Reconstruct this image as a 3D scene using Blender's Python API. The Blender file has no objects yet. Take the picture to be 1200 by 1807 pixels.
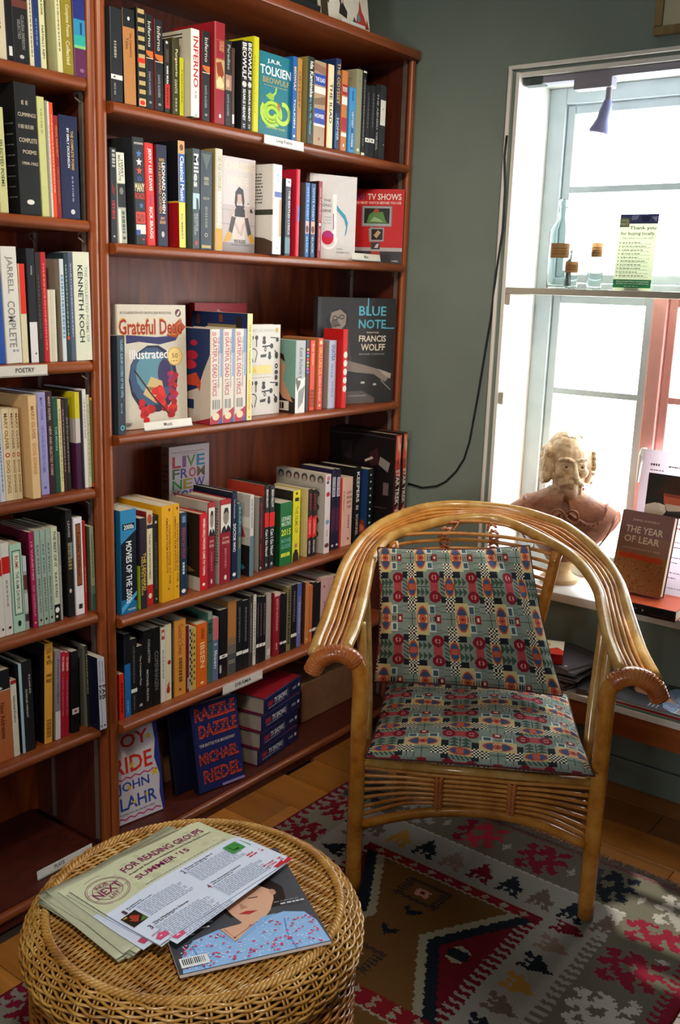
import bpy, bmesh, math, random
import numpy as np
from math import sin, cos, pi, radians, sqrt, atan2, hypot
from mathutils import Vector, Matrix

random.seed(7)
RNG = np.random.default_rng(7)
scene = bpy.context.scene
COL = scene.collection

# ------------------------------------------------------------------ camera
cam_data = bpy.data.cameras.new('camera')
cam_data.sensor_fit = 'HORIZONTAL'
cam_data.sensor_width = 36.0
cam_data.lens = 51.889
cam_data.clip_start = 0.02
cam = bpy.data.objects.new('camera', cam_data)
_right = Vector((0.795057, 0.605645, 0.032833)); _down = Vector((0.159049, -0.155941, -0.974877)); _fwd = Vector((-0.585309, 0.780305, -0.220310))
cam.matrix_world = Matrix(((_right.x, -_down.x, -_fwd.x, 1.78230), (_right.y, -_down.y, -_fwd.y, -1.50627),
                           (_right.z, -_down.z, -_fwd.z, 1.44022), (0, 0, 0, 1)))
COL.objects.link(cam)
scene.camera = cam

# ------------------------------------------------------------------ world, sun, lamps, exposure
world = bpy.data.worlds.new('bright_overcast_sky')
scene.world = world
world.use_nodes = True
_bg = world.node_tree.nodes['Background']
_bg.inputs['Color'].default_value = (0.96, 0.98, 1.0, 1)
_bg.inputs['Strength'].default_value = 19.0

sun_data = bpy.data.lights.new('sun', 'SUN')
sun_data.energy = 7.0
sun_data.angle = radians(1.0)
sun_data.color = (1.0, 0.95, 0.87)
sun = bpy.data.objects.new('sun', sun_data)
sun.rotation_euler = Vector((0.74, -1.0, -1.5)).to_track_quat('-Z', 'Y').to_euler()
COL.objects.link(sun)

portal_data = bpy.data.lights.new('window_portal', 'AREA')
portal_data.shape = 'RECTANGLE'
portal_data.size = 0.80
portal_data.size_y = 1.50
portal_data.cycles.is_portal = True
portal = bpy.data.objects.new('window_portal', portal_data)
portal.location = (0.755, 1.52, 1.31)
portal.rotation_euler = (radians(-90), 0, 0)
COL.objects.link(portal)

portal2_data = bpy.data.lights.new('fill_window_portal', 'AREA')
portal2_data.shape = 'RECTANGLE'
portal2_data.size = 0.85
portal2_data.size_y = 0.67
portal2_data.cycles.is_portal = True
portal2 = bpy.data.objects.new('fill_window_portal', portal2_data)
portal2.location = (1.425, -3.28, 1.285)
portal2.rotation_euler = (radians(90), 0, 0)
COL.objects.link(portal2)

def track_and_fill_spot(loc, target, power, angle, blend, colour, radius=0.05):
    d = bpy.data.lights.new('ceiling_and_fill_spot', 'SPOT')
    d.energy = power
    d.color = colour
    d.spot_size = radians(angle)
    d.spot_blend = blend
    d.shadow_soft_size = radius
    o = bpy.data.objects.new('ceiling_and_fill_spot', d)
    o.location = loc
    o.rotation_euler = (Vector(target) - Vector(loc)).to_track_quat('-Z', 'Y').to_euler()
    COL.objects.link(o)
    return o

WARM = (1.0, 0.84, 0.66)
track_and_fill_spot((1.55, -0.35, 2.62), (-0.05, 0.60, 1.55), 108, 62, 0.9, WARM, 0.10)
track_and_fill_spot((1.35, -1.45, 2.62), (-0.05, -0.05, 1.45), 108, 62, 0.9, WARM, 0.10)
track_and_fill_spot((1.75, -1.20, 2.62), (0.75, -0.47, 0.45), 130, 26, 0.8, (0.93, 0.96, 1.0), 0.08)  # added fill spot, stands in for cool daylight on the table

scene.view_settings.view_transform = 'Standard'
scene.view_settings.look = 'None'
scene.view_settings.exposure = 0.0
scene.view_settings.gamma = 1.0
scene.view_settings.use_curve_mapping = False
scene.cycles.max_bounces = 8
scene.cycles.diffuse_bounces = 4
scene.cycles.glossy_bounces = 3
scene.cycles.transmission_bounces = 6
scene.cycles.transparent_max_bounces = 8
scene.cycles.caustics_reflective = False
scene.cycles.caustics_refractive = False
scene.cycles.sample_clamp_indirect = 6.0

# ------------------------------------------------------------------ colour and material helpers
def lin(c):
    if isinstance(c, str):
        c = c.lstrip('#')
        if len(c) == 3:
            c = ''.join(ch * 2 for ch in c)
        c = tuple(int(c[i:i + 2], 16) / 255 for i in (0, 2, 4))
    return tuple((v / 12.92 if v <= 0.04045 else ((v + 0.055) / 1.055) ** 2.4) for v in c)

def new_mat(name):
    m = bpy.data.materials.new(name)
    m.use_nodes = True
    nt = m.node_tree
    return m, nt, nt.nodes['Principled BSDF']

def setin(node, **kw):
    for k, v in kw.items():
        node.inputs[k.replace('_', ' ')].default_value = v

def rgba(c):
    return (*lin(c), 1.0)

def mat_plain(name, col, rough=0.5, metal=0.0, var=0.08, scale=30, bump=0.0, spec=0.5, coords='Object'):
    m, nt, p = new_mat(name)
    p.inputs['Roughness'].default_value = rough
    p.inputs['Metallic'].default_value = metal
    p.inputs['Specular IOR Level'].default_value = spec
    tc = nt.nodes.new('ShaderNodeTexCoord')
    nz = nt.nodes.new('ShaderNodeTexNoise')
    nz.inputs['Scale'].default_value = scale
    nz.inputs['Detail'].default_value = 5
    nt.links.new(tc.outputs[coords], nz.inputs['Vector'])
    rp = nt.nodes.new('ShaderNodeValToRGB')
    c = lin(col)
    rp.color_ramp.elements[0].color = (*[v * (1 - var) for v in c], 1)
    rp.color_ramp.elements[1].color = (*[min(1, v * (1 + var)) for v in c], 1)
    rp.color_ramp.elements[0].position = 0.3
    rp.color_ramp.elements[1].position = 0.7
    nt.links.new(nz.outputs['Fac'], rp.inputs['Fac'])
    nt.links.new(rp.outputs['Color'], p.inputs['Base Color'])
    if bump:
        b = nt.nodes.new('ShaderNodeBump')
        b.inputs['Strength'].default_value = bump
        b.inputs['Distance'].default_value = 0.002
        nt.links.new(nz.outputs['Fac'], b.inputs['Height'])
        nt.links.new(b.outputs['Normal'], p.inputs['Normal'])
    return m

def mat_wood(name, dark, light, axis='Y', rough=0.38, scale=9.0, stretch=14.0, contrast=0.25, bump=0.15, figure=0.0, per_object=0.0):
    m, nt, p = new_mat(name)
    N = nt.nodes.new
    tc = N('ShaderNodeTexCoord')
    mp = N('ShaderNodeMapping')
    s = [scale * stretch / 4] * 3
    s['XYZ'.index(axis)] = scale / 4
    mp.inputs['Scale'].default_value = s
    nt.links.new(tc.outputs['Object'], mp.inputs['Vector'])
    nz = N('ShaderNodeTexNoise')
    nz.inputs['Scale'].default_value = 1.0
    nz.inputs['Detail'].default_value = 6
    nz.inputs['Roughness'].default_value = 0.62
    nz.inputs['Distortion'].default_value = 0.6
    nt.links.new(mp.outputs['Vector'], nz.inputs['Vector'])
    rp = N('ShaderNodeValToRGB')
    rp.color_ramp.elements[0].position = 0.5 - contrast
    rp.color_ramp.elements[1].position = 0.5 + contrast
    rp.color_ramp.elements[0].color = rgba(dark)
    rp.color_ramp.elements[1].color = rgba(light)
    fac = nz.outputs['Fac']
    if figure:
        mp2 = N('ShaderNodeMapping')
        s2 = [7.0] * 3
        s2['XYZ'.index(axis)] = 0.9
        mp2.inputs['Scale'].default_value = s2
        nt.links.new(tc.outputs['Object'], mp2.inputs['Vector'])
        n2 = N('ShaderNodeTexNoise')
        n2.inputs['Scale'].default_value = 1.0
        n2.inputs['Detail'].default_value = 2
        nt.links.new(mp2.outputs['Vector'], n2.inputs['Vector'])
        mul = N('ShaderNodeMath'); mul.operation = 'MULTIPLY'; mul.inputs[1].default_value = 9.0
        nt.links.new(n2.outputs['Fac'], mul.inputs[0])
        pp = N('ShaderNodeMath'); pp.operation = 'PINGPONG'; pp.inputs[1].default_value = 0.5
        nt.links.new(mul.outputs[0], pp.inputs[0])
        sc = N('ShaderNodeMath'); sc.operation = 'MULTIPLY'; sc.inputs[1].default_value = 2 * figure
        nt.links.new(pp.outputs[0], sc.inputs[0])
        ad = N('ShaderNodeMath'); ad.operation = 'ADD'
        nt.links.new(sc.outputs[0], ad.inputs[0])
        nt.links.new(nz.outputs['Fac'], ad.inputs[1])
        sb = N('ShaderNodeMath'); sb.operation = 'SUBTRACT'; sb.inputs[1].default_value = figure * 0.5
        nt.links.new(ad.outputs[0], sb.inputs[0])
        fac = sb.outputs[0]
    nt.links.new(fac, rp.inputs['Fac'])
    out = rp.outputs['Color']
    if per_object:
        oi = N('ShaderNodeObjectInfo')
        hs = N('ShaderNodeHueSaturation')
        mr = N('ShaderNodeMapRange')
        mr.inputs['To Min'].default_value = 1 - per_object
        mr.inputs['To Max'].default_value = 1 + per_object
        nt.links.new(oi.outputs['Random'], mr.inputs['Value'])
        nt.links.new(mr.outputs['Result'], hs.inputs['Value'])
        nt.links.new(out, hs.inputs['Color'])
        out = hs.outputs['Color']
    nt.links.new(out, p.inputs['Base Color'])
    p.inputs['Roughness'].default_value = rough
    if bump:
        b = N('ShaderNodeBump')
        b.inputs['Strength'].default_value = bump
        b.inputs['Distance'].default_value = 0.001
        nt.links.new(nz.outputs['Fac'], b.inputs['Height'])
        nt.links.new(b.outputs['Normal'], p.inputs['Normal'])
    return m

def mat_attr(name, rough=0.45, spec=0.5, noise=0.05, noise_scale=60, bump=0.0, coat=0.0, weave=0.0):
    """surface whose own colours sit on the mesh faces (attribute 'Col')"""
    m, nt, p = new_mat(name)
    N = nt.nodes.new
    at = N('ShaderNodeAttribute')
    at.attribute_name = 'Col'
    tc = N('ShaderNodeTexCoord')
    nz = N('ShaderNodeTexNoise')
    nz.inputs['Scale'].default_value = noise_scale
    nz.inputs['Detail'].default_value = 3
    nt.links.new(tc.outputs['Object'], nz.inputs['Vector'])
    mr = N('ShaderNodeMapRange')
    mr.inputs['To Min'].default_value = 1 - noise
    mr.inputs['To Max'].default_value = 1 + noise
    nt.links.new(nz.outputs['Fac'], mr.inputs['Value'])
    mx = N('ShaderNodeVectorMath'); mx.operation = 'SCALE'
    nt.links.new(at.outputs['Color'], mx.inputs[0])
    nt.links.new(mr.outputs['Result'], mx.inputs['Scale'])
    nt.links.new(mx.outputs['Vector'], p.inputs['Base Color'])
    p.inputs['Roughness'].default_value = rough
    p.inputs['Specular IOR Level'].default_value = spec
    if coat:
        p.inputs['Coat Weight'].default_value = coat
        p.inputs['Coat Roughness'].default_value = 0.15
    if bump:
        b = N('ShaderNodeBump')
        b.inputs['Strength'].default_value = bump
        b.inputs['Distance'].default_value = 0.002
        nt.links.new(nz.outputs['Fac'], b.inputs['Height'])
        nt.links.new(b.outputs['Normal'], p.inputs['Normal'])
    return m

# ------------------------------------------------------------------ mesh builder
class MB:
    def __init__(self):
        self.v = []; self.f = []; self.c = []; self.col = None
    def add(self, vs, fs, col=None):
        o = len(self.v)
        self.v.extend(tuple(p) for p in vs)
        for f in fs:
            self.f.append(tuple(o + i for i in f))
            self.c.append(col if col is not None else self.col)
        return self
    def box(self, x0, x1, y0, y1, z0, z1, col=None, bev=0.0):
        if bev:
            return self.bbox(x0, x1, y0, y1, z0, z1, bev, col)
        vs = [(x, y, z) for z in (z0, z1) for y in (y0, y1) for x in (x0, x1)]
        return self.add(vs, [(0, 2, 3, 1), (4, 5, 7, 6), (0, 1, 5, 4), (2, 6, 7, 3), (0, 4, 6, 2), (1, 3, 7, 5)], col)
    def bbox(self, x0, x1, y0, y1, z0, z1, b, col=None):
        """box with chamfered edges"""
        bm = bmesh.new()
        bmesh.ops.create_cube(bm, size=1)
        for v in bm.verts:
            v.co = Vector(((x0 + x1) / 2 + v.co.x * (x1 - x0), (y0 + y1) / 2 + v.co.y * (y1 - y0), (z0 + z1) / 2 + v.co.z * (z1 - z0)))
        bmesh.ops.bevel(bm, geom=bm.edges[:], offset=b, segments=2, affect='EDGES', profile=0.5)
        bm.verts.index_update()
        self.add([v.co for v in bm.verts], [[v.index for v in f.verts] for f in bm.faces], col)
        bm.free()
        return self
    def prism(self, poly, axis, a0, a1, col=None):
        """polygon (2d) extruded along axis; poly coords fill the other two axes in order"""
        n = len(poly)
        def P(q, a):
            return {'X': (a, q[0], q[1]), 'Y': (q[0], a, q[1]), 'Z': (q[0], q[1], a)}[axis]
        vs = [P(q, a0) for q in poly] + [P(q, a1) for q in poly]
        fs = [tuple(range(n)), tuple(range(2 * n - 1, n - 1, -1))] + [(i, (i + 1) % n, n + (i + 1) % n, n + i) for i in range(n)]
        return self.add(vs, fs, col)
    def tube(self, path, r, sides=8, closed=False, caps=True, col=None, flat=None):
        """tube along 3d points; r number or list; flat=(a) squashes across the second normal"""
        pts = [Vector(p) for p in path]
        n = len(pts)
        rs = r if hasattr(r, '__len__') else [r] * n
        tang = []
        for i in range(n):
            a = pts[(i - 1) % n] if (closed or i > 0) else pts[i]
            b_ = pts[(i + 1) % n] if (closed or i < n - 1) else pts[i]
            t = (b_ - a)
            tang.append(t.normalized() if t.length > 1e-9 else Vector((0, 0, 1)))
        up = Vector((0, 0, 1)) if abs(tang[0].z) < 0.9 else Vector((0, 1, 0))
        nrm = (up - tang[0] * up.dot(tang[0])).normalized()
        vs = []
        for i in range(n):
            nrm = (nrm - tang[i] * nrm.dot(tang[i]))
            nrm = nrm.normalized() if nrm.length > 1e-6 else Vector((1, 0, 0))
            bn = tang[i].cross(nrm)
            k = flat if flat else 1.0
            for j in range(sides):
                a = 2 * pi * j / sides
                vs.append(pts[i] + nrm * (cos(a) * rs[i] * k) + bn * (sin(a) * rs[i]))
        fs = []
        m = n if closed else n - 1
        for i in range(m):
            i2 = (i + 1) % n
            for j in range(sides):
                j2 = (j + 1) % sides
                fs.append((i * sides + j, i * sides + j2, i2 * sides + j2, i2 * sides + j))
        if caps and not closed:
            fs.append(tuple(range(sides - 1, -1, -1)))
            fs.append(tuple((n - 1) * sides + j for j in range(sides)))
        return self.add(vs, fs, col)
    def lathe(self, prof, seg=32, centre=(0, 0, 0), col=None, close=True):
        cx, cy, cz = centre
        vs = []; fs = []
        for (r, z) in prof:
            for j in range(seg):
                a = 2 * pi * j / seg
                vs.append((cx + r * cos(a), cy + r * sin(a), cz + z))
        for i in range(len(prof) - 1):
            for j in range(seg):
                j2 = (j + 1) % seg
                fs.append((i * seg + j, i * seg + j2, (i + 1) * seg + j2, (i + 1) * seg + j))
        if close:
            fs.append(tuple(range(seg - 1, -1, -1)))
            fs.append(tuple((len(prof) - 1) * seg + j for j in range(seg)))
        return self.add(vs, fs, col)
    def build(self, name, mat, parent=None, smooth=False, loc=None, rot=None):
        me = bpy.data.meshes.new(name)
        me.from_pydata(self.v, [], self.f)
        if any(c is not None for c in self.c):
            at = me.color_attributes.new('Col', 'FLOAT_COLOR', 'CORNER')
            tot = np.zeros(len(me.polygons), dtype=np.int32)
            me.polygons.foreach_get('loop_total', tot)
            cache = {}
            arr = np.empty((len(self.c), 4), dtype=np.float32)
            for i, c in enumerate(self.c):
                if c not in cache:
                    cache[c] = (*lin(c if c is not None else '#808080'), 1.0)
                arr[i] = cache[c]
            at.data.foreach_set('color', np.repeat(arr, tot, axis=0).ravel())
        if smooth:
            me.polygons.foreach_set('use_smooth', np.ones(len(me.polygons), dtype=bool))
            if smooth != 'all':
                me.set_sharp_from_angle(angle=radians(40))
        me.update()
        o = bpy.data.objects.new(name, me)
        COL.objects.link(o)
        if mat is not None:
            me.materials.append(mat)
        if parent is not None:
            o.parent = parent
        if loc is not None:
            o.location = loc
        if rot is not None:
            o.rotation_euler = rot
        return o

def empty(name, loc=(0, 0, 0), rot=(0, 0, 0)):
    o = bpy.data.objects.new(name, None)
    o.empty_display_size = 0.05
    o.location = loc
    o.rotation_euler = rot
    COL.objects.link(o)
    return o

def tag(o, label=None, cat=None, group=None, kind=None):
    if label: o['label'] = label
    if cat: o['category'] = cat
    if group: o['group'] = group
    if kind: o['kind'] = kind
    return o

# ------------------------------------------------------------------ flat print: lettering and shapes as thin geometry
_font_curve = bpy.data.curves.new('lettering', 'FONT')
_font_curve.resolution_u = 2
_font_curve.fill_mode = 'FRONT'
_font_obj = bpy.data.objects.new('lettering', _font_curve)
_text_cache = {}
def text_shape(s, bold=0.0):
    key = (s, bold)
    if key not in _text_cache:
        _font_curve.body = s
        _font_curve.offset = bold
        me = bpy.data.meshes.new_from_object(_font_obj)
        vs = np.array([v.co[:2] for v in me.vertices]) if len(me.vertices) else np.zeros((1, 2))
        fs = [tuple(p.vertices) for p in me.polygons]
        bpy.data.meshes.remove(me)
        lo = vs.min(0); hi = vs.max(0)
        sz = np.maximum(hi - lo, 1e-6)
        _text_cache[key] = ((vs - lo) / sz, fs, sz[0] / sz[1])
    return _text_cache[key]

class Painter:
    """lays flat shapes on a rectangle: c across 0..1, t down 0..1"""
    def __init__(self, mb, origin, uvec, vvec, normal, eps=0.00025):
        self.mb = mb; self.o = Vector(origin); self.u = Vector(uvec); self.v = Vector(vvec); self.n = Vector(normal).normalized()
        self.k = 0; self.eps = eps
    def pts(self, p):
        off = self.n * (self.eps + self.k * 0.000008)
        return [self.o + self.u * c + self.v * t + off for c, t in p]
    def poly(self, col, p):
        self.mb.add(self.pts(p), [tuple(range(len(p)))], col)
        self.k += 1
    def text(self, s, col, c0, t0, c1, t1, down=False, bold=0.018):
        vs, fs, _ = text_shape(s, bold)
        if down:
            p = [(c0 + y * (c1 - c0), t0 + x * (t1 - t0)) for x, y in vs]
        else:
            p = [(c0 + x * (c1 - c0), t1 - y * (t1 - t0)) for x, y in vs]
        self.mb.add(self.pts(p), fs, col)
        self.k += 1
    def ellipse(self, col, c, t, rc, rt, n=14):
        self.poly(col, [(c + rc * cos(2 * pi * i / n), t + rt * sin(2 * pi * i / n)) for i in range(n)])
    def stroke(self, col, w, p):
        """polyline of width w (in metres)"""
        U = self.u.length; V = self.v.length
        q = [(a * U, b_ * V) for a, b_ in p]
        L = []; Rr = []
        for i in range(len(q)):
            a = q[max(0, i - 1)]; b_ = q[min(len(q) - 1, i + 1)]
            d = hypot(b_[0] - a[0], b_[1] - a[1]) or 1
            nx, ny = -(b_[1] - a[1]) / d, (b_[0] - a[0]) / d
            L.append(((q[i][0] + nx * w / 2) / U, (q[i][1] + ny * w / 2) / V))
            Rr.append(((q[i][0] - nx * w / 2) / U, (q[i][1] - ny * w / 2) / V))
        n = len(q)
        self.mb.add(self.pts(L + Rr), [(i, i + 1, n + i + 1, n + i) for i in range(n - 1)], col)
        self.k += 1
    def run(self, ops):
        U = self.u.length; V = self.v.length
        for op in ops:
            k = op[0]
            if k == 'R':
                _, c, c0, t0, c1, t1 = op
                self.poly(c, [(c0, t0), (c1, t0), (c1, t1), (c0, t1)])
            elif k == 'P':
                self.poly(op[1], op[2])
            elif k == 'E':
                _, c, a, t, rc, rt = op
                self.ellipse(c, a, t, rc, rt)
            elif k == 'L':
                self.stroke(op[1], op[2], op[3])
            elif k == 'S':
                _, c, a, t, r = op
                r2 = r * U
                self.poly(c, [(a + (r2 if i % 2 == 0 else r2 * .42) * sin(pi * i / 5) / U, t - (r2 if i % 2 == 0 else r2 * .42) * cos(pi * i / 5) / V) for i in range(10)])
            elif k in 'XT':
                _, s, c, c0, t0, c1, t1 = op
                self.text(s, c, c0, t0, c1, t1, down=(k == 'T'))
            elif k == 'G':
                # worn small print: a run of short ink marks
                _, c, c0, t0, c1, t1 = op
                w = (c1 - c0) * U; h = (t1 - t0) * V
                q = []
                if h >= w:
                    t = t0
                    while t < t1 - .004 / V:
                        l = random.uniform(.0025, .009) / V
                        q.append((c0, t, c1, min(t + l, t1)))
                        t += l + random.uniform(.0012, .003) / V
                else:
                    a = c0
                    while a < c1 - .004 / U:
                        l = random.uniform(.0025, .009) / U
                        q.append((a, t0, min(a + l, c1), t1))
                        a += l + random.uniform(.0012, .003) / U
                for (a0, b0, a1, b1) in q:
                    self.mb.add(self.pts([(a0, b0), (a1, b0), (a1, b1), (a0, b1)]), [(0, 1, 2, 3)], c)
                self.k += 1

# ------------------------------------------------------------------ shared materials
M = {}
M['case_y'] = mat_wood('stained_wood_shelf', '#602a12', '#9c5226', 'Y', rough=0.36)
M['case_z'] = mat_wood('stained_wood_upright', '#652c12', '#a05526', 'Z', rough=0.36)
M['case_shade'] = mat_wood('stained_wood_shaded', '#38130b', '#582111', 'Z', rough=0.5)  # case wood darkened, shade of the recesses put into the colour
M['case_back'] = mat_wood('stained_plywood_back', '#6a2410', '#ad4f22', 'Z', rough=0.45, scale=8, contrast=0.3, figure=0.34)
M['metal'] = mat_plain('worn_steel_strip', '#b9b5ac', 0.35, 0.85, 0.1, 60)
M['cover'] = mat_attr('printed_cover', 0.42, 0.3, 0.06, 90)
M['print'] = mat_attr('printed_ink', 0.42, 0.3, 0.04, 120)
M['cardboard'] = mat_plain('brown_cardboard', '#8a6242', 0.85, 0, 0.12, 25)
M['wall'] = mat_plain('grey_green_wall_paint', '#74827a', 0.62, 0, 0.05, 6, bump=0.12)
M['ceil'] = mat_plain('off_white_ceiling_paint', '#d9d3c6', 0.8, 0, 0.03, 8)
M['white'] = mat_plain('white_gloss_paint', '#e4e4de', 0.4, 0, 0.03, 20)
M['pink'] = mat_plain('pink_glow_tinted_paint', '#d99a90', 0.45, 0, 0.06, 20)  # warm glow around the window put into the paint colour
M['board'] = mat_plain('beige_painted_board', '#b7b2a4', 0.5, 0, 0.05, 20)

def mat_pages():
    m, nt, p = new_mat('paper_page_edges')
    N = nt.nodes.new
    tc = N('ShaderNodeTexCoord')
    mp = N('ShaderNodeMapping')
    mp.inputs['Scale'].default_value = (8, 900, 8)
    nt.links.new(tc.outputs['Object'], mp.inputs['Vector'])
    nz = N('ShaderNodeTexNoise')
    nz.inputs['Scale'].default_value = 1.0
    nt.links.new(mp.outputs['Vector'], nz.inputs['Vector'])
    rp = N('ShaderNodeValToRGB')
    rp.color_ramp.elements[0].color = rgba('#a89c84')
    rp.color_ramp.elements[1].color = rgba('#e2dac6')
    nt.links.new(nz.outputs['Fac'], rp.inputs['Fac'])
    nt.links.new(rp.outputs['Color'], p.inputs['Base Color'])
    p.inputs['Roughness'].default_value = 0.85
    return m
M['pages'] = mat_pages()

# ------------------------------------------------------------------ room shell
WALL_Y = 1.225          # window wall
WX0, WX1 = 0.335, 1.18   # window opening across
WZ0, WZ1 = 0.560, 2.072  # window opening up
REV = 0.205             # depth of the reveal up to the frame
RX0, RX1, RY0, RH = -0.315, 3.2, -3.2, 2.72

floor = MB().box(RX0 - .1, RX1 + .1, RY0 - .1, WALL_Y + .5, -.09, -.012).build('floor', mat_plain('dark_subfloor', '#2c1a0e', 0.8))
tag(floor, 'warm brown wooden floor of short boards', None, None, 'structure')
M['plank'] = mat_wood('oak_floor_board', '#7d4a1c', '#b9772f', 'X', rough=0.34, scale=7, contrast=0.3, per_object=0.38)
PW, PL = 0.1315, 0.46
_pm = MB().bbox(0, PL - .0016, 0, PW - .0016, -.0115, 0, .0012).build('plank', M['plank'], floor)
_first = True
for j in range(-14, 16):
    y = -1.19 + 0.001 + (j + 0) * PW + .735
    if y < -1.55 or y > WALL_Y - .02: continue
    off = (j * 0.37) % 1.0 * PL
    for i in range(-3, 7):
        x = RX0 + .315 - .30 + i * PL + off - .1
        if x < RX0 - .05 or x > 2.0: continue
        if _first:
            o = _pm; _first = False
        else:
            o = _pm.copy(); COL.objects.link(o); o.parent = floor
        o.location = (x, y, 0)

tag(MB().box(RX0 - .1, RX1 + .1, RY0 - .1, WALL_Y + .3, RH, RH + .1).build('ceiling', M['ceil']), 'plain off-white ceiling', None, None, 'structure')
tag(MB().box(RX0 - .1, RX0, RY0 - .1, WALL_Y + .3, -.02, RH).build('wall_left', M['wall']), 'grey-green wall behind the bookcases', None, None, 'structure')
tag(MB().box(RX1, RX1 + .1, RY0 - .1, WALL_Y + .3, -.02, RH).build('wall_right', M['wall']), 'grey-green wall on the right of the room', None, None, 'structure')
FW = (1.00, 1.85, 0.95, 1.62)    # unseen window added behind the viewer for frontal fill light
wf = MB()
wf.box(RX0, FW[0], RY0 - .1, RY0, -.02, RH); wf.box(FW[1], RX1, RY0 - .1, RY0, -.02, RH)
wf.box(FW[0], FW[1], RY0 - .1, RY0, FW[3], RH); wf.box(FW[0], FW[1], RY0 - .1, RY0, -.02, FW[2])
tag(wf.build('wall_front', M['wall']), 'grey-green wall behind the viewer', None, None, 'structure')
w2 = MB()
for a, b_, c, d_ in ((FW[0], FW[0] + .05, FW[2], FW[3]), (FW[1] - .05, FW[1], FW[2], FW[3]), (FW[0], FW[1], FW[2], FW[2] + .05), (FW[0], FW[1], FW[3] - .05, FW[3])):
    w2.box(a, b_, RY0 - .08, RY0 - .02, c, d_)
tag(w2.build('fill_window', M['white']), 'white frame of the unseen window added behind the viewer for fill light', None, None, 'structure')
wb = MB()
T_ = 0.30
wb.box(RX0, WX0, WALL_Y, WALL_Y + T_, -.02, RH)
wb.box(WX1, RX1, WALL_Y, WALL_Y + T_, -.02, RH)
wb.box(WX0, WX1, WALL_Y, WALL_Y + T_, WZ1, RH)
wb.box(WX0, WX1, WALL_Y, WALL_Y + T_, -.02, WZ0 - .03)
tag(wb.build('wall_back', M['wall']), 'grey-green painted wall around the bright window', None, None, 'structure')
bb = MB().bbox(RX0 + .3, RX1, WALL_Y - .014, WALL_Y, 0, .085, .004)
tag(bb.build('baseboard_back', M['wall']), 'grey-green baseboard below the window', None, None, 'structure')

# ------------------------------------------------------------------ bookcases
SZ = [1.828, 1.528, 1.090, 0.638, 0.357]         # right bookcase shelf tops
LZ = [1.862, 1.571, 1.267, 0.974, 0.670, 0.376]  # left bookcase shelf tops
BACKX, FRX = -0.300, -0.017
TOPZ = 2.138

def nose_profile(zt, th, x_back, x_front):
    r = th / 2
    q = [(x_back, zt - th), (x_front - r, zt - th)]
    for i in range(1, 8):
        a = -pi / 2 + pi * i / 8
        q.append((x_front - r + r * cos(a), zt - r + r * sin(a)))
    q += [(x_front - r, zt), (x_back, zt)]
    return q

def bookcase(name, label, y0, y1, shelves, stiles, noses, strip_side, top):
    root = empty(name, (BACKX, (y0 + y1) / 2, 0))
    ox, oy = root.location.x, root.location.y
    inv = Vector((-ox, -oy, 0))
    def put(mb, nm, mat, par=root, smooth=False):
        o = mb.build(nm, mat, par, smooth)
        if par is root: o.location = inv
        return o
    put(MB().box(BACKX - .008, BACKX, y0, y1, 0.0, top), 'back_panel', M['case_back'])
    put(MB().box(BACKX, FRX - .012, y0, y0 + .020, 0, top), 'side_panel', M['case_shade'])
    put(MB().box(BACKX, FRX - .012, y1 - .020, y1, 0, top), 'side_panel', M['case_shade'])
    for (a, b_) in stiles:
        w = b_ - a
        prof = [(FRX - .014, a), (FRX - .014, b_)]
        for i in range(0, 7):
            t = pi * i / 6
            prof.append((FRX - .010 + .010 * sin(t) , (a + b_) / 2 + (w / 2) * cos(t)))
        put(MB().prism([(p[0], p[1]) for p in prof], 'Z', 0, top), 'face_stile', M['case_z'], smooth=True)
    for z in shelves:
        sh = put(MB().box(BACKX, -.03, y0 + .021, y1 - .021, z - .022, z), 'shelf', M['case_y'])
        MB().prism(nose_profile(z, .025, -.030, 0.0), 'Y', noses[0], noses[1]).build('shelf_nosing', M['case_y'], sh, True)
    # base board and bottom shelf
    put(MB().box(BACKX, .030, y0 + .001, y1 - .001, 0, .030), 'plinth', M['case_shade'])
    sh = put(MB().box(BACKX, .030, noses[0], noses[1], .030, .050), 'bottom_shelf', M['case_shade'])
    MB().prism(nose_profile(.050, .022, .028, .045), 'Y', noses[0], noses[1]).build('shelf_nosing', M['case_y'], sh, True)
    # top board
    put(MB().bbox(BACKX - .005, -.004, y0 + .0005, y1 - .0005, top, top + .026, .004), 'top_board', M['case_y'], smooth=True)
    # steel shelf standards on the end panel
    yy = y1 - .020 if strip_side > 0 else y0 + .020
    for x in (-.048, -.225):
        st = put(MB().box(x - .006, x + .006, yy - .0035 * strip_side, yy, .05, top), 'shelf_standard', M['metal'])
        for z in shelves:
            MB().tube([(x - .004, yy - .004, z - .024), (x - .008, yy - .012, z - .026), (x, yy - .016, z - .036), (x + .005, yy - .006, z - .044)], .0018, 5).build('shelf_clip', M['metal'], st)
    tag(root, label, 'bookcase')
    return root

bookcase('bookcase', 'wide reddish brown wooden bookcase beside the window wall', -.027, 1.214, SZ, [(-.027, -.001), (1.190, 1.214)], (.0, 1.170), 1, TOPZ)
bookcase('bookcase', 'reddish brown wooden bookcase cut off by the left photo edge', -1.25, -.030, LZ, [(-1.25, -1.226), (-.054, -.030)], (-1.20, -.074), 1, 2.30)

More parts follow.
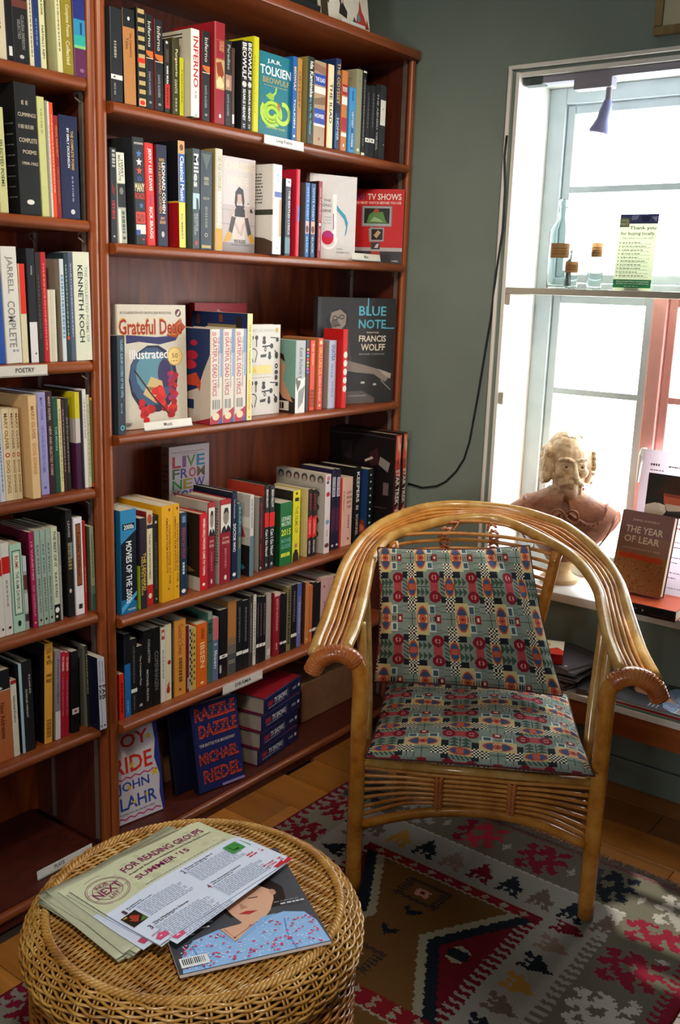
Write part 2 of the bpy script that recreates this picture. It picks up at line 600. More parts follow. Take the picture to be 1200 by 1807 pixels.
# ------------------------------------------------------------------ books
def make_book(x, y, z, d, t, h, col, ops=(), back=None, front=None, back_ops=(), front_ops=(), hc=0, lean=0.0, rotz=0.0, tilt=0.0, label='', group=None, name='book', pages=None, flat=None, category='book'):
    """spine faces local +x, thickness along +y, height +z; front cover is the +y side"""
    root = empty(name)
    c = .0026 if hc else .0008
    back = back or col; front = front or col
    e = min(.003, t * .25) if hc else min(.0012, t * .2)
    s = .002 if hc else .0006
    outer = [(-d, 0), (-s, 0), (0, e), (0, t - e), (-s, t), (-d, t)]
    inner = [(-d, t - c), (-c - s, t - c), (-c - s, c), (-d, c)]
    prof = outer + inner
    cols = [back, col, col, col, front, col, front, col, back, col]
    n = len(prof)
    mb = MB()
    vs = [(px, py, zz) for zz in (0, h) for px, py in prof]
    mb.add(vs, [tuple(range(n - 1, -1, -1)), tuple(range(n, 2 * n))], col)
    for i in range(n):
        j = (i + 1) % n
        mb.add([vs[i], vs[j], vs[n + j], vs[n + i]], [(0, 1, 2, 3)], cols[i])
    mb.build('cover', M['cover'], root)
    i_ = .003 if hc else .0006
    MB().box(-d + i_, -c - s, c, t - c, i_, h - i_).build('page_block', pages or M['pages'], root)
    for nm, oo, org, uu, vv, nn in (('spine_print', ops, (0, e * .3, h), (0, t - e * .6, 0), (0, 0, -h), (1, 0, 0)), ('front_print', front_ops, (0, t, h), (-d, 0, 0), (0, 0, -h), (0, 1, 0)), ('back_print', back_ops, (-d, 0, h), (d, 0, 0), (0, 0, -h), (0, -1, 0))):
        if oo:
            pm = MB()
            Painter(pm, org, uu, vv, nn).run(oo)
            pm.build(nm, M['print'], root)
    m = Matrix.Translation((x, y, z)) @ Matrix.Rotation(rotz, 4, 'Z')
    if flat == 'spine_front':        # lying down, spine towards local +x, front cover up
        m = m @ Matrix.Rotation(radians(-90), 4, 'X').inverted()
    if tilt:
        m = m @ Matrix.Rotation(tilt, 4, 'X')
    if lean < 0:
        m = m @ Matrix.Rotation(radians(-lean), 4, 'X')
    elif lean > 0:
        m = m @ Matrix.Translation((0, t, 0)) @ Matrix.Rotation(radians(-lean), 4, 'X') @ Matrix.Translation((0, -t, 0))
    root.matrix_world = m
    tag(root, label, category, group)
    return root

ORD = ['zeroth', 'first', 'second', 'third', 'fourth', 'fifth', 'sixth', 'seventh', 'eighth', 'ninth', 'tenth', 'eleventh', 'twelfth', 'thirteenth',
       'fourteenth', 'fifteenth', 'sixteenth', 'seventeenth', 'eighteenth', 'nineteenth', 'twentieth']
def ordinal(n):
    if n <= 20: return ORD[n]
    if n == 30: return 'thirtieth'
    if n == 40: return 'fortieth'
    return {2: 'twenty', 3: 'thirty', 4: 'forty'}[n // 10] + '-' + ORD[n % 10]
SHELF = {'R1': 'top', 'R2': 'second', 'R3': 'third', 'R4': 'fourth', 'R5': 'fifth', 'L0': 'top', 'L1': 'second', 'L2': 'third', 'L3': 'fourth', 'L4': 'fifth', 'L5': 'sixth'}
ROWZ = {'R1': SZ[0], 'R2': SZ[1], 'R3': SZ[2], 'R4': SZ[3], 'R5': SZ[4], 'L0': LZ[0], 'L1': LZ[1], 'L2': LZ[2], 'L3': LZ[3], 'L4': LZ[4], 'L5': LZ[5]}
# row, left edge, right edge, height, spine plane, spine colour, look, spine print, options   (metres)

BOOKS = [
('R1', 0.003, 0.0356, 0.19, -0.012, '#23282c', 'charcoal paperback with white band', [('R', '#e8e8e0', 0, 0.71, 1, 0.76), ('E', '#555', 0.3, 0.735, 0.1, 0.012), ('G', '#9a9a90', 0.3, 0.35, 0.5, 0.55), ('G', '#777', 0.25, 0.8, 0.4, 0.95)], {}),
('R1', 0.0412, 0.0747, 0.195, -0.012, '#b07a45', 'tan spine with black top block', [('R', '#1d2226', 0, 0, 1, 0.19), ('E', '#ddd', 0.5, 0.1, 0.1, 0.02), ('T', 'The Canterbury', '#6b4520', 0.5, 0.24, 0.75, 0.5), ('T', 'Tales', '#6b4520', 0.2, 0.3, 0.45, 0.42)], {'lean': -1.2, 'left': '#1c2024'}),
('R1', 0.0814, 0.104, 0.205, -0.012, '#1a1916', 'black spine striped with beige bars', [('R', '#b4a06c', 0.1, 0.01, 0.95, 0.055), ('R', '#b4a06c', 0.1, 0.09999999999999999, 0.95, 0.145), ('R', '#b4a06c', 0.1, 0.19, 0.95, 0.235), ('R', '#b4a06c', 0.1, 0.28, 0.95, 0.325), ('R', '#b4a06c', 0.1, 0.37, 0.95, 0.415), ('R', '#b4a06c', 0.1, 0.45999999999999996, 0.95, 0.505), ('R', '#b4a06c', 0.1, 0.55, 0.95, 0.5950000000000001), ('R', '#b4a06c', 0.1, 0.64, 0.95, 0.685), ('R', '#b4a06c', 0.1, 0.73, 0.95, 0.775), ('R', '#b4a06c', 0.1, 0.82, 0.95, 0.865), ('R', '#b4a06c', 0.1, 0.9099999999999999, 0.95, 0.955), ('R', '#e03020', 0.0, 0.5, 0.95, 0.55), ('R', '#c8b890', 0.05, 0.92, 0.95, 0.99), ('E', '#d8281e', 0.5, 0.955, 0.35, 0.025)], {'lean': -1}),
('R1', 0.1057, 0.127, 0.197, -0.012, '#1e2023', 'black spine with orange flame patch beside red book', [('T', 'Inferno', '#b9b7b0', 0.3, 0.07, 0.75, 0.34), ('P', '#c46a2c', [(0, 0.38), (1, 0.38), (1, 0.46), (0.6, 0.45), (0.2, 0.43), (0, 0.4)]), ('R', '#d8d0c0', 0, 0.455, 1, 0.463), ('T', 'DANTE ALIGHIERI', '#8d949a', 0.3, 0.6, 0.6, 0.85), ('E', '#888', 0.5, 0.93, 0.2, 0.015)], {'lean': -0.8}),
('R1', 0.1322, 0.1565, 0.192, -0.012, '#1e2023', 'black spine with orange flame patch and red sides', [('T', 'Inferno', '#b9b7b0', 0.3, 0.07, 0.75, 0.34), ('P', '#c46a2c', [(0, 0.38), (1, 0.38), (1, 0.46), (0.6, 0.45), (0.2, 0.43), (0, 0.4)]), ('R', '#d8d0c0', 0, 0.455, 1, 0.463), ('T', 'DANTE ALIGHIERI', '#8d949a', 0.3, 0.6, 0.6, 0.85), ('E', '#888', 0.5, 0.93, 0.2, 0.015)], {'left': '#8c1f2c', 'lean': -0.8}),
('R1', 0.1609, 0.1759, 0.155, -0.012, '#22201f', 'thin black spine with red lower half', [('E', '#ccc', 0.4, 0.03, 0.25, 0.02), ('R', '#4a4038', 0.2, 0.12, 0.8, 0.3), ('T', 'MARK MUSA', '#eeeeee', 0.3, 0.35, 0.7, 0.6), ('R', '#b8201e', 0, 0.6, 1, 0.94), ('G', '#3a0c0c', 0.38, 0.65, 0.62, 0.9)], {}),
('R1', 0.1849, 0.2065, 0.165, -0.012, '#3d3c22', 'dark olive spine with pale lettering', [('T', 'Purgatorio', '#d8d4b4', 0.3, 0.14, 0.75, 0.5), ('T', 'DANTE', '#c8c8b0', 0.3, 0.54, 0.65, 0.72), ('G', '#aaa88a', 0.38, 0.78, 0.62, 0.97)], {}),
('R1', 0.2083, 0.2201, 0.127, -0.012, '#c7cf1e', 'short lime yellow paperback', [('G', '#8a9010', 0.38, 0.2, 0.62, 0.8)], {}),
('R1', 0.2256, 0.2525, 0.191, 0.008, '#e9e8e3', 'white hardcover with red capitals down the spine', [('T', 'INFERNO', '#b3252e', 0.2, 0.08, 0.82, 0.66), ('G', '#aaa', 0.38, 0.7, 0.62, 0.8), ('G', '#999', 0.38, 0.97, 0.62, 0.99)], {'left': '#b9b7a6', 'hc': 1, 'back': [('G', '#55554c', 0.1, 0.2, 0.75, 0.21), ('G', '#55554c', 0.1, 0.23, 0.75, 0.24), ('G', '#55554c', 0.1, 0.26, 0.75, 0.27), ('G', '#55554c', 0.1, 0.29000000000000004, 0.75, 0.3), ('G', '#55554c', 0.1, 0.32, 0.75, 0.32999999999999996), ('G', '#55554c', 0.1, 0.35, 0.75, 0.36), ('G', '#55554c', 0.1, 0.38, 0.75, 0.39), ('G', '#55554c', 0.1, 0.41000000000000003, 0.75, 0.42), ('G', '#55554c', 0.1, 0.44, 0.75, 0.44999999999999996), ('G', '#55554c', 0.1, 0.47000000000000003, 0.75, 0.48), ('G', '#55554c', 0.1, 0.5, 0.75, 0.51), ('G', '#55554c', 0.1, 0.53, 0.75, 0.5399999999999999), ('G', '#55554c', 0.1, 0.56, 0.75, 0.57), ('G', '#55554c', 0.1, 0.5900000000000001, 0.75, 0.6), ('G', '#55554c', 0.1, 0.62, 0.75, 0.63), ('G', '#55554c', 0.1, 0.6499999999999999, 0.75, 0.6599999999999999), ('G', '#55554c', 0.1, 0.6799999999999999, 0.75, 0.69), ('G', '#55554c', 0.1, 0.71, 0.75, 0.72), ('R', '#333', 0.1, 0.04, 0.8, 0.055), ('R', '#333', 0.1, 0.08, 0.8, 0.095)]}),
('R1', 0.2809, 0.3059, 0.2, -0.012, '#1e2023', 'black spine with orange patch right of white hardcover', [('T', 'Inferno', '#b9b7b0', 0.3, 0.07, 0.75, 0.34), ('P', '#c46a2c', [(0, 0.38), (1, 0.38), (1, 0.46), (0.6, 0.45), (0.2, 0.43), (0, 0.4)]), ('R', '#d8d0c0', 0, 0.455, 1, 0.463), ('T', 'DANTE ALIGHIERI', '#8d949a', 0.3, 0.6, 0.6, 0.85), ('E', '#888', 0.5, 0.93, 0.2, 0.015)], {'left': '#8c1f2c'}),
('R1', 0.3234, 0.3591, 0.23, -0.012, '#8f1d29', 'tall dark red spine with small painting', [('R', '#a86a3c', 0.1, 0.17, 0.9, 0.355), ('R', '#8f1d29', 0.13, 0.175, 0.87, 0.35), ('T', 'THE DIVINE COMEDY', '#c89a6a', 0.4, 0.18, 0.85, 0.28), ('R', '#b79a6a', 0.05, 0.36, 0.95, 0.655), ('P', '#8a3418', [(0.1, 0.4), (0.6, 0.38), (0.9, 0.5), (0.5, 0.56), (0.2, 0.5)]), ('P', '#dccb9a', [(0.1, 0.58), (0.5, 0.52), (0.9, 0.6), (0.8, 0.64), (0.2, 0.64)]), ('E', '#ddd', 0.5, 0.92, 0.12, 0.02)], {'hc': 1}),
('R1', 0.3595, 0.3814, 0.196, -0.012, '#1e2023', 'black spine with muted pink patch', [('T', 'Paradiso', '#a9a7a0', 0.3, 0.05, 0.75, 0.34), ('R', '#a07e70', 0, 0.4, 1, 0.58), ('E', '#c8a890', 0.4, 0.5, 0.3, 0.05), ('T', 'DANTE ALIGHIERI', '#8d949a', 0.3, 0.63, 0.6, 0.88)], {}),
('R1', 0.3824, 0.3926, 0.182, -0.012, '#4a3325', 'thin brown spine with white tag', [('R', '#ddd', 0.2, 0.84, 0.9, 0.96)], {}),
('R1', 0.4174, 0.4377, 0.207, -0.012, '#17181b', 'black spine with heavy white capitals, left of its twin', [('T', 'BEOWULF', '#f0f0ee', 0.12, 0.02, 0.88, 0.43), ('E', '#c8ccca', 0.5, 0.485, 0.42, 0.034), ('T', 'SEAMUS HEANEY', '#e8e8e4', 0.25, 0.54, 0.72, 0.9), ('T', '))', '#ccc', 0.3, 0.93, 0.7, 0.98)], {'left': '#191a1d'}),
('R1', 0.4386, 0.4556, 0.209, -0.012, '#17181b', 'black spine with heavy white capitals, beside lime book', [('T', 'BEOWULF', '#f0f0ee', 0.12, 0.02, 0.88, 0.43), ('E', '#c8ccca', 0.5, 0.485, 0.42, 0.034), ('T', 'SEAMUS HEANEY', '#e8e8e4', 0.25, 0.54, 0.72, 0.9), ('T', '))', '#ccc', 0.3, 0.93, 0.7, 0.98)], {}),
('R1', 0.4607, 0.4812, 0.225, -0.012, '#c9c91c', 'lime yellow spine beside teal cover', [('G', '#8a8a10', 0.2, 0.2, 0.3, 0.8), ('R', '#a7a814', 0, 0, 0.12, 1)], {}),
('R1', 0.6151, 0.6328, 0.208, -0.012, '#1d5fa8', 'thin bright blue spine right of teal cover', [('T', 'BEOWULF', '#e8d890', 0.25, 0.12, 0.75, 0.4), ('T', 'TOLKIEN', '#d0e0f0', 0.3, 0.5, 0.7, 0.85), ('E', '#fff', 0.5, 0.95, 0.25, 0.015)], {}),
('R1', 0.6345, 0.6524, 0.207, -0.012, '#b0803c', 'mustard tan spine', [('T', 'ODYSSEY', '#6b3f16', 0.25, 0.15, 0.75, 0.6)], {}),
('R1', 0.6778, 0.7049, 0.22, -0.012, '#20302a', 'dark green spine with white and blue lettering', [('T', 'Ida Kaminska', '#f2f2ee', 0.3, 0.05, 0.85, 0.46), ('T', 'My Life, My Theater', '#5ab4cc', 0.25, 0.46, 0.65, 0.9)], {'left': '#8a7f4c', 'hc': 1}),
('R1', 0.7061, 0.7552, 0.216, -0.012, '#a89274', 'beige spine with two blue blocks', [('P', '#8a6a58', [(0, 0.03), (1, 0.06), (1, 0.15), (0, 0.12)]), ('R', '#2546a4', 0, 0.15, 1, 0.28), ('X', 'THE ILIAD', '#e8e8e8', 0.08, 0.19, 0.92, 0.24), ('R', '#e4e2da', 0, 0.3, 1, 0.38), ('P', '#7d6248', [(0, 0.45), (1, 0.4), (1, 0.5), (0, 0.52)]), ('R', '#2546a4', 0, 0.56, 1, 0.74), ('X', 'HOMER', '#e8e8e8', 0.08, 0.62, 0.92, 0.67), ('R', '#e4e2da', 0, 0.74, 1, 0.77), ('E', '#b05030', 0.5, 0.92, 0.1, 0.02)], {}),
('R1', 0.7667, 0.7931, 0.217, -0.012, '#e3d8ae', 'cream spine with red left edge', [('T', 'THE ILIAD', '#4a3a2a', 0.25, 0.22, 0.75, 0.7)], {'left': '#a22a24', 'hc': 1}),
('R1', 0.8018, 0.8244, 0.239, -0.012, '#1d2f5c', 'navy spine with gold capitals', [('T', 'THE ODYSSEY', '#c9a84c', 0.15, 0.05, 0.8, 0.5), ('R', '#12203c', 0, 0.5, 1, 0.6), ('T', 'HOMER', '#9fc0d8', 0.25, 0.65, 0.75, 0.9), ('R', '#3f6a94', 0, 0.6, 0.2, 0.98)], {'hc': 1}),
('R1', 0.8295, 0.855, 0.213, -0.012, '#c2753c', 'orange spine with red and white blocks', [('R', '#a8202c', 0, 0.17, 1, 0.3), ('X', 'THE ODYSSEY', '#eee', 0.08, 0.2, 0.92, 0.26), ('R', '#e4e2da', 0, 0.32, 1, 0.42), ('R', '#a8202c', 0, 0.58, 1, 0.75), ('R', '#e4e2da', 0, 0.77, 1, 0.82), ('E', '#fff', 0.5, 0.93, 0.12, 0.02)], {}),
('R1', 0.8658, 0.8959, 0.175, -0.012, '#3d8ec8', 'short sky blue spine', [('R', '#2a5c8c', 0.35, 0.35, 0.75, 0.95), ('T', 'ODYSSEY', '#e8f0f8', 0.42, 0.36, 0.7, 0.62), ('T', 'HOMER', '#e8f0f8', 0.42, 0.7, 0.7, 0.92), ('R', '#2a5c8c', 0.4, 0.05, 0.6, 0.2)], {}),
('R1', 0.8987, 0.9265, 0.229, -0.012, '#8a8c70', 'grey olive spine behind short blue book', [('E', '#d8d8c8', 0.5, 0.95, 0.25, 0.02)], {'left': '#98987c', 'hc': 1, 'back': [('R', '#7c7c62', 0.1, 0.1, 0.9, 0.11)]}),
('R1', 0.928, 0.9449, 0.229, -0.012, '#1b1c1c', 'thin black spine with white top and foot', [('R', '#e0dcc8', 0, 0, 1, 0.02), ('R', '#e8e0c8', 0, 0.97, 1, 1), ('G', '#888', 0.38, 0.1, 0.62, 0.9)], {}),
('R1', 0.9463, 0.9677, 0.193, -0.012, '#1c1f24', 'black classic with white band, left of the pair', [('R', '#e8e8e4', 0, 0.74, 1, 0.8), ('E', '#555', 0.5, 0.77, 0.2, 0.012), ('G', '#666', 0.38, 0.1, 0.62, 0.6)], {}),
('R1', 0.9692, 0.9938, 0.197, -0.012, '#1c1f24', 'black classic with white band, right of the pair', [('R', '#e8e8e4', 0, 0.74, 1, 0.8), ('E', '#555', 0.5, 0.77, 0.2, 0.012), ('G', '#666', 0.38, 0.1, 0.62, 0.6)], {}),
('R1', 0.9952, 1.0134, 0.204, -0.012, '#191b1d', 'black spine with thin vertical capitals', [('T', 'THE AENEID VIRGIL', '#a8a8a4', 0.25, 0.12, 0.75, 0.9)], {}),
('R1', 1.0157, 1.0469, 0.207, -0.012, '#2c3033', 'dark grey spine with white sticker, last book', [('R', '#e6e6e2', 0.1, 0.2, 0.95, 0.54), ('E', '#888', 0.5, 0.32, 0.1, 0.01), ('E', '#bbb', 0.8, 0.8, 0.08, 0.01)], {}),
('R2', 0.003, 0.0205, 0.204, -0.02, '#20242a', 'black spine with red smears', [('G', '#aaa', 0.3, 0.02, 0.8, 0.2), ('P', '#7a1a1c', [(0.2, 0.36), (0.7, 0.42), (0.6, 0.5), (0.2, 0.46)]), ('G', '#a02a2a', 0.2, 0.55, 0.7, 0.75), ('E', '#ccc', 0.5, 0.93, 0.15, 0.01)], {}),
('R2', 0.0263, 0.0496, 0.196, -0.02, '#a9ae9c', 'grey green spine with black photo in the middle', [('R', '#d8dacc', 0, 0, 1, 0.33), ('T', 'HARRY', '#2a302c', 0.55, 0.08, 0.85, 0.27), ('T', 'BELAFONTE', '#2a302c', 0.2, 0.03, 0.5, 0.31), ('R', '#1c1e20', 0, 0.34, 1, 0.6), ('E', '#77786f', 0.5, 0.42, 0.25, 0.04), ('R', '#e8eae0', 0, 0.62, 0.3, 1), ('G', '#5a6a60', 0.45, 0.64, 0.8, 0.9), ('E', '#4a5a54', 0.65, 0.94, 0.2, 0.018)], {'lean': -2, 'left': '#e8eae0'}),
('R2', 0.075, 0.1087, 0.235, -0.02, '#24292e', 'charcoal spine with three coloured stars', [('X', 'DAVID BROWNE', '#ddd', 0.08, 0.045, 0.92, 0.065), ('S', '#4a72b0', 0.5, 0.15, 0.3), ('S', '#e6e6e6', 0.5, 0.225, 0.3), ('S', '#c8503c', 0.5, 0.305, 0.3), ('X', 'SO', '#3d5fae', 0.3, 0.36, 0.7, 0.4), ('X', 'MANY', '#e8dfb4', 0.05, 0.42, 0.95, 0.5), ('X', 'ROADS', '#c8402c', 0.05, 0.51, 0.95, 0.57), ('S', '#4a72b0', 0.6, 0.63, 0.25), ('R', '#c8402c', 0.05, 0.69, 0.95, 0.8), ('X', 'THE LIFE &', '#20242a', 0.15, 0.71, 0.85, 0.745), ('X', 'TIMES OF', '#20242a', 0.15, 0.75, 0.85, 0.785), ('R', '#dcdcd6', 0.05, 0.81, 0.95, 0.9), ('R', '#31509a', 0.05, 0.86, 0.45, 0.91), ('E', '#b02a3a', 0.7, 0.95, 0.12, 0.01)], {'lean': -1.6, 'hc': 1}),
('R2', 0.1105, 0.137, 0.227, -0.02, '#cb2a26', 'bright red spine with white italic capitals', [('T', 'JERRY LEE LEWIS', '#f6efe8', 0.28, 0.05, 0.75, 0.46), ('T', 'HIS OWN STORY', '#4a4a8c', 0.4, 0.5, 0.6, 0.6), ('T', 'RICK BRAGG', '#f6efe8', 0.32, 0.62, 0.72, 0.93)], {'lean': -1.6, 'hc': 1}),
('R2', 0.1432, 0.1758, 0.228, -0.02, '#161a38', 'dark navy spine with white and amber capitals', [('X', 'BURGER', '#c8a058', 0.25, 0.13, 0.75, 0.16), ('T', 'LEONARD COHEN', '#f0f0f0', 0.5, 0.17, 0.8, 0.67), ('T', 'ON LEONARD COHEN', '#c8862c', 0.18, 0.17, 0.44, 0.67), ('R', '#4a2c3c', 0.2, 0.7, 0.8, 0.78), ('X', 'JEFF', '#c8a058', 0.3, 0.71, 0.7, 0.735), ('X', 'BURGER', '#c8a058', 0.22, 0.745, 0.78, 0.775), ('E', '#bbb', 0.5, 0.88, 0.15, 0.03)], {'lean': -1, 'left': '#7a1420'}),
('R2', 0.2013, 0.222, 0.243, -0.008, '#f0dc5a', 'spine blue above and yellow below', [('R', '#caa070', 0, 0, 1, 0.12), ('E', '#6a4030', 0.5, 0.06, 0.3, 0.03), ('R', '#2a5cb0', 0, 0.12, 1, 0.57), ('T', 'Classical Music', '#f4f4f0', 0.25, 0.14, 0.85, 0.56), ('T', 'DUMMIES', '#5a5a7a', 0.35, 0.68, 0.6, 0.92)], {'left': '#16151a', 'back': [('R', '#9c1620', 0, 0.57, 1, 1), ('R', '#d8a83c', 0, 0.56, 1, 0.575), ('G', '#999', 0.15, 0.2, 0.6, 0.215), ('G', '#999', 0.15, 0.26, 0.6, 0.275), ('G', '#999', 0.15, 0.32, 0.6, 0.33499999999999996), ('G', '#999', 0.15, 0.38, 0.6, 0.395), ('G', '#999', 0.15, 0.44, 0.6, 0.45499999999999996), ('G', '#999', 0.15, 0.5, 0.6, 0.515), ('R', '#9a7a3a', 0.05, 0.15, 0.5, 0.22), ('G', '#c88', 0.15, 0.65, 0.7, 0.665), ('G', '#c88', 0.15, 0.71, 0.7, 0.7250000000000001), ('G', '#c88', 0.15, 0.77, 0.7, 0.785), ('G', '#c88', 0.15, 0.8300000000000001, 0.7, 0.845)], 'lean': -1}),
('R2', 0.2565, 0.2808, 0.234, -0.02, '#39464c', 'slate spine with big white letters and small photo', [('T', 'Miles', '#e8eaea', 0.15, 0.05, 0.8, 0.38), ('R', '#a8c8d4', 0.02, 0.44, 0.98, 0.6), ('P', '#3a4048', [(0.5, 0.48), (0.8, 0.5), (0.9, 0.6), (0.5, 0.6)]), ('T', 'MILES DAVIS with', '#b8c0c4', 0.5, 0.64, 0.75, 0.82), ('T', 'QUINCY TROUPE', '#b8c0c4', 0.2, 0.64, 0.42, 0.86), ('E', '#b03040', 0.5, 0.94, 0.2, 0.025)], {'left': '#46565a'}),
('R2', 0.2828, 0.3235, 0.233, -0.02, '#2c3640', 'dark blue grey spine with faint ornament', [('P', '#55605e', [(0.1, 0.03), (0.9, 0.03), (0.6, 0.15), (0.5, 0.2), (0.4, 0.15)]), ('G', '#8a8a70', 0.3, 0.26, 0.7, 0.34), ('X', 'BACH', '#9a9a84', 0.25, 0.46, 0.75, 0.49), ('G', '#787a70', 0.4, 0.56, 0.6, 0.8), ('E', '#b0b0a8', 0.5, 0.85, 0.14, 0.02), ('E', '#2c3640', 0.5, 0.85, 0.09, 0.013), ('R', '#b0a060', 0.1, 0.955, 0.9, 0.985)], {}),
('R2', 0.3356, 0.3612, 0.244, -0.02, '#c9c4b4', 'white grey spine with amber foot', [('T', 'GEORGE HARRISON', '#f4f4f0', 0.3, 0.07, 0.75, 0.74), ('T', 'GEORGE HARRISON', '#8a9a70', 0.3, 0.07, 0.75, 0.4), ('R', '#c8962c', 0, 0.78, 1, 0.99)], {'left': '#8a7c50', 'hc': 1}),
('R2', 0.518, 0.5548, 0.227, 0.01, '#dcdee0', 'white hardcover with long back flap of print', [('G', '#9ac0d8', 0.38, 0.1, 0.62, 0.2), ('R', '#4a5c9a', 0.15, 0.3, 0.95, 0.36), ('R', '#c08848', 0.72, 0.38, 0.92, 0.8), ('E', '#999', 0.5, 0.93, 0.1, 0.01)], {'left': '#d2d2ce', 'hc': 1, 'back': [('G', '#55585a', 0.25, 0.1, 0.75, 0.115), ('G', '#55585a', 0.25, 0.135, 0.75, 0.15000000000000002), ('G', '#55585a', 0.25, 0.17, 0.75, 0.185), ('G', '#55585a', 0.25, 0.20500000000000002, 0.75, 0.22000000000000003), ('G', '#55585a', 0.25, 0.24000000000000002, 0.75, 0.255), ('G', '#55585a', 0.25, 0.275, 0.75, 0.29000000000000004), ('G', '#55585a', 0.25, 0.31000000000000005, 0.75, 0.325), ('G', '#55585a', 0.25, 0.34500000000000003, 0.75, 0.36000000000000004), ('G', '#55585a', 0.25, 0.38, 0.75, 0.395), ('G', '#55585a', 0.25, 0.41500000000000004, 0.75, 0.43000000000000005), ('R', '#3a3c34', 0, 0.5, 1, 0.56), ('R', '#3c3a28', 0.0, 0.52, 0.4, 0.98), ('P', '#4a3a30', [(0.3, 0.9), (0.5, 0.8), (0.8, 0.82), (1, 0.86), (1, 1), (0.3, 1)])]}),
('R2', 0.604, 0.6256, 0.201, -0.02, '#2c3a44', 'black and teal narrow spine', [('R', '#ddd', 0, 0, 1, 0.1), ('E', '#444', 0.6, 0.04, 0.15, 0.012), ('R', '#191b1e', 0, 0.1, 0.45, 0.75), ('T', 'THE BEATLES LYRICS', '#c0ccd0', 0.5, 0.15, 0.9, 0.72), ('R', '#5a8288', 0, 0.76, 1, 0.97)], {'left': '#26282a'}),
('R2', 0.6499, 0.6659, 0.23, -0.02, '#cf1f3a', 'tall crimson spine with blue block', [('R', '#5b62a8', 0.3, 0.42, 0.9, 0.6)], {'left': '#b81c34', 'hc': 1, 'back': [('R', '#3a1a20', 0.0, 0.02, 0.5, 0.1)]}),
('R2', 0.6896, 0.7085, 0.199, -0.02, '#2f5f9e', 'narrow blue spine with face, left of its twin', [('T', 'WHITE RABBIT', '#8ab0d8', 0.3, 0.05, 0.75, 0.5), ('R', '#c8a090', 0.1, 0.51, 0.95, 0.68), ('E', '#6a3020', 0.5, 0.62, 0.35, 0.05), ('T', 'SLICK', '#9ac0d0', 0.3, 0.72, 0.7, 0.95), ('R', '#191c20', 0, 0.69, 0.2, 1)], {'left': '#4a4b48'}),
('R2', 0.7136, 0.734, 0.199, -0.02, '#24406e', 'narrow blue spine with face, right of its twin', [('T', 'WHITE RABBIT', '#8ab0d8', 0.3, 0.05, 0.75, 0.5), ('R', '#c8a090', 0.1, 0.51, 0.95, 0.68), ('E', '#6a3020', 0.5, 0.62, 0.35, 0.05), ('T', 'SLICK', '#9ac0d0', 0.3, 0.72, 0.7, 0.95), ('R', '#191c20', 0, 0.69, 0.3, 1)], {}),
('R2', 0.7469, 0.7638, 0.209, -0.02, '#8a1f30', 'dark red spine with small red capitals', [('T', 'UNDER THE INFLUENCE', '#e0a0a0', 0.3, 0.08, 0.7, 0.5), ('E', '#ddd', 0.5, 0.56, 0.3, 0.02), ('T', 'KEITH RICHARDS', '#e0a0a0', 0.3, 0.62, 0.7, 0.9)], {'left': '#2a2420'}),
('R3', 0.0067, 0.0301, 0.231, -0.012, '#2c3440', 'slate spine with pale blue capitals', [('T', 'CLASSIC ALBUM COVERS OF THE 1970s', '#7ab8c4', 0.4, 0.04, 0.75, 0.62), ('G', '#7a98a0', 0.4, 0.68, 0.55, 0.78), ('E', '#58b0c0', 0.55, 0.93, 0.28, 0.028), ('E', '#2c3440', 0.55, 0.93, 0.14, 0.014)], {}),
('R3', 0.3015, 0.3465, 0.243, -0.002, '#d6cfc4', 'thick lyrics book with rose painted side, first of three', [('R', '#6a86b4', 0.75, 0, 1, 0.25), ('R', '#8a9ac0', 0.8, 0.25, 1, 0.5), ('X', '50', '#b8283c', 0.1, 0.03, 0.45, 0.07), ('T', 'THE COMPLETE ANNOTATED', '#5a5a6c', 0.6, 0.08, 0.72, 0.62), ('T', 'GRATEFUL DEAD LYRICS', '#b03848', 0.15, 0.08, 0.52, 0.7), ('G', '#8a8a84', 0.15, 0.74, 0.8, 0.84), ('P', '#a8283c', [(0, 0.92), (1, 0.83), (1, 1), (0, 1)]), ('P', '#4a4a8c', [(0.6, 1), (1, 0.92), (1, 1)]), ('E', '#e4d0b0', 0.45, 0.92, 0.3, 0.04)], {'left': '#24345c', 'hc': 1, 'back': [('P', '#c9beb0', [(1, 0.25), (0.85, 0.45), (0.75, 0.62), (0.3, 0.72), (0.05, 0.85), (0.1, 0.98), (1, 1)]), ('P', '#24345c', [(0.4, 0.75), (0.65, 0.75), (0.65, 0.85), (0.4, 0.85)]), ('E', '#b0283c', 0.65, 0.15, 0.08, 0.03), ('E', '#b0283c', 0.6, 0.28, 0.14, 0.05), ('E', '#c02c40', 0.55, 0.38, 0.16, 0.05), ('P', '#c84a34', [(0.4, 0.52), (0.7, 0.46), (0.8, 0.56), (0.78, 0.66), (0.7, 0.6), (0.45, 0.6), (0.3, 0.68)]), ('E', '#c9beb0', 0.3, 0.2, 0.01, 0.005), ('E', '#c9beb0', 0.2, 0.3, 0.01, 0.005), ('E', '#c9beb0', 0.25, 0.4, 0.01, 0.005), ('P', '#9a2438', [(0.6, 1), (1, 0.93), (1, 1)])], 'd': 0.17}),
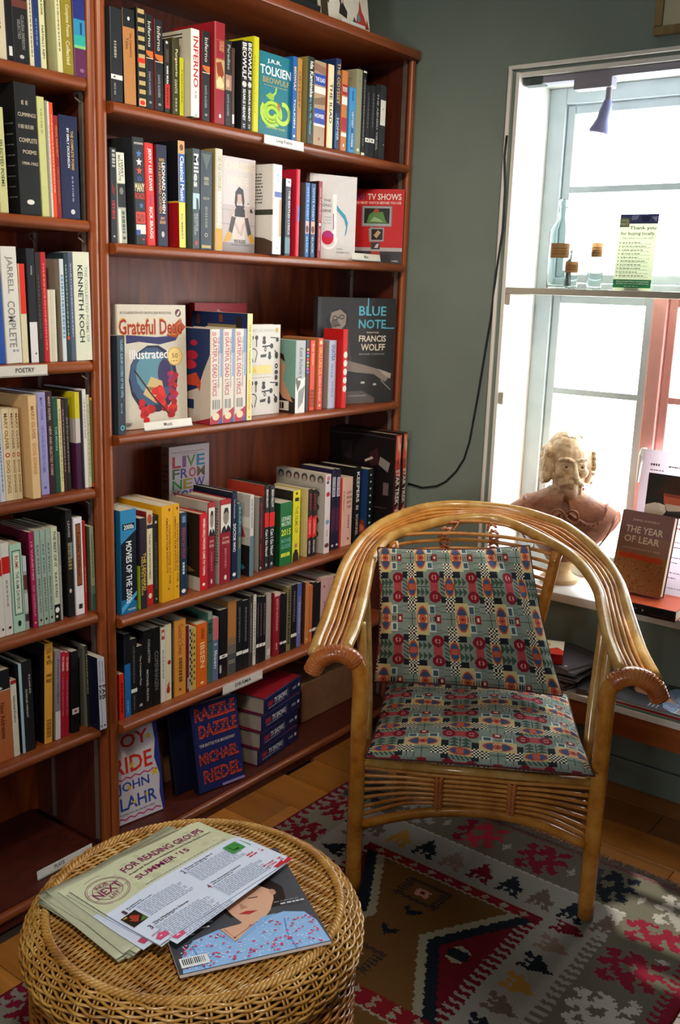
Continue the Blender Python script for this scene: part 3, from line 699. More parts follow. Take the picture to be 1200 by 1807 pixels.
('R3', 0.3476, 0.3906, 0.243, -0.002, '#d6cfc4', 'thick lyrics book, middle of three', [('R', '#6a86b4', 0.75, 0, 1, 0.25), ('R', '#8a9ac0', 0.8, 0.25, 1, 0.5), ('X', '50', '#b8283c', 0.1, 0.03, 0.45, 0.07), ('T', 'THE COMPLETE ANNOTATED', '#5a5a6c', 0.6, 0.08, 0.72, 0.62), ('T', 'GRATEFUL DEAD LYRICS', '#b03848', 0.15, 0.08, 0.52, 0.7), ('G', '#8a8a84', 0.15, 0.74, 0.8, 0.84), ('P', '#a8283c', [(0, 0.92), (1, 0.83), (1, 1), (0, 1)]), ('P', '#4a4a8c', [(0.6, 1), (1, 0.92), (1, 1)]), ('E', '#e4d0b0', 0.45, 0.92, 0.3, 0.04)], {'left': '#24345c', 'hc': 1, 'back': [], 'd': 0.15}),
('R3', 0.3917, 0.437, 0.243, -0.002, '#d6cfc4', 'thick lyrics book, last of three beside cream spine', [('R', '#6a86b4', 0.75, 0, 1, 0.25), ('R', '#8a9ac0', 0.8, 0.25, 1, 0.5), ('X', '50', '#b8283c', 0.1, 0.03, 0.45, 0.07), ('T', 'THE COMPLETE ANNOTATED', '#5a5a6c', 0.6, 0.08, 0.72, 0.62), ('T', 'GRATEFUL DEAD LYRICS', '#b03848', 0.15, 0.08, 0.52, 0.7), ('G', '#8a8a84', 0.15, 0.74, 0.8, 0.84), ('P', '#a8283c', [(0, 0.92), (1, 0.83), (1, 1), (0, 1)]), ('P', '#4a4a8c', [(0.6, 1), (1, 0.92), (1, 1)]), ('E', '#e4d0b0', 0.45, 0.92, 0.3, 0.04)], {'left': '#24345c', 'hc': 1, 'back': [], 'd': 0.15}),
('R3', 0.4393, 0.4596, 0.282, -0.002, '#e6d48c', 'tall cream yellow spine with navy side', [('T', 'THE GUITAR HANDBOOK', '#8a8448', 0.3, 0.1, 0.7, 0.56), ('T', 'RALPH DENYER', '#c8a040', 0.3, 0.62, 0.65, 0.9), ('E', '#8a8448', 0.5, 0.97, 0.2, 0.008)], {'left': '#1c2c58', 'back': [('R', '#8a7c58', 0.3, 0.11, 0.8, 0.14), ('P', '#5a3028', [(0.1, 0.03), (0.16, 0.03), (0.16, 0.12), (0.1, 0.12)]), ('P', '#6a3a28', [(0.5, 0.02), (0.57, 0.02), (0.57, 0.09), (0.5, 0.09)]), ('P', '#2a2424', [(0.8, 0.03), (0.9, 0.03), (0.9, 0.16), (0.8, 0.14)])], 'd': 0.21}),
('R3', 0.6594, 0.7031, 0.207, -0.017, '#a8acae', 'silver spine with photo of hands', [('T', 'Keith Richards', '#5a6264', 0.35, 0.1, 0.72, 0.47), ('P', '#e0e0dc', [(0, 0.6), (1, 0.5), (1, 1), (0, 1)]), ('P', '#5a5450', [(0, 0.52), (0.6, 0.48), (0.5, 0.6), (0.2, 0.7)]), ('E', '#d8d8d8', 0.4, 0.53, 0.2, 0.02), ('P', '#8a8a88', [(0.3, 0.7), (1, 0.62), (0.8, 0.85), (0.3, 0.95)])], {'left': '#6f9a92', 'back': [('P', '#26221f', [(0, 0.8), (0.25, 0.5), (0.6, 0.7), (1, 0.8), (1, 1), (0, 1)]), ('P', '#c09074', [(0.15, 0.25), (0.55, 0.2), (0.75, 0.35), (0.7, 0.55), (0.95, 0.85), (0.7, 0.8), (0.45, 0.55), (0.2, 0.5)]), ('P', '#2a1f1a', [(0.05, 0.2), (0.35, 0.1), (0.7, 0.2), (0.75, 0.3), (0.5, 0.2), (0.2, 0.3), (0.12, 0.42)]), ('R', '#d8d4c8', 0.1, 0.84, 0.85, 0.97), ('G', '#222', 0.2, 0.86, 0.75, 0.95)], 'd': 0.155}),
('R3', 0.724, 0.7398, 0.207, -0.032, '#2a2426', 'thin black spine with many coloured letters', [('R', '#c8a030', 0.2, 0.12, 0.8, 0.15), ('R', '#b04aa0', 0.2, 0.16499999999999998, 0.8, 0.195), ('R', '#3a9ac0', 0.2, 0.21, 0.8, 0.24), ('R', '#c84030', 0.2, 0.255, 0.8, 0.28500000000000003), ('R', '#c8a030', 0.2, 0.3, 0.8, 0.32999999999999996), ('R', '#7aa83c', 0.2, 0.345, 0.8, 0.375), ('R', '#b04aa0', 0.2, 0.39, 0.8, 0.42000000000000004), ('R', '#3a6ac0', 0.2, 0.435, 0.8, 0.46499999999999997)], {}),
('R3', 0.7438, 0.7657, 0.205, -0.032, '#d9421f', 'plain orange red spine', [('T', 'Bob Dylan', '#f0c0a0', 0.3, 0.05, 0.7, 0.35), ('G', '#8a2410', 0.1, 0.7, 0.9, 0.95)], {}),
('R3', 0.78, 0.8032, 0.211, -0.032, '#cf4a38', 'coral spine with ochre capitals and tan side', [('E', '#e8c890', 0.5, 0.06, 0.3, 0.03), ('T', 'GIRLS LIKE US', '#e6a84c', 0.2, 0.12, 0.8, 0.5), ('T', 'SHEILA WELLER', '#e8b0a0', 0.3, 0.52, 0.65, 0.88), ('E', '#e0c0a0', 0.5, 0.94, 0.2, 0.02)], {'left': '#a8763e'}),
('R3', 0.8336, 0.8701, 0.203, -0.032, '#b3b9d2', 'lavender grey spine', [('T', 'SINATRA', '#4c5c88', 0.25, 0.06, 0.75, 0.3), ('G', '#7a88b0', 0.3, 0.34, 0.5, 0.55), ('G', '#8a96b8', 0.4, 0.6, 0.6, 0.85)], {'left': '#8e8a84', 'hc': 1}),
('R3', 0.8739, 0.8983, 0.236, -0.012, '#cf1f1e', 'red spine with column of white discs', [('E', '#ece4dc', 0.55, 0.32, 0.42, 0.043), ('E', '#ece4dc', 0.55, 0.428, 0.42, 0.043), ('E', '#ece4dc', 0.55, 0.536, 0.42, 0.043), ('E', '#ece4dc', 0.55, 0.644, 0.42, 0.043), ('E', '#ece4dc', 0.55, 0.752, 0.42, 0.043)], {'left': '#b81c1c', 'hc': 1, 'd': 0.075}),
('R4', 0.0195, 0.0689, 0.264, -0.026, '#1c6c9e', 'blue and black spine with white letters', [('R', '#122030', 0, 0.36, 1, 0.86), ('P', '#0e1a28', [(0, 0.3), (1, 0.2), (1, 0.9), (0, 0.8)]), ('P', '#2f86b8', [(0, 0.0), (1, 0.0), (1, 0.2), (0, 0.32)]), ('P', '#4aa4d8', [(0, 0.93), (1, 0.8), (1, 0.84), (0, 0.99)]), ('R', '#10151c', 0.12, 0.13, 0.9, 0.19), ('X', '2000s', '#e8f4f8', 0.2, 0.14, 0.85, 0.185), ('T', 'MOVIES OF THE 2000s', '#f0f6f8', 0.32, 0.3, 0.7, 0.9), ('X', 'TASCHEN', '#d8e8f0', 0.4, 0.955, 0.9, 0.975)], {}),
('R4', 0.081, 0.1027, 0.235, -0.026, '#2c2430', 'dark spine with yellow capitals and lime side', [('T', 'THE LEONARD', '#e0c03c', 0.45, 0.38, 0.85, 0.8), ('T', 'MALTIN GUIDE', '#c8b060', 0.15, 0.42, 0.4, 0.85)], {'left': '#2c2430', 'back': [('R', '#a8b828', 0.3, 0.52, 1, 1)]}),
('R4', 0.1122, 0.1318, 0.246, -0.036, '#ded6ae', 'cream spine with portrait top and red foot', [('R', '#c8b89c', 0, 0, 1, 0.18), ('E', '#a84c2c', 0.5, 0.08, 0.4, 0.05), ('R', '#2a2430', 0, 0.14, 1, 0.18), ('T', 'THE BEST OLD MOVIES FOR FAMILIES', '#6a6648', 0.35, 0.24, 0.65, 0.72), ('R', '#c02018', 0, 0.78, 1, 1), ('E', '#e8d8c0', 0.5, 0.9, 0.3, 0.03)], {'left': '#8a1c24'}),
('R4', 0.1327, 0.1532, 0.232, -0.036, '#2a2c2e', 'black spine behind yellow pair', [('R', '#c8c4b4', 0.3, 0.06, 0.7, 0.09), ('G', '#5a5c5e', 0.38, 0.3, 0.62, 0.85), ('E', '#bbb', 0.5, 0.95, 0.15, 0.012)], {'hc': 1}),
('R4', 0.1536, 0.1924, 0.254, -0.026, '#dca41c', 'thick yellow spine, left of the yellow pair', [('R', '#6a4a10', 0.6, 0.03, 0.75, 0.06), ('T', 'CONVERSATIONS AT THE', '#7a5410', 0.62, 0.2, 0.78, 0.82), ('T', 'AMERICAN FILM INSTITUTE', '#7a5410', 0.38, 0.12, 0.54, 0.7), ('E', '#9a6c14', 0.6, 0.87, 0.1, 0.012)], {'d': 0.17}),
('R4', 0.1934, 0.2146, 0.254, -0.026, '#dca41c', 'yellow spine, right of the yellow pair', [('R', '#6a4a10', 0.5, 0.03, 0.75, 0.06), ('T', 'CONVERSATIONS AT THE', '#7a5410', 0.55, 0.2, 0.85, 0.82), ('T', 'AMERICAN FILM INSTITUTE', '#7a5410', 0.15, 0.12, 0.45, 0.7), ('E', '#9a6c14', 0.6, 0.87, 0.2, 0.012)], {'d': 0.17}),
('R4', 0.2262, 0.2509, 0.224, -0.036, '#1c3450', 'navy spine with pink capitals', [('R', '#6a8aa8', 0.3, 0.04, 0.8, 0.12), ('T', 'FRENCH FILM', '#a83a4a', 0.3, 0.18, 0.75, 0.55), ('G', '#c0ccd4', 0.35, 0.6, 0.65, 0.75), ('E', '#e8eef0', 0.5, 0.95, 0.3, 0.025)], {}),
('R4', 0.2894, 0.3173, 0.212, -0.026, '#c91c2c', 'red spine with white capitals and dark painting side', [('T', 'WHEN HOLLYWOOD CAME TO TOWN', '#f2e6e2', 0.35, 0.06, 0.7, 0.8), ('E', '#f2e6e2', 0.5, 0.92, 0.2, 0.02)], {'left': '#2c2218', 'back': [('P', '#7a5428', [(0.2, 0.25), (0.6, 0.2), (0.7, 0.5), (0.4, 0.55)]), ('P', '#8a6a3a', [(0.1, 0.7), (0.5, 0.6), (0.9, 0.75), (0.6, 0.8)]), ('E', '#a8743c', 0.45, 0.3, 0.12, 0.05), ('P', '#5a3420', [(0.3, 0.5), (0.8, 0.45), (0.7, 0.6)]), ('R', '#b8b0a0', 0, 0.82, 1, 1)], 'hc': 1, 'd': 0.19}),
('R4', 0.3245, 0.3507, 0.237, -0.031, '#8d1a2c', 'dark red spine with portrait, partly hidden copy', [('R', '#a82a34', 0, 0, 1, 0.06), ('R', '#dcdcd4', 0.03, 0.06, 0.97, 0.39), ('E', '#8a8078', 0.52, 0.21, 0.27, 0.09), ('P', '#26241f', [(0.25, 0.17), (0.4, 0.1), (0.7, 0.1), (0.8, 0.18), (0.6, 0.14), (0.35, 0.16)]), ('P', '#1c1e22', [(0.05, 0.39), (0.2, 0.33), (0.4, 0.3), (0.55, 0.36), (0.7, 0.3), (0.95, 0.35), (0.97, 0.39)]), ('X', 'JOHN', '#d8b8a8', 0.2, 0.44, 0.8, 0.475), ('X', 'WAYNE', '#d8b8a8', 0.15, 0.49, 0.85, 0.525), ('G', '#b06a6c', 0.4, 0.58, 0.6, 0.82), ('E', '#e8dcd8', 0.5, 0.93, 0.12, 0.03)], {'left': '#a8a69e', 'hc': 1, 'back': [('G', '#5a5a56', 0.5, 0.1, 0.95, 0.115), ('G', '#5a5a56', 0.5, 0.135, 0.95, 0.15000000000000002), ('G', '#5a5a56', 0.5, 0.17, 0.95, 0.185), ('G', '#5a5a56', 0.5, 0.20500000000000002, 0.95, 0.22000000000000003), ('G', '#5a5a56', 0.5, 0.24000000000000002, 0.95, 0.255), ('G', '#5a5a56', 0.5, 0.275, 0.95, 0.29000000000000004), ('G', '#5a5a56', 0.5, 0.31000000000000005, 0.95, 0.325), ('G', '#5a5a56', 0.5, 0.34500000000000003, 0.95, 0.36000000000000004), ('G', '#5a5a56', 0.5, 0.38, 0.95, 0.395), ('G', '#5a5a56', 0.5, 0.41500000000000004, 0.95, 0.43000000000000005), ('G', '#5a5a56', 0.5, 0.45000000000000007, 0.95, 0.465), ('G', '#5a5a56', 0.5, 0.485, 0.95, 0.5), ('G', '#5a5a56', 0.5, 0.52, 0.95, 0.535), ('G', '#5a5a56', 0.5, 0.555, 0.95, 0.5700000000000001), ('G', '#5a5a56', 0.5, 0.5900000000000001, 0.95, 0.6050000000000001), ('G', '#5a5a56', 0.5, 0.625, 0.95, 0.64), ('G', '#5a5a56', 0.5, 0.66, 0.95, 0.675), ('G', '#5a5a56', 0.5, 0.6950000000000001, 0.95, 0.7100000000000001), ('G', '#5a5a56', 0.5, 0.7300000000000001, 0.95, 0.7450000000000001), ('G', '#5a5a56', 0.5, 0.765, 0.95, 0.78)]}),
('R4', 0.3707, 0.4135, 0.237, -0.031, '#8d1a2c', 'dark red spine with portrait, front copy', [('R', '#a82a34', 0, 0, 1, 0.06), ('R', '#dcdcd4', 0.03, 0.06, 0.97, 0.39), ('E', '#8a8078', 0.52, 0.21, 0.27, 0.09), ('P', '#26241f', [(0.25, 0.17), (0.4, 0.1), (0.7, 0.1), (0.8, 0.18), (0.6, 0.14), (0.35, 0.16)]), ('P', '#1c1e22', [(0.05, 0.39), (0.2, 0.33), (0.4, 0.3), (0.55, 0.36), (0.7, 0.3), (0.95, 0.35), (0.97, 0.39)]), ('X', 'JOHN', '#d8b8a8', 0.2, 0.44, 0.8, 0.475), ('X', 'WAYNE', '#d8b8a8', 0.15, 0.49, 0.85, 0.525), ('G', '#b06a6c', 0.4, 0.58, 0.6, 0.82), ('E', '#e8dcd8', 0.5, 0.93, 0.12, 0.03)], {'left': '#a8a69e', 'hc': 1, 'back': [('G', '#5a5a56', 0.5, 0.1, 0.95, 0.115), ('G', '#5a5a56', 0.5, 0.135, 0.95, 0.15000000000000002), ('G', '#5a5a56', 0.5, 0.17, 0.95, 0.185), ('G', '#5a5a56', 0.5, 0.20500000000000002, 0.95, 0.22000000000000003), ('G', '#5a5a56', 0.5, 0.24000000000000002, 0.95, 0.255), ('G', '#5a5a56', 0.5, 0.275, 0.95, 0.29000000000000004), ('G', '#5a5a56', 0.5, 0.31000000000000005, 0.95, 0.325), ('G', '#5a5a56', 0.5, 0.34500000000000003, 0.95, 0.36000000000000004), ('G', '#5a5a56', 0.5, 0.38, 0.95, 0.395), ('G', '#5a5a56', 0.5, 0.41500000000000004, 0.95, 0.43000000000000005), ('G', '#5a5a56', 0.5, 0.45000000000000007, 0.95, 0.465), ('G', '#5a5a56', 0.5, 0.485, 0.95, 0.5), ('G', '#5a5a56', 0.5, 0.52, 0.95, 0.535), ('G', '#5a5a56', 0.5, 0.555, 0.95, 0.5700000000000001), ('G', '#5a5a56', 0.5, 0.5900000000000001, 0.95, 0.6050000000000001), ('G', '#5a5a56', 0.5, 0.625, 0.95, 0.64), ('G', '#5a5a56', 0.5, 0.66, 0.95, 0.675), ('G', '#5a5a56', 0.5, 0.6950000000000001, 0.95, 0.7100000000000001), ('G', '#5a5a56', 0.5, 0.7300000000000001, 0.95, 0.7450000000000001), ('G', '#5a5a56', 0.5, 0.765, 0.95, 0.78)]}),
('R4', 0.4211, 0.4442, 0.251, -0.036, '#161e3c', 'navy spine with white block capitals', [('T', 'DOCTOR WHO', '#eef2f4', 0.25, 0.36, 0.75, 0.68), ('T', 'The Encyclopedia', '#b0b8d0', 0.3, 0.08, 0.6, 0.3), ('E', '#e8eef0', 0.5, 0.94, 0.3, 0.022)], {'left': '#12182c', 'hc': 1}),
('R4', 0.4465, 0.4605, 0.216, -0.036, '#3a5a68', 'thin teal spine', [('T', 'MARX', '#7ab0b8', 0.3, 0.05, 0.7, 0.4), ('T', 'BROTHERS', '#c0b050', 0.3, 0.45, 0.7, 0.6)], {}),
('R4', 0.4829, 0.4986, 0.236, -0.024, '#c8c8c4', 'thin pale spine with colourful side', [('T', 'NOTES ON THE SHOOTING', '#3a3a3c', 0.3, 0.05, 0.7, 0.4), ('R', '#5a7a88', 0, 0.5, 1, 1)], {'left': '#b8b6ae', 'back': [('R', '#b85a24', 0.0, 0.06, 0.7, 0.25), ('R', '#d8d8d0', 0, 0.27, 1, 0.4), ('P', '#a83a44', [(0.0, 0.38), (0.8, 0.34), (0.9, 0.52), (0.1, 0.6)]), ('E', '#c8a0a0', 0.5, 0.45, 0.2, 0.05), ('R', '#1c1a1c', 0, 0.62, 1, 1), ('E', '#a87860', 0.4, 0.72, 0.18, 0.05), ('E', '#2a7a80', 0.5, 0.9, 0.4, 0.06)], 'd': 0.17}),
('R4', 0.5347, 0.5519, 0.22, -0.036, '#2c2028', 'black spine with dark red capitals', [('T', 'JOHN CASSAVETES', '#a8303c', 0.3, 0.08, 0.7, 0.55), ('T', 'VINCENT', '#a8303c', 0.3, 0.62, 0.7, 0.85), ('E', '#ccc', 0.5, 0.95, 0.2, 0.015)], {'left': '#98948c', 'back': [('G', '#6a6864', 0.1, 0.2, 0.7, 0.215), ('G', '#6a6864', 0.1, 0.23500000000000001, 0.7, 0.25), ('G', '#6a6864', 0.1, 0.27, 0.7, 0.28500000000000003), ('G', '#6a6864', 0.1, 0.30500000000000005, 0.7, 0.32), ('G', '#6a6864', 0.1, 0.34, 0.7, 0.355), ('G', '#6a6864', 0.1, 0.375, 0.7, 0.39), ('G', '#6a6864', 0.1, 0.41000000000000003, 0.7, 0.42500000000000004), ('G', '#6a6864', 0.1, 0.44500000000000006, 0.7, 0.46), ('G', '#6a6864', 0.1, 0.48000000000000004, 0.7, 0.495), ('G', '#6a6864', 0.1, 0.5150000000000001, 0.7, 0.53), ('G', '#6a6864', 0.1, 0.55, 0.7, 0.5650000000000001), ('G', '#6a6864', 0.1, 0.585, 0.7, 0.6), ('G', '#6a6864', 0.1, 0.6200000000000001, 0.7, 0.635), ('G', '#6a6864', 0.1, 0.655, 0.7, 0.67), ('G', '#6a6864', 0.1, 0.6900000000000001, 0.7, 0.7050000000000001), ('G', '#6a6864', 0.1, 0.7250000000000001, 0.7, 0.74)]}),
('R4', 0.558, 0.5779, 0.251, -0.036, '#202226', 'black spine with red band and white script, left twin', [('T', 'BRIAN KELLOW', '#e4e4e0', 0.3, 0.05, 0.75, 0.26), ('R', '#d0241c', 0, 0.32, 1, 0.49), ('T', 'Can I Go Now?', '#e8e8e4', 0.22, 0.52, 0.8, 0.84), ('E', '#aaa', 0.5, 0.94, 0.2, 0.02)], {'left': '#a03020', 'hc': 1}),
('R4', 0.5792, 0.6031, 0.248, -0.036, '#202226', 'black spine with red band and white script, right twin', [('T', 'BRIAN KELLOW', '#e4e4e0', 0.3, 0.05, 0.75, 0.26), ('R', '#d0241c', 0, 0.32, 1, 0.49), ('T', 'Can I Go Now?', '#e8e8e4', 0.22, 0.52, 0.8, 0.84), ('E', '#aaa', 0.5, 0.94, 0.2, 0.02)], {'left': None, 'hc': 1}),
('R4', 0.6181, 0.6726, 0.191, -0.028, '#1d6a36', 'thick green paperback with white and lime capitals', [('X', 'LEONARD', '#cfe6cc', 0.12, 0.22, 0.9, 0.29), ('X', "MALTIN'S", '#cfe6cc', 0.12, 0.3, 0.9, 0.37), ('X', '2015', '#d6e03c', 0.1, 0.42, 0.9, 0.52), ('X', 'MOVIE', '#6ab0a8', 0.1, 0.57, 0.9, 0.64), ('X', 'GUIDE', '#6ab0a8', 0.1, 0.66, 0.9, 0.73), ('G', '#d6e03c', 0.1, 0.8, 0.9, 0.86)], {'left': '#143c22'}),
('R4', 0.6848, 0.7182, 0.217, -0.036, '#dcd31e', 'bright yellow spine with figure at the foot', [('R', '#2a2a1c', 0.25, 0.1, 0.8, 0.15), ('E', '#3a3a1c', 0.5, 0.04, 0.15, 0.02), ('T', 'THE FILMS OF', '#8a8420', 0.3, 0.22, 0.75, 0.6), ('P', '#2a2420', [(0.1, 0.9), (0.4, 0.83), (0.7, 0.84), (0.9, 0.92), (0.95, 1), (0.05, 1)]), ('E', '#b0785c', 0.5, 0.78, 0.2, 0.035)], {'left': '#26221c'}),
('R4', 0.7563, 0.777, 0.212, -0.036, '#241f22', 'black spine with slanted red band, left of pair', [('T', 'JOHNNY', '#b03038', 0.25, 0.06, 0.75, 0.32), ('P', '#cf2a28', [(0, 0.42), (1, 0.38), (1, 0.7), (0, 0.73)]), ('T', 'CARSON', '#e8a098', 0.25, 0.45, 0.75, 0.66), ('T', 'HENRY BUSHKIN', '#d8d4d0', 0.3, 0.76, 0.7, 0.95)], {'left': '#c8ba8c', 'back': [('G', '#8a7c58', 0.1, 0.15, 0.8, 0.165), ('G', '#8a7c58', 0.1, 0.2, 0.8, 0.21500000000000002), ('G', '#8a7c58', 0.1, 0.25, 0.8, 0.265), ('G', '#8a7c58', 0.1, 0.30000000000000004, 0.8, 0.31500000000000006), ('G', '#8a7c58', 0.1, 0.35, 0.8, 0.365), ('G', '#8a7c58', 0.1, 0.4, 0.8, 0.41500000000000004), ('G', '#8a7c58', 0.1, 0.45000000000000007, 0.8, 0.4650000000000001), ('G', '#8a7c58', 0.1, 0.5, 0.8, 0.515), ('G', '#8a7c58', 0.1, 0.55, 0.8, 0.5650000000000001), ('G', '#8a7c58', 0.1, 0.6, 0.8, 0.615), ('G', '#8a7c58', 0.1, 0.65, 0.8, 0.665), ('G', '#8a7c58', 0.1, 0.7000000000000001, 0.8, 0.7150000000000001)]}),
('R4', 0.7784, 0.7994, 0.208, -0.036, '#241f22', 'black spine with slanted red band, right of pair', [('T', 'JOHNNY', '#b03038', 0.25, 0.06, 0.75, 0.32), ('P', '#cf2a28', [(0, 0.42), (1, 0.38), (1, 0.7), (0, 0.73)]), ('T', 'CARSON', '#e8a098', 0.25, 0.45, 0.75, 0.66), ('T', 'HENRY BUSHKIN', '#d8d4d0', 0.3, 0.76, 0.7, 0.95)], {'left': None, 'back': []}),
('R4', 0.8239, 0.8512, 0.25, -0.024, '#dcd0d4', 'white spine with small sketched faces', [('E', '#c87888', 0.5, 0.05, 0.3, 0.03), ('E', '#b8303c', 0.5, 0.25, 0.35, 0.03), ('E', '#7a9ac0', 0.5, 0.6, 0.35, 0.03), ('E', '#5a5a60', 0.4, 0.1, 0.25, 0.02), ('E', '#6a3a30', 0.5, 0.9, 0.4, 0.03), ('G', '#b0a0a4', 0.38, 0.7, 0.62, 0.8)], {'left': '#b5b1a8', 'back': [('E', '#4a4440', 0.1, 0.07, 0.06, 0.05), ('E', '#4a4440', 0.26, 0.07, 0.06, 0.05), ('E', '#4a4440', 0.42000000000000004, 0.07, 0.06, 0.05), ('E', '#4a4440', 0.58, 0.07, 0.06, 0.05), ('E', '#4a4440', 0.74, 0.07, 0.06, 0.05), ('E', '#4a4440', 0.9, 0.07, 0.06, 0.05), ('E', '#b09a8c', 0.1, 0.085, 0.035, 0.035), ('E', '#b09a8c', 0.26, 0.085, 0.035, 0.035), ('E', '#b09a8c', 0.42000000000000004, 0.085, 0.035, 0.035), ('E', '#b09a8c', 0.58, 0.085, 0.035, 0.035), ('E', '#b09a8c', 0.74, 0.085, 0.035, 0.035), ('E', '#b09a8c', 0.9, 0.085, 0.035, 0.035), ('E', '#4a4440', 0.8, 0.25, 0.09, 0.05), ('E', '#4a4440', 0.8, 0.42000000000000004, 0.09, 0.05), ('E', '#4a4440', 0.8, 0.5900000000000001, 0.09, 0.05), ('E', '#4a4440', 0.8, 0.76, 0.09, 0.05), ('E', '#b09a8c', 0.8, 0.265, 0.055, 0.035), ('E', '#b09a8c', 0.8, 0.43500000000000005, 0.055, 0.035), ('E', '#b09a8c', 0.8, 0.605, 0.055, 0.035), ('E', '#b09a8c', 0.8, 0.775, 0.055, 0.035)], 'd': 0.2}),
('R4', 0.871, 0.893, 0.26, -0.036, '#221c38', 'dark violet spine with white block, left of pair', [('R', '#c8c8d4', 0.15, 0.1, 0.85, 0.34), ('T', 'DOCTOR WHO', '#241c38', 0.25, 0.11, 0.75, 0.33), ('P', '#4a2440', [(0, 0.5), (1, 0.45), (1, 0.75), (0, 0.8)]), ('E', '#d8c8d0', 0.5, 0.95, 0.25, 0.015)], {}),
('R4', 0.8945, 0.9167, 0.257, -0.036, '#221c38', 'dark violet spine with white block, right of pair', [('R', '#c8c8d4', 0.15, 0.1, 0.85, 0.34), ('T', 'DOCTOR WHO', '#241c38', 0.25, 0.11, 0.75, 0.33), ('P', '#4a2440', [(0, 0.5), (1, 0.45), (1, 0.75), (0, 0.8)]), ('E', '#d8c8d0', 0.5, 0.95, 0.25, 0.015)], {}),
('R4', 0.9182, 0.9272, 0.224, -0.036, '#c02c24', 'sliver thin red spine', [], {}),
('R4', 0.9287, 0.9438, 0.226, -0.036, '#dfb4a4', 'narrow pale pink spine, left of pair', [('G', '#a05a50', 0.38, 0.2, 0.62, 0.5)], {}),
('R4', 0.9453, 0.9819, 0.223, -0.036, '#e0b8a8', 'pale pink spine with small dark capitals', [('X', 'LIVE', '#5a4440', 0.15, 0.2, 0.85, 0.24), ('X', 'FROM', '#6a4a30', 0.15, 0.27, 0.85, 0.31), ('X', 'NEW', '#8a3830', 0.15, 0.34, 0.85, 0.38), ('X', 'YORK', '#5a4440', 0.15, 0.41, 0.85, 0.45), ('G', '#9a7468', 0.38, 0.55, 0.62, 0.75), ('E', '#8a3830', 0.5, 0.9, 0.12, 0.02)], {}),
('R4', 0.9912, 1.0271, 0.25, -0.036, '#131417', 'black spine with spaced white capitals', [('T', 'KEEPERS', '#e8e8e6', 0.3, 0.06, 0.75, 0.46), ('G', '#aaa', 0.3, 0.5, 0.7, 0.56), ('T', 'SCHICKEL', '#c8c8c6', 0.35, 0.62, 0.7, 0.9)], {'hc': 1}),
('R4', 1.0429, 1.0749, 0.24, -0.021, '#131820', 'black spine dotted with pale blue discs', [('E', '#9ac4d0', 0.5, 0.08, 0.16, 0.015), ('E', '#9ac4d0', 0.5, 0.175, 0.16, 0.015), ('E', '#9ac4d0', 0.5, 0.27, 0.16, 0.015), ('E', '#9ac4d0', 0.5, 0.36500000000000005, 0.16, 0.015), ('E', '#9ac4d0', 0.5, 0.46, 0.16, 0.015), ('E', '#9ac4d0', 0.5, 0.5549999999999999, 0.16, 0.015), ('E', '#9ac4d0', 0.5, 0.65, 0.16, 0.015), ('E', '#9ac4d0', 0.5, 0.745, 0.16, 0.015), ('E', '#9ac4d0', 0.5, 0.84, 0.16, 0.015), ('E', '#9ac4d0', 0.5, 0.9349999999999999, 0.16, 0.015)], {'left': '#1c3a6c', 'back': [('P', '#8a3420', [(0.5, 0.75), (0.9, 0.7), (1, 0.85), (0.9, 1), (0.5, 1)]), ('E', '#c86a4c', 0.75, 0.82, 0.18, 0.06)]}),
('R5', 0.0167, 0.0315, 0.122, -0.036, '#d8301c', 'thin orange red spine against the left post', [('G', '#7a1c10', 0.3, 0.2, 0.7, 0.9)], {}),
('R5', 0.0334, 0.0531, 0.224, -0.036, '#1c4c8a', 'black spine with bright blue lower part', [('R', '#17191d', 0, 0, 1, 0.36), ('R', '#1f6cb4', 0, 0.36, 1, 1), ('G', '#6aa8e0', 0.38, 0.8, 0.62, 0.95)], {'left': '#17191d'}),
('R5', 0.054, 0.0749, 0.205, -0.036, '#1b1d20', 'black spine with white band beside blue book', [('R', '#e4e4e0', 0, 0.66, 1, 0.71), ('G', '#5a5c60', 0.38, 0.1, 0.62, 0.6), ('G', '#5a5c60', 0.38, 0.75, 0.62, 0.95)], {}),
('R5', 0.0759, 0.0961, 0.18, -0.036, '#17181a', 'black spine with white script', [('T', 'The Complete Plays', '#b8b8b4', 0.3, 0.15, 0.7, 0.6), ('R', '#aaa', 0.3, 0.88, 0.8, 0.92)], {}),
('R5', 0.0971, 0.1264, 0.216, -0.036, '#141517', 'thick black spine with vertical capitals', [('T', 'COLLECTED', '#b0b0ae', 0.5, 0.12, 0.75, 0.42), ('T', 'MICHAEL FRAYN', '#c0c0be', 0.3, 0.5, 0.55, 0.9)], {}),
('R5', 0.1274, 0.1543, 0.215, -0.036, '#121315', 'thick black spine with large dim capitals', [('T', 'COPENHAGEN', '#6a6c6e', 0.25, 0.3, 0.75, 0.8)], {}),
('R5', 0.1563, 0.1724, 0.209, -0.036, '#d9d6cc', 'white spine with red ornament top', [('R', '#a8483c', 0.15, 0.03, 0.85, 0.16), ('E', '#e8dcc8', 0.5, 0.09, 0.25, 0.03), ('G', '#8a8a84', 0.38, 0.3, 0.62, 0.7)], {}),
('R5', 0.1735, 0.1939, 0.213, -0.036, '#d8d2b0', 'cream spine with red splashes', [('E', '#a02a24', 0.6, 0.5, 0.3, 0.03), ('E', '#a02a24', 0.4, 0.86, 0.3, 0.05), ('P', '#a02a24', [(0.2, 0.8), (0.6, 0.75), (0.5, 0.9)])], {}),
('R5', 0.1949, 0.2021, 0.22, -0.036, '#2a2422', 'thin dark brown spine', [('G', '#8a8278', 0.38, 0.1, 0.62, 0.8)], {}),
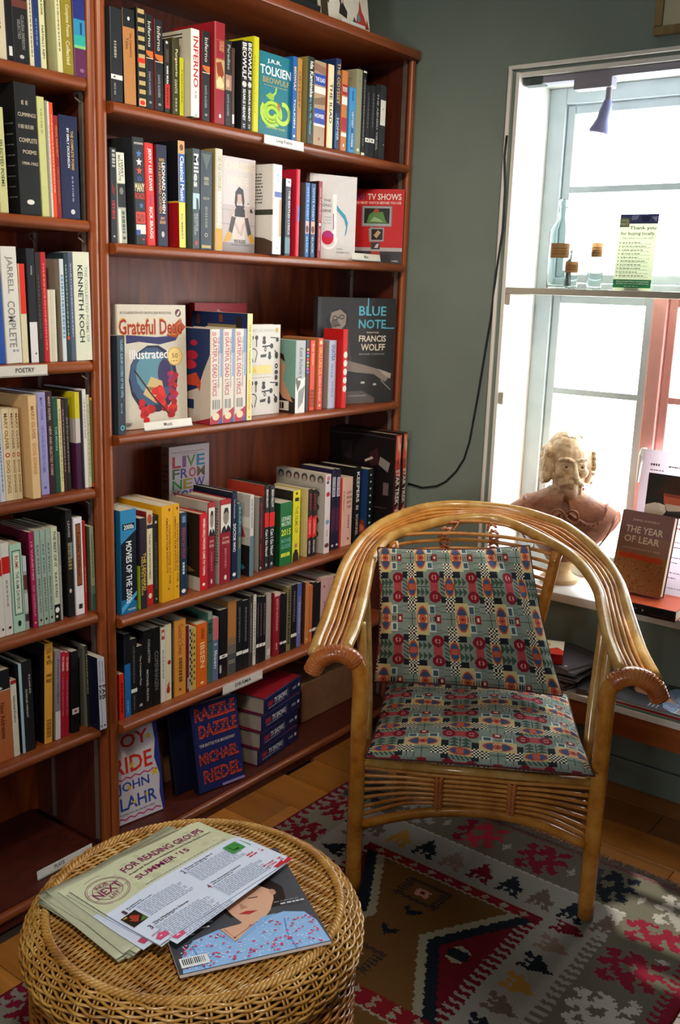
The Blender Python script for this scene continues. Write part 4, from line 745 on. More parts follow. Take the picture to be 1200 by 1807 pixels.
('R5', 0.2032, 0.2461, 0.215, -0.036, '#d0903c', 'amber spine with red script', [('T', "Gunter's Swan", '#b04824', 0.35, 0.06, 0.8, 0.46), ('G', '#7a4c1c', 0.4, 0.5, 0.7, 0.85), ('E', '#7a4c1c', 0.5, 0.92, 0.12, 0.02), ('R', '#8a5c24', 0, 0, 0.04, 1)], {}),
('R5', 0.2471, 0.2578, 0.191, -0.036, '#6a1a20', 'narrow maroon spine', [('R', '#a89a90', 0.4, 0.78, 1, 0.95)], {}),
('R5', 0.2588, 0.2717, 0.186, -0.036, '#b4aa8c', 'narrow black and cream patterned spine', [('R', '#26241f', 0.1, 0.04, 0.5, 0.085), ('R', '#26241f', 0.5, 0.095, 0.9, 0.14), ('R', '#26241f', 0.1, 0.15, 0.5, 0.195), ('R', '#26241f', 0.5, 0.20500000000000002, 0.9, 0.25), ('R', '#26241f', 0.1, 0.26, 0.5, 0.305), ('R', '#26241f', 0.5, 0.315, 0.9, 0.36000000000000004), ('R', '#26241f', 0.1, 0.37, 0.5, 0.41500000000000004), ('R', '#26241f', 0.5, 0.425, 0.9, 0.47000000000000003), ('R', '#26241f', 0.1, 0.48, 0.5, 0.525), ('R', '#26241f', 0.5, 0.535, 0.9, 0.58), ('R', '#26241f', 0.1, 0.5900000000000001, 0.5, 0.635), ('R', '#26241f', 0.5, 0.645, 0.9, 0.69), ('R', '#26241f', 0.1, 0.7000000000000001, 0.5, 0.745), ('R', '#26241f', 0.5, 0.755, 0.9, 0.7999999999999999), ('R', '#26241f', 0.1, 0.81, 0.5, 0.855), ('R', '#26241f', 0.5, 0.865, 0.9, 0.9099999999999999)], {}),
('R5', 0.2728, 0.2857, 0.179, -0.036, '#caa64c', 'narrow yellow spine', [('R', '#4a3c1c', 0.2, 0.1, 0.6, 0.14), ('R', '#4a3c1c', 0.2, 0.2, 0.6, 0.24000000000000002), ('R', '#4a3c1c', 0.2, 0.30000000000000004, 0.6, 0.34), ('R', '#4a3c1c', 0.2, 0.4, 0.6, 0.44000000000000006), ('R', '#4a3c1c', 0.2, 0.5, 0.6, 0.54), ('R', '#4a3c1c', 0.2, 0.6, 0.6, 0.64), ('R', '#4a3c1c', 0.2, 0.7000000000000001, 0.6, 0.7400000000000001), ('R', '#4a3c1c', 0.2, 0.8, 0.6, 0.8400000000000001)], {}),
('R5', 0.2879, 0.3274, 0.184, -0.036, '#d8641c', 'bright orange spine with dark playwright name', [('T', 'IBSEN', '#f0c890', 0.3, 0.3, 0.75, 0.7), ('T', 'HENRIK', '#7a3410', 0.4, 0.08, 0.7, 0.26), ('E', '#f0d8b0', 0.5, 0.94, 0.18, 0.02)], {}),
('R5', 0.3286, 0.3476, 0.208, -0.036, '#3a6458', 'green teal spine', [('R', '#8a9a90', 0.1, 0, 0.9, 0.1), ('G', '#1c342c', 0.2, 0.15, 0.8, 0.3), ('R', '#26463c', 0, 0.4, 1, 0.42)], {}),
('R5', 0.3487, 0.3713, 0.187, -0.036, '#5a6c8a', 'spine pink above and slate below', [('R', '#c06a6c', 0, 0, 1, 0.35), ('T', 'Ibsen', '#d8dce4', 0.25, 0.52, 0.8, 0.8), ('E', '#aaa', 0.5, 0.42, 0.3, 0.02)], {}),
('R5', 0.3759, 0.4081, 0.203, -0.036, '#141518', 'black spine with wide white band', [('R', '#e6e4e0', 0, 0.66, 1, 0.71), ('E', '#555', 0.5, 0.685, 0.2, 0.012), ('R', '#aaa', 0, 0.8, 0.25, 0.92)], {}),
('R5', 0.4093, 0.4433, 0.221, -0.036, '#8a6440', 'spine fading from tan to slate', [('R', '#a8703c', 0, 0, 1, 0.5), ('R', '#8a6a4c', 0, 0.5, 1, 0.6), ('R', '#6a6660', 0, 0.6, 1, 0.72), ('R', '#4a4c50', 0, 0.72, 1, 1), ('X', 'Anton', '#c8c0b0', 0.08, 0.8, 0.92, 0.82), ('X', 'Chekhov', '#c8c0b0', 0.08, 0.83, 0.92, 0.85)], {}),
('R5', 0.4445, 0.4696, 0.214, -0.036, '#17191c', 'black classic spine with white strip, left of pair', [('R', '#e4e4e0', 0, 0.72, 1, 0.77), ('G', '#6a6c70', 0.38, 0.1, 0.62, 0.6)], {}),
('R5', 0.4708, 0.4963, 0.208, -0.036, '#17191c', 'black classic spine with white strip, right of pair', [('R', '#e4e4e0', 0, 0.72, 1, 0.77), ('G', '#6a6c70', 0.38, 0.1, 0.62, 0.6)], {}),
('R5', 0.4975, 0.5147, 0.216, -0.036, '#3a3432', 'narrow dark taupe spine', [('G', '#9a9488', 0.38, 0.1, 0.62, 0.8)], {}),
('R5', 0.5159, 0.5283, 0.216, -0.036, '#d0ccc4', 'narrow white spine with dark speckle', [('G', '#6a6a66', 0.3, 0.1, 0.6, 0.9)], {}),
('R5', 0.5295, 0.542, 0.207, -0.036, '#1b1a1e', 'narrow black spine, first of three', [('R', '#e4e2de', 0, 0.71, 1, 0.76), ('G', '#7a6a6c', 0.38, 0.1, 0.62, 0.6)], {}),
('R5', 0.5432, 0.5558, 0.204, -0.036, '#1b1a1e', 'narrow black spine, middle of three', [('R', '#e4e2de', 0, 0.71, 1, 0.76), ('G', '#7a6a6c', 0.38, 0.1, 0.62, 0.6)], {}),
('R5', 0.5571, 0.5705, 0.201, -0.036, '#1b1a1e', 'narrow black spine, last of three', [('R', '#e4e2de', 0, 0.71, 1, 0.76), ('G', '#7a6a6c', 0.38, 0.1, 0.62, 0.6)], {}),
('R5', 0.5735, 0.594, 0.206, -0.036, '#a49c94', 'grey spine with pale foot', [('R', '#c8c8b8', 0.2, 0.84, 0.9, 0.94)], {}),
('R5', 0.6082, 0.6343, 0.2, -0.036, '#8a1c2c', 'dark red spine with pink band', [('R', '#d8b8b4', 0, 0, 1, 0.06), ('T', 'MARTIN McDONAGH', '#d89a94', 0.3, 0.1, 0.7, 0.6), ('G', '#d0b0a8', 0.38, 0.8, 0.62, 0.9)], {}),
('R5', 0.6356, 0.6488, 0.191, -0.036, '#17171a', 'thin black spine with white strip, left of pair', [('R', '#e4e2de', 0, 0.8, 1, 0.84)], {}),
('R5', 0.6501, 0.6661, 0.188, -0.036, '#17171a', 'thin black spine with white strip, right of pair', [('R', '#e4e2de', 0, 0.8, 1, 0.84)], {}),
('R5', 0.6674, 0.6862, 0.206, -0.036, '#7c7450', 'olive tan spine with dark letters', [('G', '#3a3424', 0.2, 0.05, 0.8, 0.9)], {}),
('R5', 0.6876, 0.7148, 0.206, -0.036, '#1c1b20', 'black spine with white strip below centre', [('R', '#e4e0dc', 0, 0.76, 1, 0.81), ('G', '#6a666c', 0.38, 0.1, 0.62, 0.6)], {}),
('R5', 0.7162, 0.7355, 0.205, -0.036, '#6a6ca4', 'lavender blue spine', [('R', '#4a5a9c', 0, 0, 1, 0.2), ('G', '#b0b4d4', 0.38, 0.3, 0.62, 0.8)], {}),
('R5', 0.7549, 0.7746, 0.2, -0.036, '#c07a44', 'amber brown spine with dark left side', [('E', '#e0b080', 0.5, 0.93, 0.3, 0.02)], {'left': '#4a2c20'}),
('R5', 0.7774, 0.7908, 0.186, -0.036, '#c4683c', 'slim orange spine', [('R', '#e4dcd4', 0, 0.78, 1, 0.82)], {}),
('R5', 0.7916, 0.8103, 0.192, -0.036, '#1d1b1e', 'slim black spine with white strip, left of pair', [('R', '#e4e0dc', 0, 0.78, 1, 0.83)], {}),
('R5', 0.8117, 0.8305, 0.187, -0.036, '#1d1b1e', 'slim black spine with white strip, right of pair', [('R', '#e4e0dc', 0, 0.78, 1, 0.83)], {}),
('R5', 0.8334, 0.8701, 0.197, -0.036, '#c8a0a0', 'broad dusty pink spine', [('E', '#8a4a4c', 0.4, 0.15, 0.12, 0.025), ('G', '#a07a7c', 0.38, 0.4, 0.62, 0.7)], {}),
('R5', 0.8716, 0.8969, 0.192, -0.036, '#c49c9c', 'narrower dusty pink spine', [('G', '#a07a7c', 0.38, 0.3, 0.62, 0.6)], {}),
('R5', 0.8984, 0.9181, 0.191, -0.036, '#8a5048', 'brownish red spine beside chair', [], {}),
('R5', 0.9196, 0.9394, 0.186, -0.036, '#b8743c', 'amber spine touching chair outline', [], {}),
('L0', -0.2728, -0.2511, 0.178, -0.02, '#cfcab0', 'pale cream spine at the photo edge', [('G', '#4a4a44', 0.2, 0.2, 0.5, 0.7)], {'lean': -1.5}),
('L0', -0.2504, -0.2348, 0.173, -0.02, '#1c1c20', 'black spine with white barcode tag', [('R', '#ddd', 0.3, 0.84, 0.8, 0.94)], {'lean': -1.5}),
('L0', -0.2342, -0.1984, 0.18, -0.02, '#222426', 'broad charcoal spine with small rosy image', [('R', '#6a3a34', 0, 0.35, 1, 0.43), ('T', 'CLAUDIA EMERSON', '#8a8a88', 0.55, 0.5, 0.75, 0.85), ('T', 'SELECTED', '#8a8a88', 0.3, 0.55, 0.5, 0.75), ('E', '#bbb', 0.5, 0.93, 0.15, 0.02)], {'lean': -1.5}),
('L0', -0.1964, -0.1869, 0.176, -0.02, '#d6d4b4', 'narrow cream spine left of navy', [('G', '#4a5a6c', 0.38, 0.3, 0.62, 0.9)], {'lean': -1.5}),
('L0', -0.1856, -0.1712, 0.184, -0.02, '#23386e', 'navy blue spine between cream spines', [('G', '#6a80b4', 0.38, 0.5, 0.62, 0.8)], {'lean': -1.5}),
('L0', -0.1698, -0.1574, 0.183, -0.02, '#d4d8a8', 'pale lime spine with black capitals', [('T', 'MARTHA RONK', '#26281e', 0.3, 0.15, 0.7, 0.45), ('T', 'PARTIALLY KEPT', '#26281e', 0.3, 0.55, 0.7, 0.9)], {'lean': -1.5}),
('L0', -0.1293, -0.1165, 0.193, -0.02, '#d2d4a4', 'cream spine with tall cream side', [('G', '#7a7c58', 0.38, 0.1, 0.62, 0.8)], {'left': '#b8b890', 'lean': -1.8, 'd': 0.2}),
('L0', -0.1151, -0.089, 0.193, -0.02, '#8c8026', 'olive gold spine with cream script', [('T', 'Complete Poems', '#d8d4a4', 0.3, 0.3, 0.75, 0.62), ('T', 'Collected', '#d8d4a4', 0.3, 0.66, 0.7, 0.9)], {'lean': -1.5}),
('L0', -0.0868, -0.0556, 0.195, -0.02, '#5a2852', 'purple spine with cyan and green middle', [('R', '#25307c', 0, 0.2, 1, 0.42), ('R', '#2c8cb4', 0, 0.42, 1, 0.58), ('R', '#2aa8a0', 0, 0.58, 1, 0.68), ('R', '#7ac47c', 0, 0.68, 1, 0.71), ('P', '#1c3c80', [(0.55, 0.45), (0.75, 0.45), (0.7, 0.57), (0.55, 0.57)]), ('E', '#8a5a88', 0.6, 0.93, 0.2, 0.02)], {'lean': -1.0, 'hc': 1}),
('L1', -0.2796, -0.2611, 0.201, -0.02, '#c6c890', 'pale lime spine at the photo edge', [('T', 'SELECTED POEMS', '#3a4a24', 0.3, 0.3, 0.7, 0.75)], {'lean': -1.5}),
('L1', -0.2329, -0.1816, 0.255, -0.02, '#1d1f20', 'very broad black spine with pale capitals', [('X', 'E E', '#b8b09a', 0.3, 0.13, 0.6, 0.16), ('X', 'CUMMINGS', '#b8b09a', 0.1, 0.22, 0.95, 0.25), ('G', '#8a8474', 0.1, 0.31, 0.9, 0.34), ('X', 'COMPLETE', '#b8b09a', 0.1, 0.41, 0.95, 0.445), ('X', 'POEMS', '#b8b09a', 0.25, 0.5, 0.9, 0.53), ('X', '1904-1962', '#b8b09a', 0.2, 0.59, 0.95, 0.615), ('E', '#e0e0dc', 0.5, 0.9, 0.18, 0.02)], {'left': '#151718', 'lean': -1.3, 'back': [('G', '#6a6a64', 0.55, 0.3, 0.95, 0.31), ('G', '#6a6a64', 0.55, 0.38, 0.95, 0.39), ('G', '#6a6a64', 0.55, 0.45999999999999996, 0.95, 0.47), ('G', '#6a6a64', 0.55, 0.54, 0.95, 0.55), ('G', '#6a6a64', 0.55, 0.62, 0.95, 0.63), ('G', '#6a6a64', 0.55, 0.7, 0.95, 0.71), ('G', '#6a6a64', 0.55, 0.78, 0.95, 0.79), ('G', '#6a6a64', 0.55, 0.8600000000000001, 0.95, 0.8700000000000001)]}),
('L1', -0.1788, -0.1617, 0.236, -0.02, '#c2c888', 'pale lime spine right of broad black one', [('G', '#9aa068', 0.38, 0.1, 0.62, 0.3)], {'lean': -1.5}),
('L1', -0.161, -0.156, 0.231, -0.02, '#8a8c78', 'thin grey spine', [], {'lean': -1.3}),
('L1', -0.1555, -0.1508, 0.23, -0.02, '#d8d4cc', 'thin white spine', [('G', '#8a8a84', 0.38, 0.2, 0.62, 0.8)], {'lean': -1.3}),
('L1', -0.1502, -0.1415, 0.229, -0.02, '#dc4a24', 'thin orange spine', [('G', '#f0b090', 0.38, 0.1, 0.62, 0.8)], {'lean': -1.3}),
('L1', -0.1408, -0.1305, 0.205, -0.02, '#8a2220', 'narrow dark red spine with orange capitals', [('T', 'FINAL HARVEST', '#d08a44', 0.3, 0.1, 0.7, 0.4), ('T', 'EMILY DICKINSON', '#b86a3c', 0.3, 0.5, 0.7, 0.85)], {'lean': -1.2}),
('L1', -0.129, -0.0819, 0.209, -0.02, '#1a2348', 'broad navy spine with gold and white capitals', [('T', 'THE COMPLETE POEMS', '#c8a44c', 0.62, 0.14, 0.76, 0.52), ('T', 'BY EMILY DICKINSON', '#e4e6ea', 0.4, 0.12, 0.53, 0.5), ('G', '#7a86a8', 0.6, 0.58, 0.68, 0.85), ('E', '#c8ccd8', 0.6, 0.93, 0.12, 0.025)], {'left': '#101630', 'lean': -1}),
('L2', -0.2987, -0.2818, 0.187, -0.022, '#2450a8', 'bright blue spine at the photo edge', [], {'lean': -1.5}),
('L2', -0.2777, -0.241, 0.238, -0.022, '#dcdcd6', 'broad white spine with tall outlined capitals', [('T', 'JARRELL', '#8a8a86', 0.22, 0.08, 0.72, 0.4), ('T', 'COMPLETE', '#8a8a86', 0.22, 0.46, 0.72, 0.86), ('G', '#8a9ab0', 0.4, 0.88, 0.8, 0.9)], {'lean': -1.5}),
('L2', -0.2389, -0.2248, 0.205, -0.022, '#d8d2ac', 'spine red above and cream below', [('R', '#d8301c', 0, 0, 1, 0.5)], {'lean': -1}),
('L2', -0.2191, -0.1997, 0.237, -0.022, '#1d1d24', 'spine black above and white below', [('R', '#dcdce0', 0, 0.64, 1, 1), ('T', 'Holiday', '#aaa', 0.4, 0.15, 0.7, 0.23), ('E', '#444', 0.7, 0.92, 0.1, 0.01)], {'lean': -1}),
('L2', -0.199, -0.1852, 0.23, -0.022, '#24221f', 'dark charcoal spine beside red one', [('G', '#4a4844', 0.38, 0.2, 0.62, 0.8)], {'lean': -0.8}),
('L2', -0.1837, -0.1713, 0.231, -0.022, '#b81a24', 'slim bright red spine', [('G', '#e07a74', 0.38, 0.1, 0.62, 0.9)], {'lean': -1}),
('L2', -0.1705, -0.1646, 0.153, -0.022, '#d4d0ba', 'short thin cream spine, first of three', [], {'lean': -0.5}),
('L2', -0.1641, -0.1582, 0.154, -0.022, '#cac8b4', 'short thin cream spine, middle of three', [], {'lean': -0.5}),
('L2', -0.1577, -0.1512, 0.154, -0.022, '#d6d4c0', 'short thin cream spine, last of three', [], {'lean': -0.5}),
('L2', -0.1361, -0.1255, 0.219, -0.022, '#cdd8dc', 'pale blue white spine with grey side', [('G', '#6a9ac0', 0.2, 0.15, 0.8, 0.8)], {'left': '#8c867a', 'lean': -1}),
('L2', -0.1247, -0.114, 0.231, -0.022, '#22343c', 'dark teal spine', [('G', '#8ab0a0', 0.38, 0.1, 0.62, 0.8), ('E', '#d84a34', 0.5, 0.78, 0.3, 0.02)], {'lean': -1}),
('L2', -0.1132, -0.1005, 0.234, -0.022, '#4c5870', 'slate blue spine', [('G', '#9aa8c0', 0.38, 0.1, 0.62, 0.8)], {'lean': -1}),
('L2', -0.0999, -0.0556, 0.236, -0.022, '#d6dcc8', 'broad mint white spine with black capitals', [('T', 'THE COLLECTED POEMS OF', '#8ca0a0', 0.68, 0.13, 0.85, 0.83), ('T', 'KENNETH KOCH', '#26302c', 0.25, 0.12, 0.56, 0.83)], {'lean': -1}),
('L3', -0.3057, -0.2932, 0.194, -0.025, '#c8ccd8', 'pale blue white spine at the photo edge', [('G', '#6a80b0', 0.38, 0.1, 0.62, 0.9)], {'lean': -1.2}),
('L3', -0.2918, -0.2738, 0.199, -0.025, '#e0cfa8', 'small cream spine with red ring, first of three', [('T', 'MARY OLIVER', '#8a6c44', 0.25, 0.05, 0.75, 0.44), ('E', '#b03a2c', 0.5, 0.5, 0.32, 0.025), ('E', '#e0cfa8', 0.5, 0.5, 0.18, 0.014), ('T', 'DOG SONGS', '#9a6a44', 0.25, 0.56, 0.75, 0.92)], {'lean': -1.2}),
('L3', -0.2732, -0.2627, 0.198, -0.025, '#e0cfa8', 'small cream spine with red ring, middle of three', [('T', 'MARY OLIVER', '#8a6c44', 0.25, 0.05, 0.75, 0.44), ('E', '#b03a2c', 0.5, 0.5, 0.32, 0.025), ('E', '#e0cfa8', 0.5, 0.5, 0.18, 0.014), ('T', 'DOG SONGS', '#9a6a44', 0.25, 0.56, 0.75, 0.92)], {'lean': -1.2}),
('L3', -0.2621, -0.2506, 0.197, -0.025, '#e0cfa8', 'small cream spine with red ring, last of three', [('T', 'MARY OLIVER', '#8a6c44', 0.25, 0.05, 0.75, 0.44), ('E', '#b03a2c', 0.5, 0.5, 0.32, 0.025), ('E', '#e0cfa8', 0.5, 0.5, 0.18, 0.014), ('T', 'DOG SONGS', '#9a6a44', 0.25, 0.56, 0.75, 0.92)], {'lean': -1.2}),
('L3', -0.2388, -0.219, 0.225, -0.005, '#d9b888', 'tall tan spine with wide tan side', [('T', 'MARY OLIVER', '#a8703c', 0.25, 0.1, 0.7, 0.42), ('T', 'DOG SONGS', '#b8803c', 0.25, 0.46, 0.7, 0.76)], {'left': '#cba878', 'lean': -1.2, 'd': 0.17}),
('L3', -0.2022, -0.1811, 0.228, -0.025, '#9a98d0', 'lavender spine with blue capitals', [('T', 'MARY OLIVER', '#5a60b0', 0.3, 0.05, 0.65, 0.27), ('T', 'NEW AND SELECTED POEMS', '#6a70b8', 0.3, 0.32, 0.65, 0.78), ('E', '#5a60b0', 0.5, 0.93, 0.2, 0.015)], {'left': '#c8ccdc', 'lean': -1}),
('L3', -0.1803, -0.1643, 0.229, -0.025, '#341c20', 'dark brown spine with pale capitals', [('T', 'MARY OLIVER', '#b8a498', 0.3, 0.05, 0.7, 0.28), ('T', 'NEW AND SELECTED POEMS', '#b8a498', 0.3, 0.34, 0.7, 0.82)], {'lean': -1}),
('L3', -0.1634, -0.1504, 0.214, -0.025, '#1c4c3c', 'forest green spine', [('T', 'THE MOON', '#8ac0a8', 0.3, 0.3, 0.7, 0.55)], {'lean': -1}),
('L3', -0.1498, -0.1411, 0.21, -0.025, '#cfc690', 'narrow cream yellow spine right of green', [('G', '#6a6444', 0.38, 0.1, 0.62, 0.9)], {'lean': -1}),
('L3', -0.1405, -0.1325, 0.208, -0.025, '#3a2020', 'narrow dark maroon spine', [('G', '#a88', 0.38, 0.1, 0.62, 0.8)], {'lean': -1}),
('L3', -0.1317, -0.1215, 0.211, -0.025, '#22201c', 'narrow black brown spine', [('G', '#8a8474', 0.38, 0.2, 0.62, 0.8)], {'lean': -1}),
('L3', -0.1048, -0.0911, 0.223, -0.025, '#4a1c3c', 'spine yellow, white and purple in thirds', [('R', '#c8bc1c', 0, 0, 1, 0.27), ('R', '#c4bcb8', 0, 0.27, 1, 0.52), ('R', '#3c1838', 0, 0.52, 1, 1)], {'left': '#4a1c3c', 'back': [('R', '#c8bc1c', 0, 0, 1, 0.27), ('R', '#bcb4b0', 0, 0.27, 1, 0.52), ('R', '#4a4858', 0.3, 0.85, 0.6, 0.97)], 'lean': -0.8}),
('L3', -0.0903, -0.083, 0.225, -0.025, '#1d1b20', 'thin black spine left of white one', [], {'lean': -0.8}),
('L3', -0.0822, -0.0724, 0.228, -0.025, '#d4d2d4', 'narrow white spine', [('G', '#8a6a8a', 0.38, 0.1, 0.62, 0.5)], {'lean': -0.8}),
('L3', -0.0716, -0.0634, 0.215, -0.025, '#bcb894', 'narrow grey cream spine', [('G', '#6a664c', 0.38, 0.1, 0.62, 0.9)], {'lean': -0.8}),
('L3', -0.0626, -0.0556, 0.208, -0.025, '#5a5626', 'olive spine with gold cap', [('R', '#b8861c', 0, 0, 1, 0.03), ('R', '#b0341c', 0, 0.96, 1, 1)], {'lean': -0.8}),
('L4', -0.3231, -0.306, 0.207, -0.03, '#d8d4cc', 'white spine with red block at the photo edge', [('R', '#c01c1c', 0, 0.15, 1, 0.33), ('E', '#222', 0.7, 0.92, 0.15, 0.015)], {'lean': -1}),
('L4', -0.3052, -0.2857, 0.212, -0.03, '#d4d2cc', 'white spine with red block beside mint book', [('R', '#c01c1c', 0, 0.15, 1, 0.33), ('E', '#222', 0.6, 0.92, 0.2, 0.015), ('G', '#9a9a94', 0.38, 0.4, 0.62, 0.7)], {'lean': -1}),
('L4', -0.2828, -0.254, 0.204, -0.03, '#a8ccb8', 'mint spine with ornate white panel', [('R', '#24342c', 0.12, 0.07, 0.88, 0.8), ('R', '#a8ccb8', 0.18, 0.08, 0.82, 0.79), ('R', '#d8e0cc', 0.25, 0.1, 0.75, 0.77), ('T', 'RUMI', '#a84a3c', 0.35, 0.13, 0.65, 0.27), ('T', 'THE RUMI DAYBOOK', '#3a5a4c', 0.35, 0.31, 0.65, 0.74), ('E', '#1c2420', 0.5, 0.9, 0.15, 0.035)], {'lean': -1}),
('L4', -0.2532, -0.2435, 0.172, -0.03, '#9aa4a0', 'pale spine with brown and purple blocks', [('R', '#b8ccd0', 0, 0.0, 1, 0.2), ('R', '#5a3a2c', 0, 0.25, 1, 0.45), ('R', '#bcc4bc', 0, 0.5, 1, 0.75), ('R', '#4a2c3c', 0, 0.78, 1, 0.88)], {'lean': -1}),
('L4', -0.233, -0.2208, 0.224, -0.03, '#a01c50', 'magenta spine with dark maroon side', [('T', '19 VARIETIES', '#e0a0b4', 0.3, 0.1, 0.7, 0.5), ('T', 'OF GAZELLE', '#d08aa0', 0.3, 0.55, 0.7, 0.88), ('E', '#e8c080', 0.5, 0.95, 0.2, 0.01)], {'left': '#4a1424', 'lean': -1.2, 'd': 0.16}),
('L4', -0.2185, -0.2054, 0.225, -0.03, '#98aca0', 'grey green spine, first of three copies', [('T', 'KAY RYAN', '#4a5c54', 0.3, 0.15, 0.7, 0.45), ('T', 'ERRATIC FACTS', '#4a5c54', 0.3, 0.5, 0.7, 0.86), ('E', '#1c2420', 0.5, 0.94, 0.2, 0.015)], {'left': '#8ca096', 'lean': -1}),
('L4', -0.2039, -0.1907, 0.224, -0.03, '#98aca0', 'grey green spine, middle of three copies', [('T', 'KAY RYAN', '#4a5c54', 0.3, 0.15, 0.7, 0.45), ('T', 'ERRATIC FACTS', '#4a5c54', 0.3, 0.5, 0.7, 0.86), ('E', '#1c2420', 0.5, 0.94, 0.2, 0.015)], {'left': '#8ca096', 'lean': -1}),
('L4', -0.1892, -0.1758, 0.224, -0.03, '#98aca0', 'grey green spine, last of three copies', [('T', 'KAY RYAN', '#4a5c54', 0.3, 0.15, 0.7, 0.45), ('T', 'ERRATIC FACTS', '#4a5c54', 0.3, 0.5, 0.7, 0.86), ('E', '#1c2420', 0.5, 0.94, 0.2, 0.015)], {'left': '#8ca096', 'lean': -1}),
('L4', -0.175, -0.1584, 0.225, -0.03, '#c4ccb4', 'pale sage spine with black and white foot', [('T', 'THE BEST OF IT', '#4a5444', 0.3, 0.04, 0.75, 0.42), ('T', 'KAY RYAN', '#4a5444', 0.3, 0.48, 0.7, 0.74), ('R', '#16181a', 0, 0.82, 1, 1), ('E', '#e4e6e0', 0.5, 0.88, 0.35, 0.03), ('E', '#e4e6e0', 0.4, 0.95, 0.2, 0.015)], {'lean': -0.8}),
('L4', -0.1576, -0.1512, 0.21, -0.03, '#9a9c94', 'narrow grey spine', [('G', '#5a6a80', 0.38, 0.15, 0.62, 0.4)], {'lean': -0.5}),
('L4', -0.1351, -0.1172, 0.258, -0.03, '#1c1c1c', 'tall black spine with flecks of colour', [('T', 'LEAVES', '#aaa', 0.3, 0.1, 0.6, 0.25), ('G', '#8a7a50', 0.2, 0.3, 0.8, 0.55), ('R', '#6a8a90', 0.6, 0.3, 0.9, 0.45), ('E', '#c8c0a0', 0.4, 0.75, 0.2, 0.02)], {'left': '#141414', 'lean': -0.6, 'd': 0.2}),
('L4', -0.1131, -0.0891, 0.236, -0.03, '#e4e2e6', 'white spine with brown panel', [('R', '#1c1814', 0.18, 0.06, 0.82, 0.7), ('R', '#8a4c2c', 0.22, 0.07, 0.78, 0.69), ('T', 'Lucille Clifton', '#2a1a14', 0.35, 0.15, 0.65, 0.6), ('R', '#2a2a30', 0.3, 0.89, 0.75, 0.94)], {'lean': -0.6}),
('L4', -0.0874, -0.0807, 0.225, -0.03, '#a8201c', 'thin red spine', [('G', '#e09080', 0.38, 0.5, 0.62, 0.8)], {'lean': -0.5}),
('L4', -0.0672, -0.0556, 0.208, -0.03, '#8ea080', 'pale green spine with teal foot', [('G', '#5a6a50', 0.38, 0.1, 0.62, 0.6), ('R', '#3c5c58', 0, 0.8, 1, 1), ('R', '#5a7668', 0, 0.7, 1, 0.8)], {'left': '#5a5444', 'lean': -0.8}),
('L5', -0.3378, -0.298, 0.217, -0.03, '#b0643c', 'broad terracotta spine with black top', [('R', '#1a1c20', 0, 0, 1, 0.22), ('E', '#c8c8c8', 0.4, 0.19, 0.1, 0.015), ('R', '#c0c0bc', 0, 0.215, 1, 0.225), ('T', 'New Addresses', '#5a2c1c', 0.3, 0.35, 0.6, 0.75)], {'lean': -1}),
('L5', -0.2965, -0.2814, 0.186, -0.03, '#d8d4c0', 'cream spine with red tip', [('R', '#a8242c', 0, 0, 1, 0.05), ('T', 'Selected Poems', '#5a5a50', 0.3, 0.2, 0.7, 0.55)], {'lean': -1}),
('L5', -0.2738, -0.2662, 0.219, -0.03, '#a8c4d4', 'thin pale blue spine', [], {'left': '#1c1e20', 'lean': -1}),
('L5', -0.2647, -0.2384, 0.22, -0.03, '#1f2123', 'broad black spine with dotted white letters', [('T', 'CHARLES WRIGHT', '#c0c0bc', 0.2, 0.3, 0.4, 0.62), ('T', 'BYE-AND-BYE', '#c0c0bc', 0.6, 0.15, 0.78, 0.36)], {'lean': -1, 'hc': 1}),
('L5', -0.2141, -0.1917, 0.246, -0.03, '#dca03c', 'amber spine with dark brown capitals and black side', [('X', 'LIGHT', '#5a3814', 0.15, 0.05, 0.85, 0.1), ('X', 'ME', '#5a3814', 0.3, 0.115, 0.7, 0.15), ('X', 'WITH', '#5a3814', 0.15, 0.165, 0.85, 0.21), ('X', 'JAMES', '#5a3814', 0.1, 0.3, 0.9, 0.34), ('X', 'WRIGHT', '#5a3814', 0.1, 0.35, 0.9, 0.39), ('G', '#9a6c24', 0.2, 0.76, 0.8, 0.94)], {'left': '#141416', 'lean': 2.2, 'hc': 1, 'd': 0.16}),
('L5', -0.1845, -0.1698, 0.222, -0.03, '#8c8494', 'spine lilac above and white below', [('R', '#dcd8da', 0, 0.68, 1, 1), ('T', 'Robert Wrigley', '#4a4a50', 0.3, 0.1, 0.7, 0.6)], {'left': '#7c785c', 'lean': 2}),
('L5', -0.1682, -0.1567, 0.214, -0.03, '#b01c34', 'red spine with white capitals, left twin', [('T', 'YU XIANG', '#f0d8d8', 0.25, 0.05, 0.75, 0.22), ('T', 'I CAN ALMOST SEE', '#d07a84', 0.3, 0.3, 0.65, 0.75)], {'lean': 2}),
('L5', -0.1559, -0.1451, 0.21, -0.03, '#b01c34', 'red spine with white capitals, right twin', [('T', 'YU XIANG', '#f0d8d8', 0.25, 0.05, 0.75, 0.22), ('T', 'I CAN ALMOST SEE', '#d07a84', 0.3, 0.3, 0.65, 0.75)], {'lean': 2}),
('L5', -0.1352, -0.115, 0.207, -0.03, '#18181a', 'black spine with white band on a lower shelf', [('R', '#e2dedc', 0, 0.7, 1, 0.77), ('E', '#a03030', 0.5, 0.735, 0.2, 0.015)], {'lean': 0.8}),
('L5', -0.0894, -0.0807, 0.211, -0.03, '#2a2b24', 'dark narrow spine with broad grey side', [('G', '#8a8a60', 0.2, 0.1, 0.8, 0.6)], {'left': '#6c6c62', 'lean': -1, 'd': 0.18, 'back': [('R', '#3a3a38', 0.1, 0.82, 0.4, 0.9)]}),
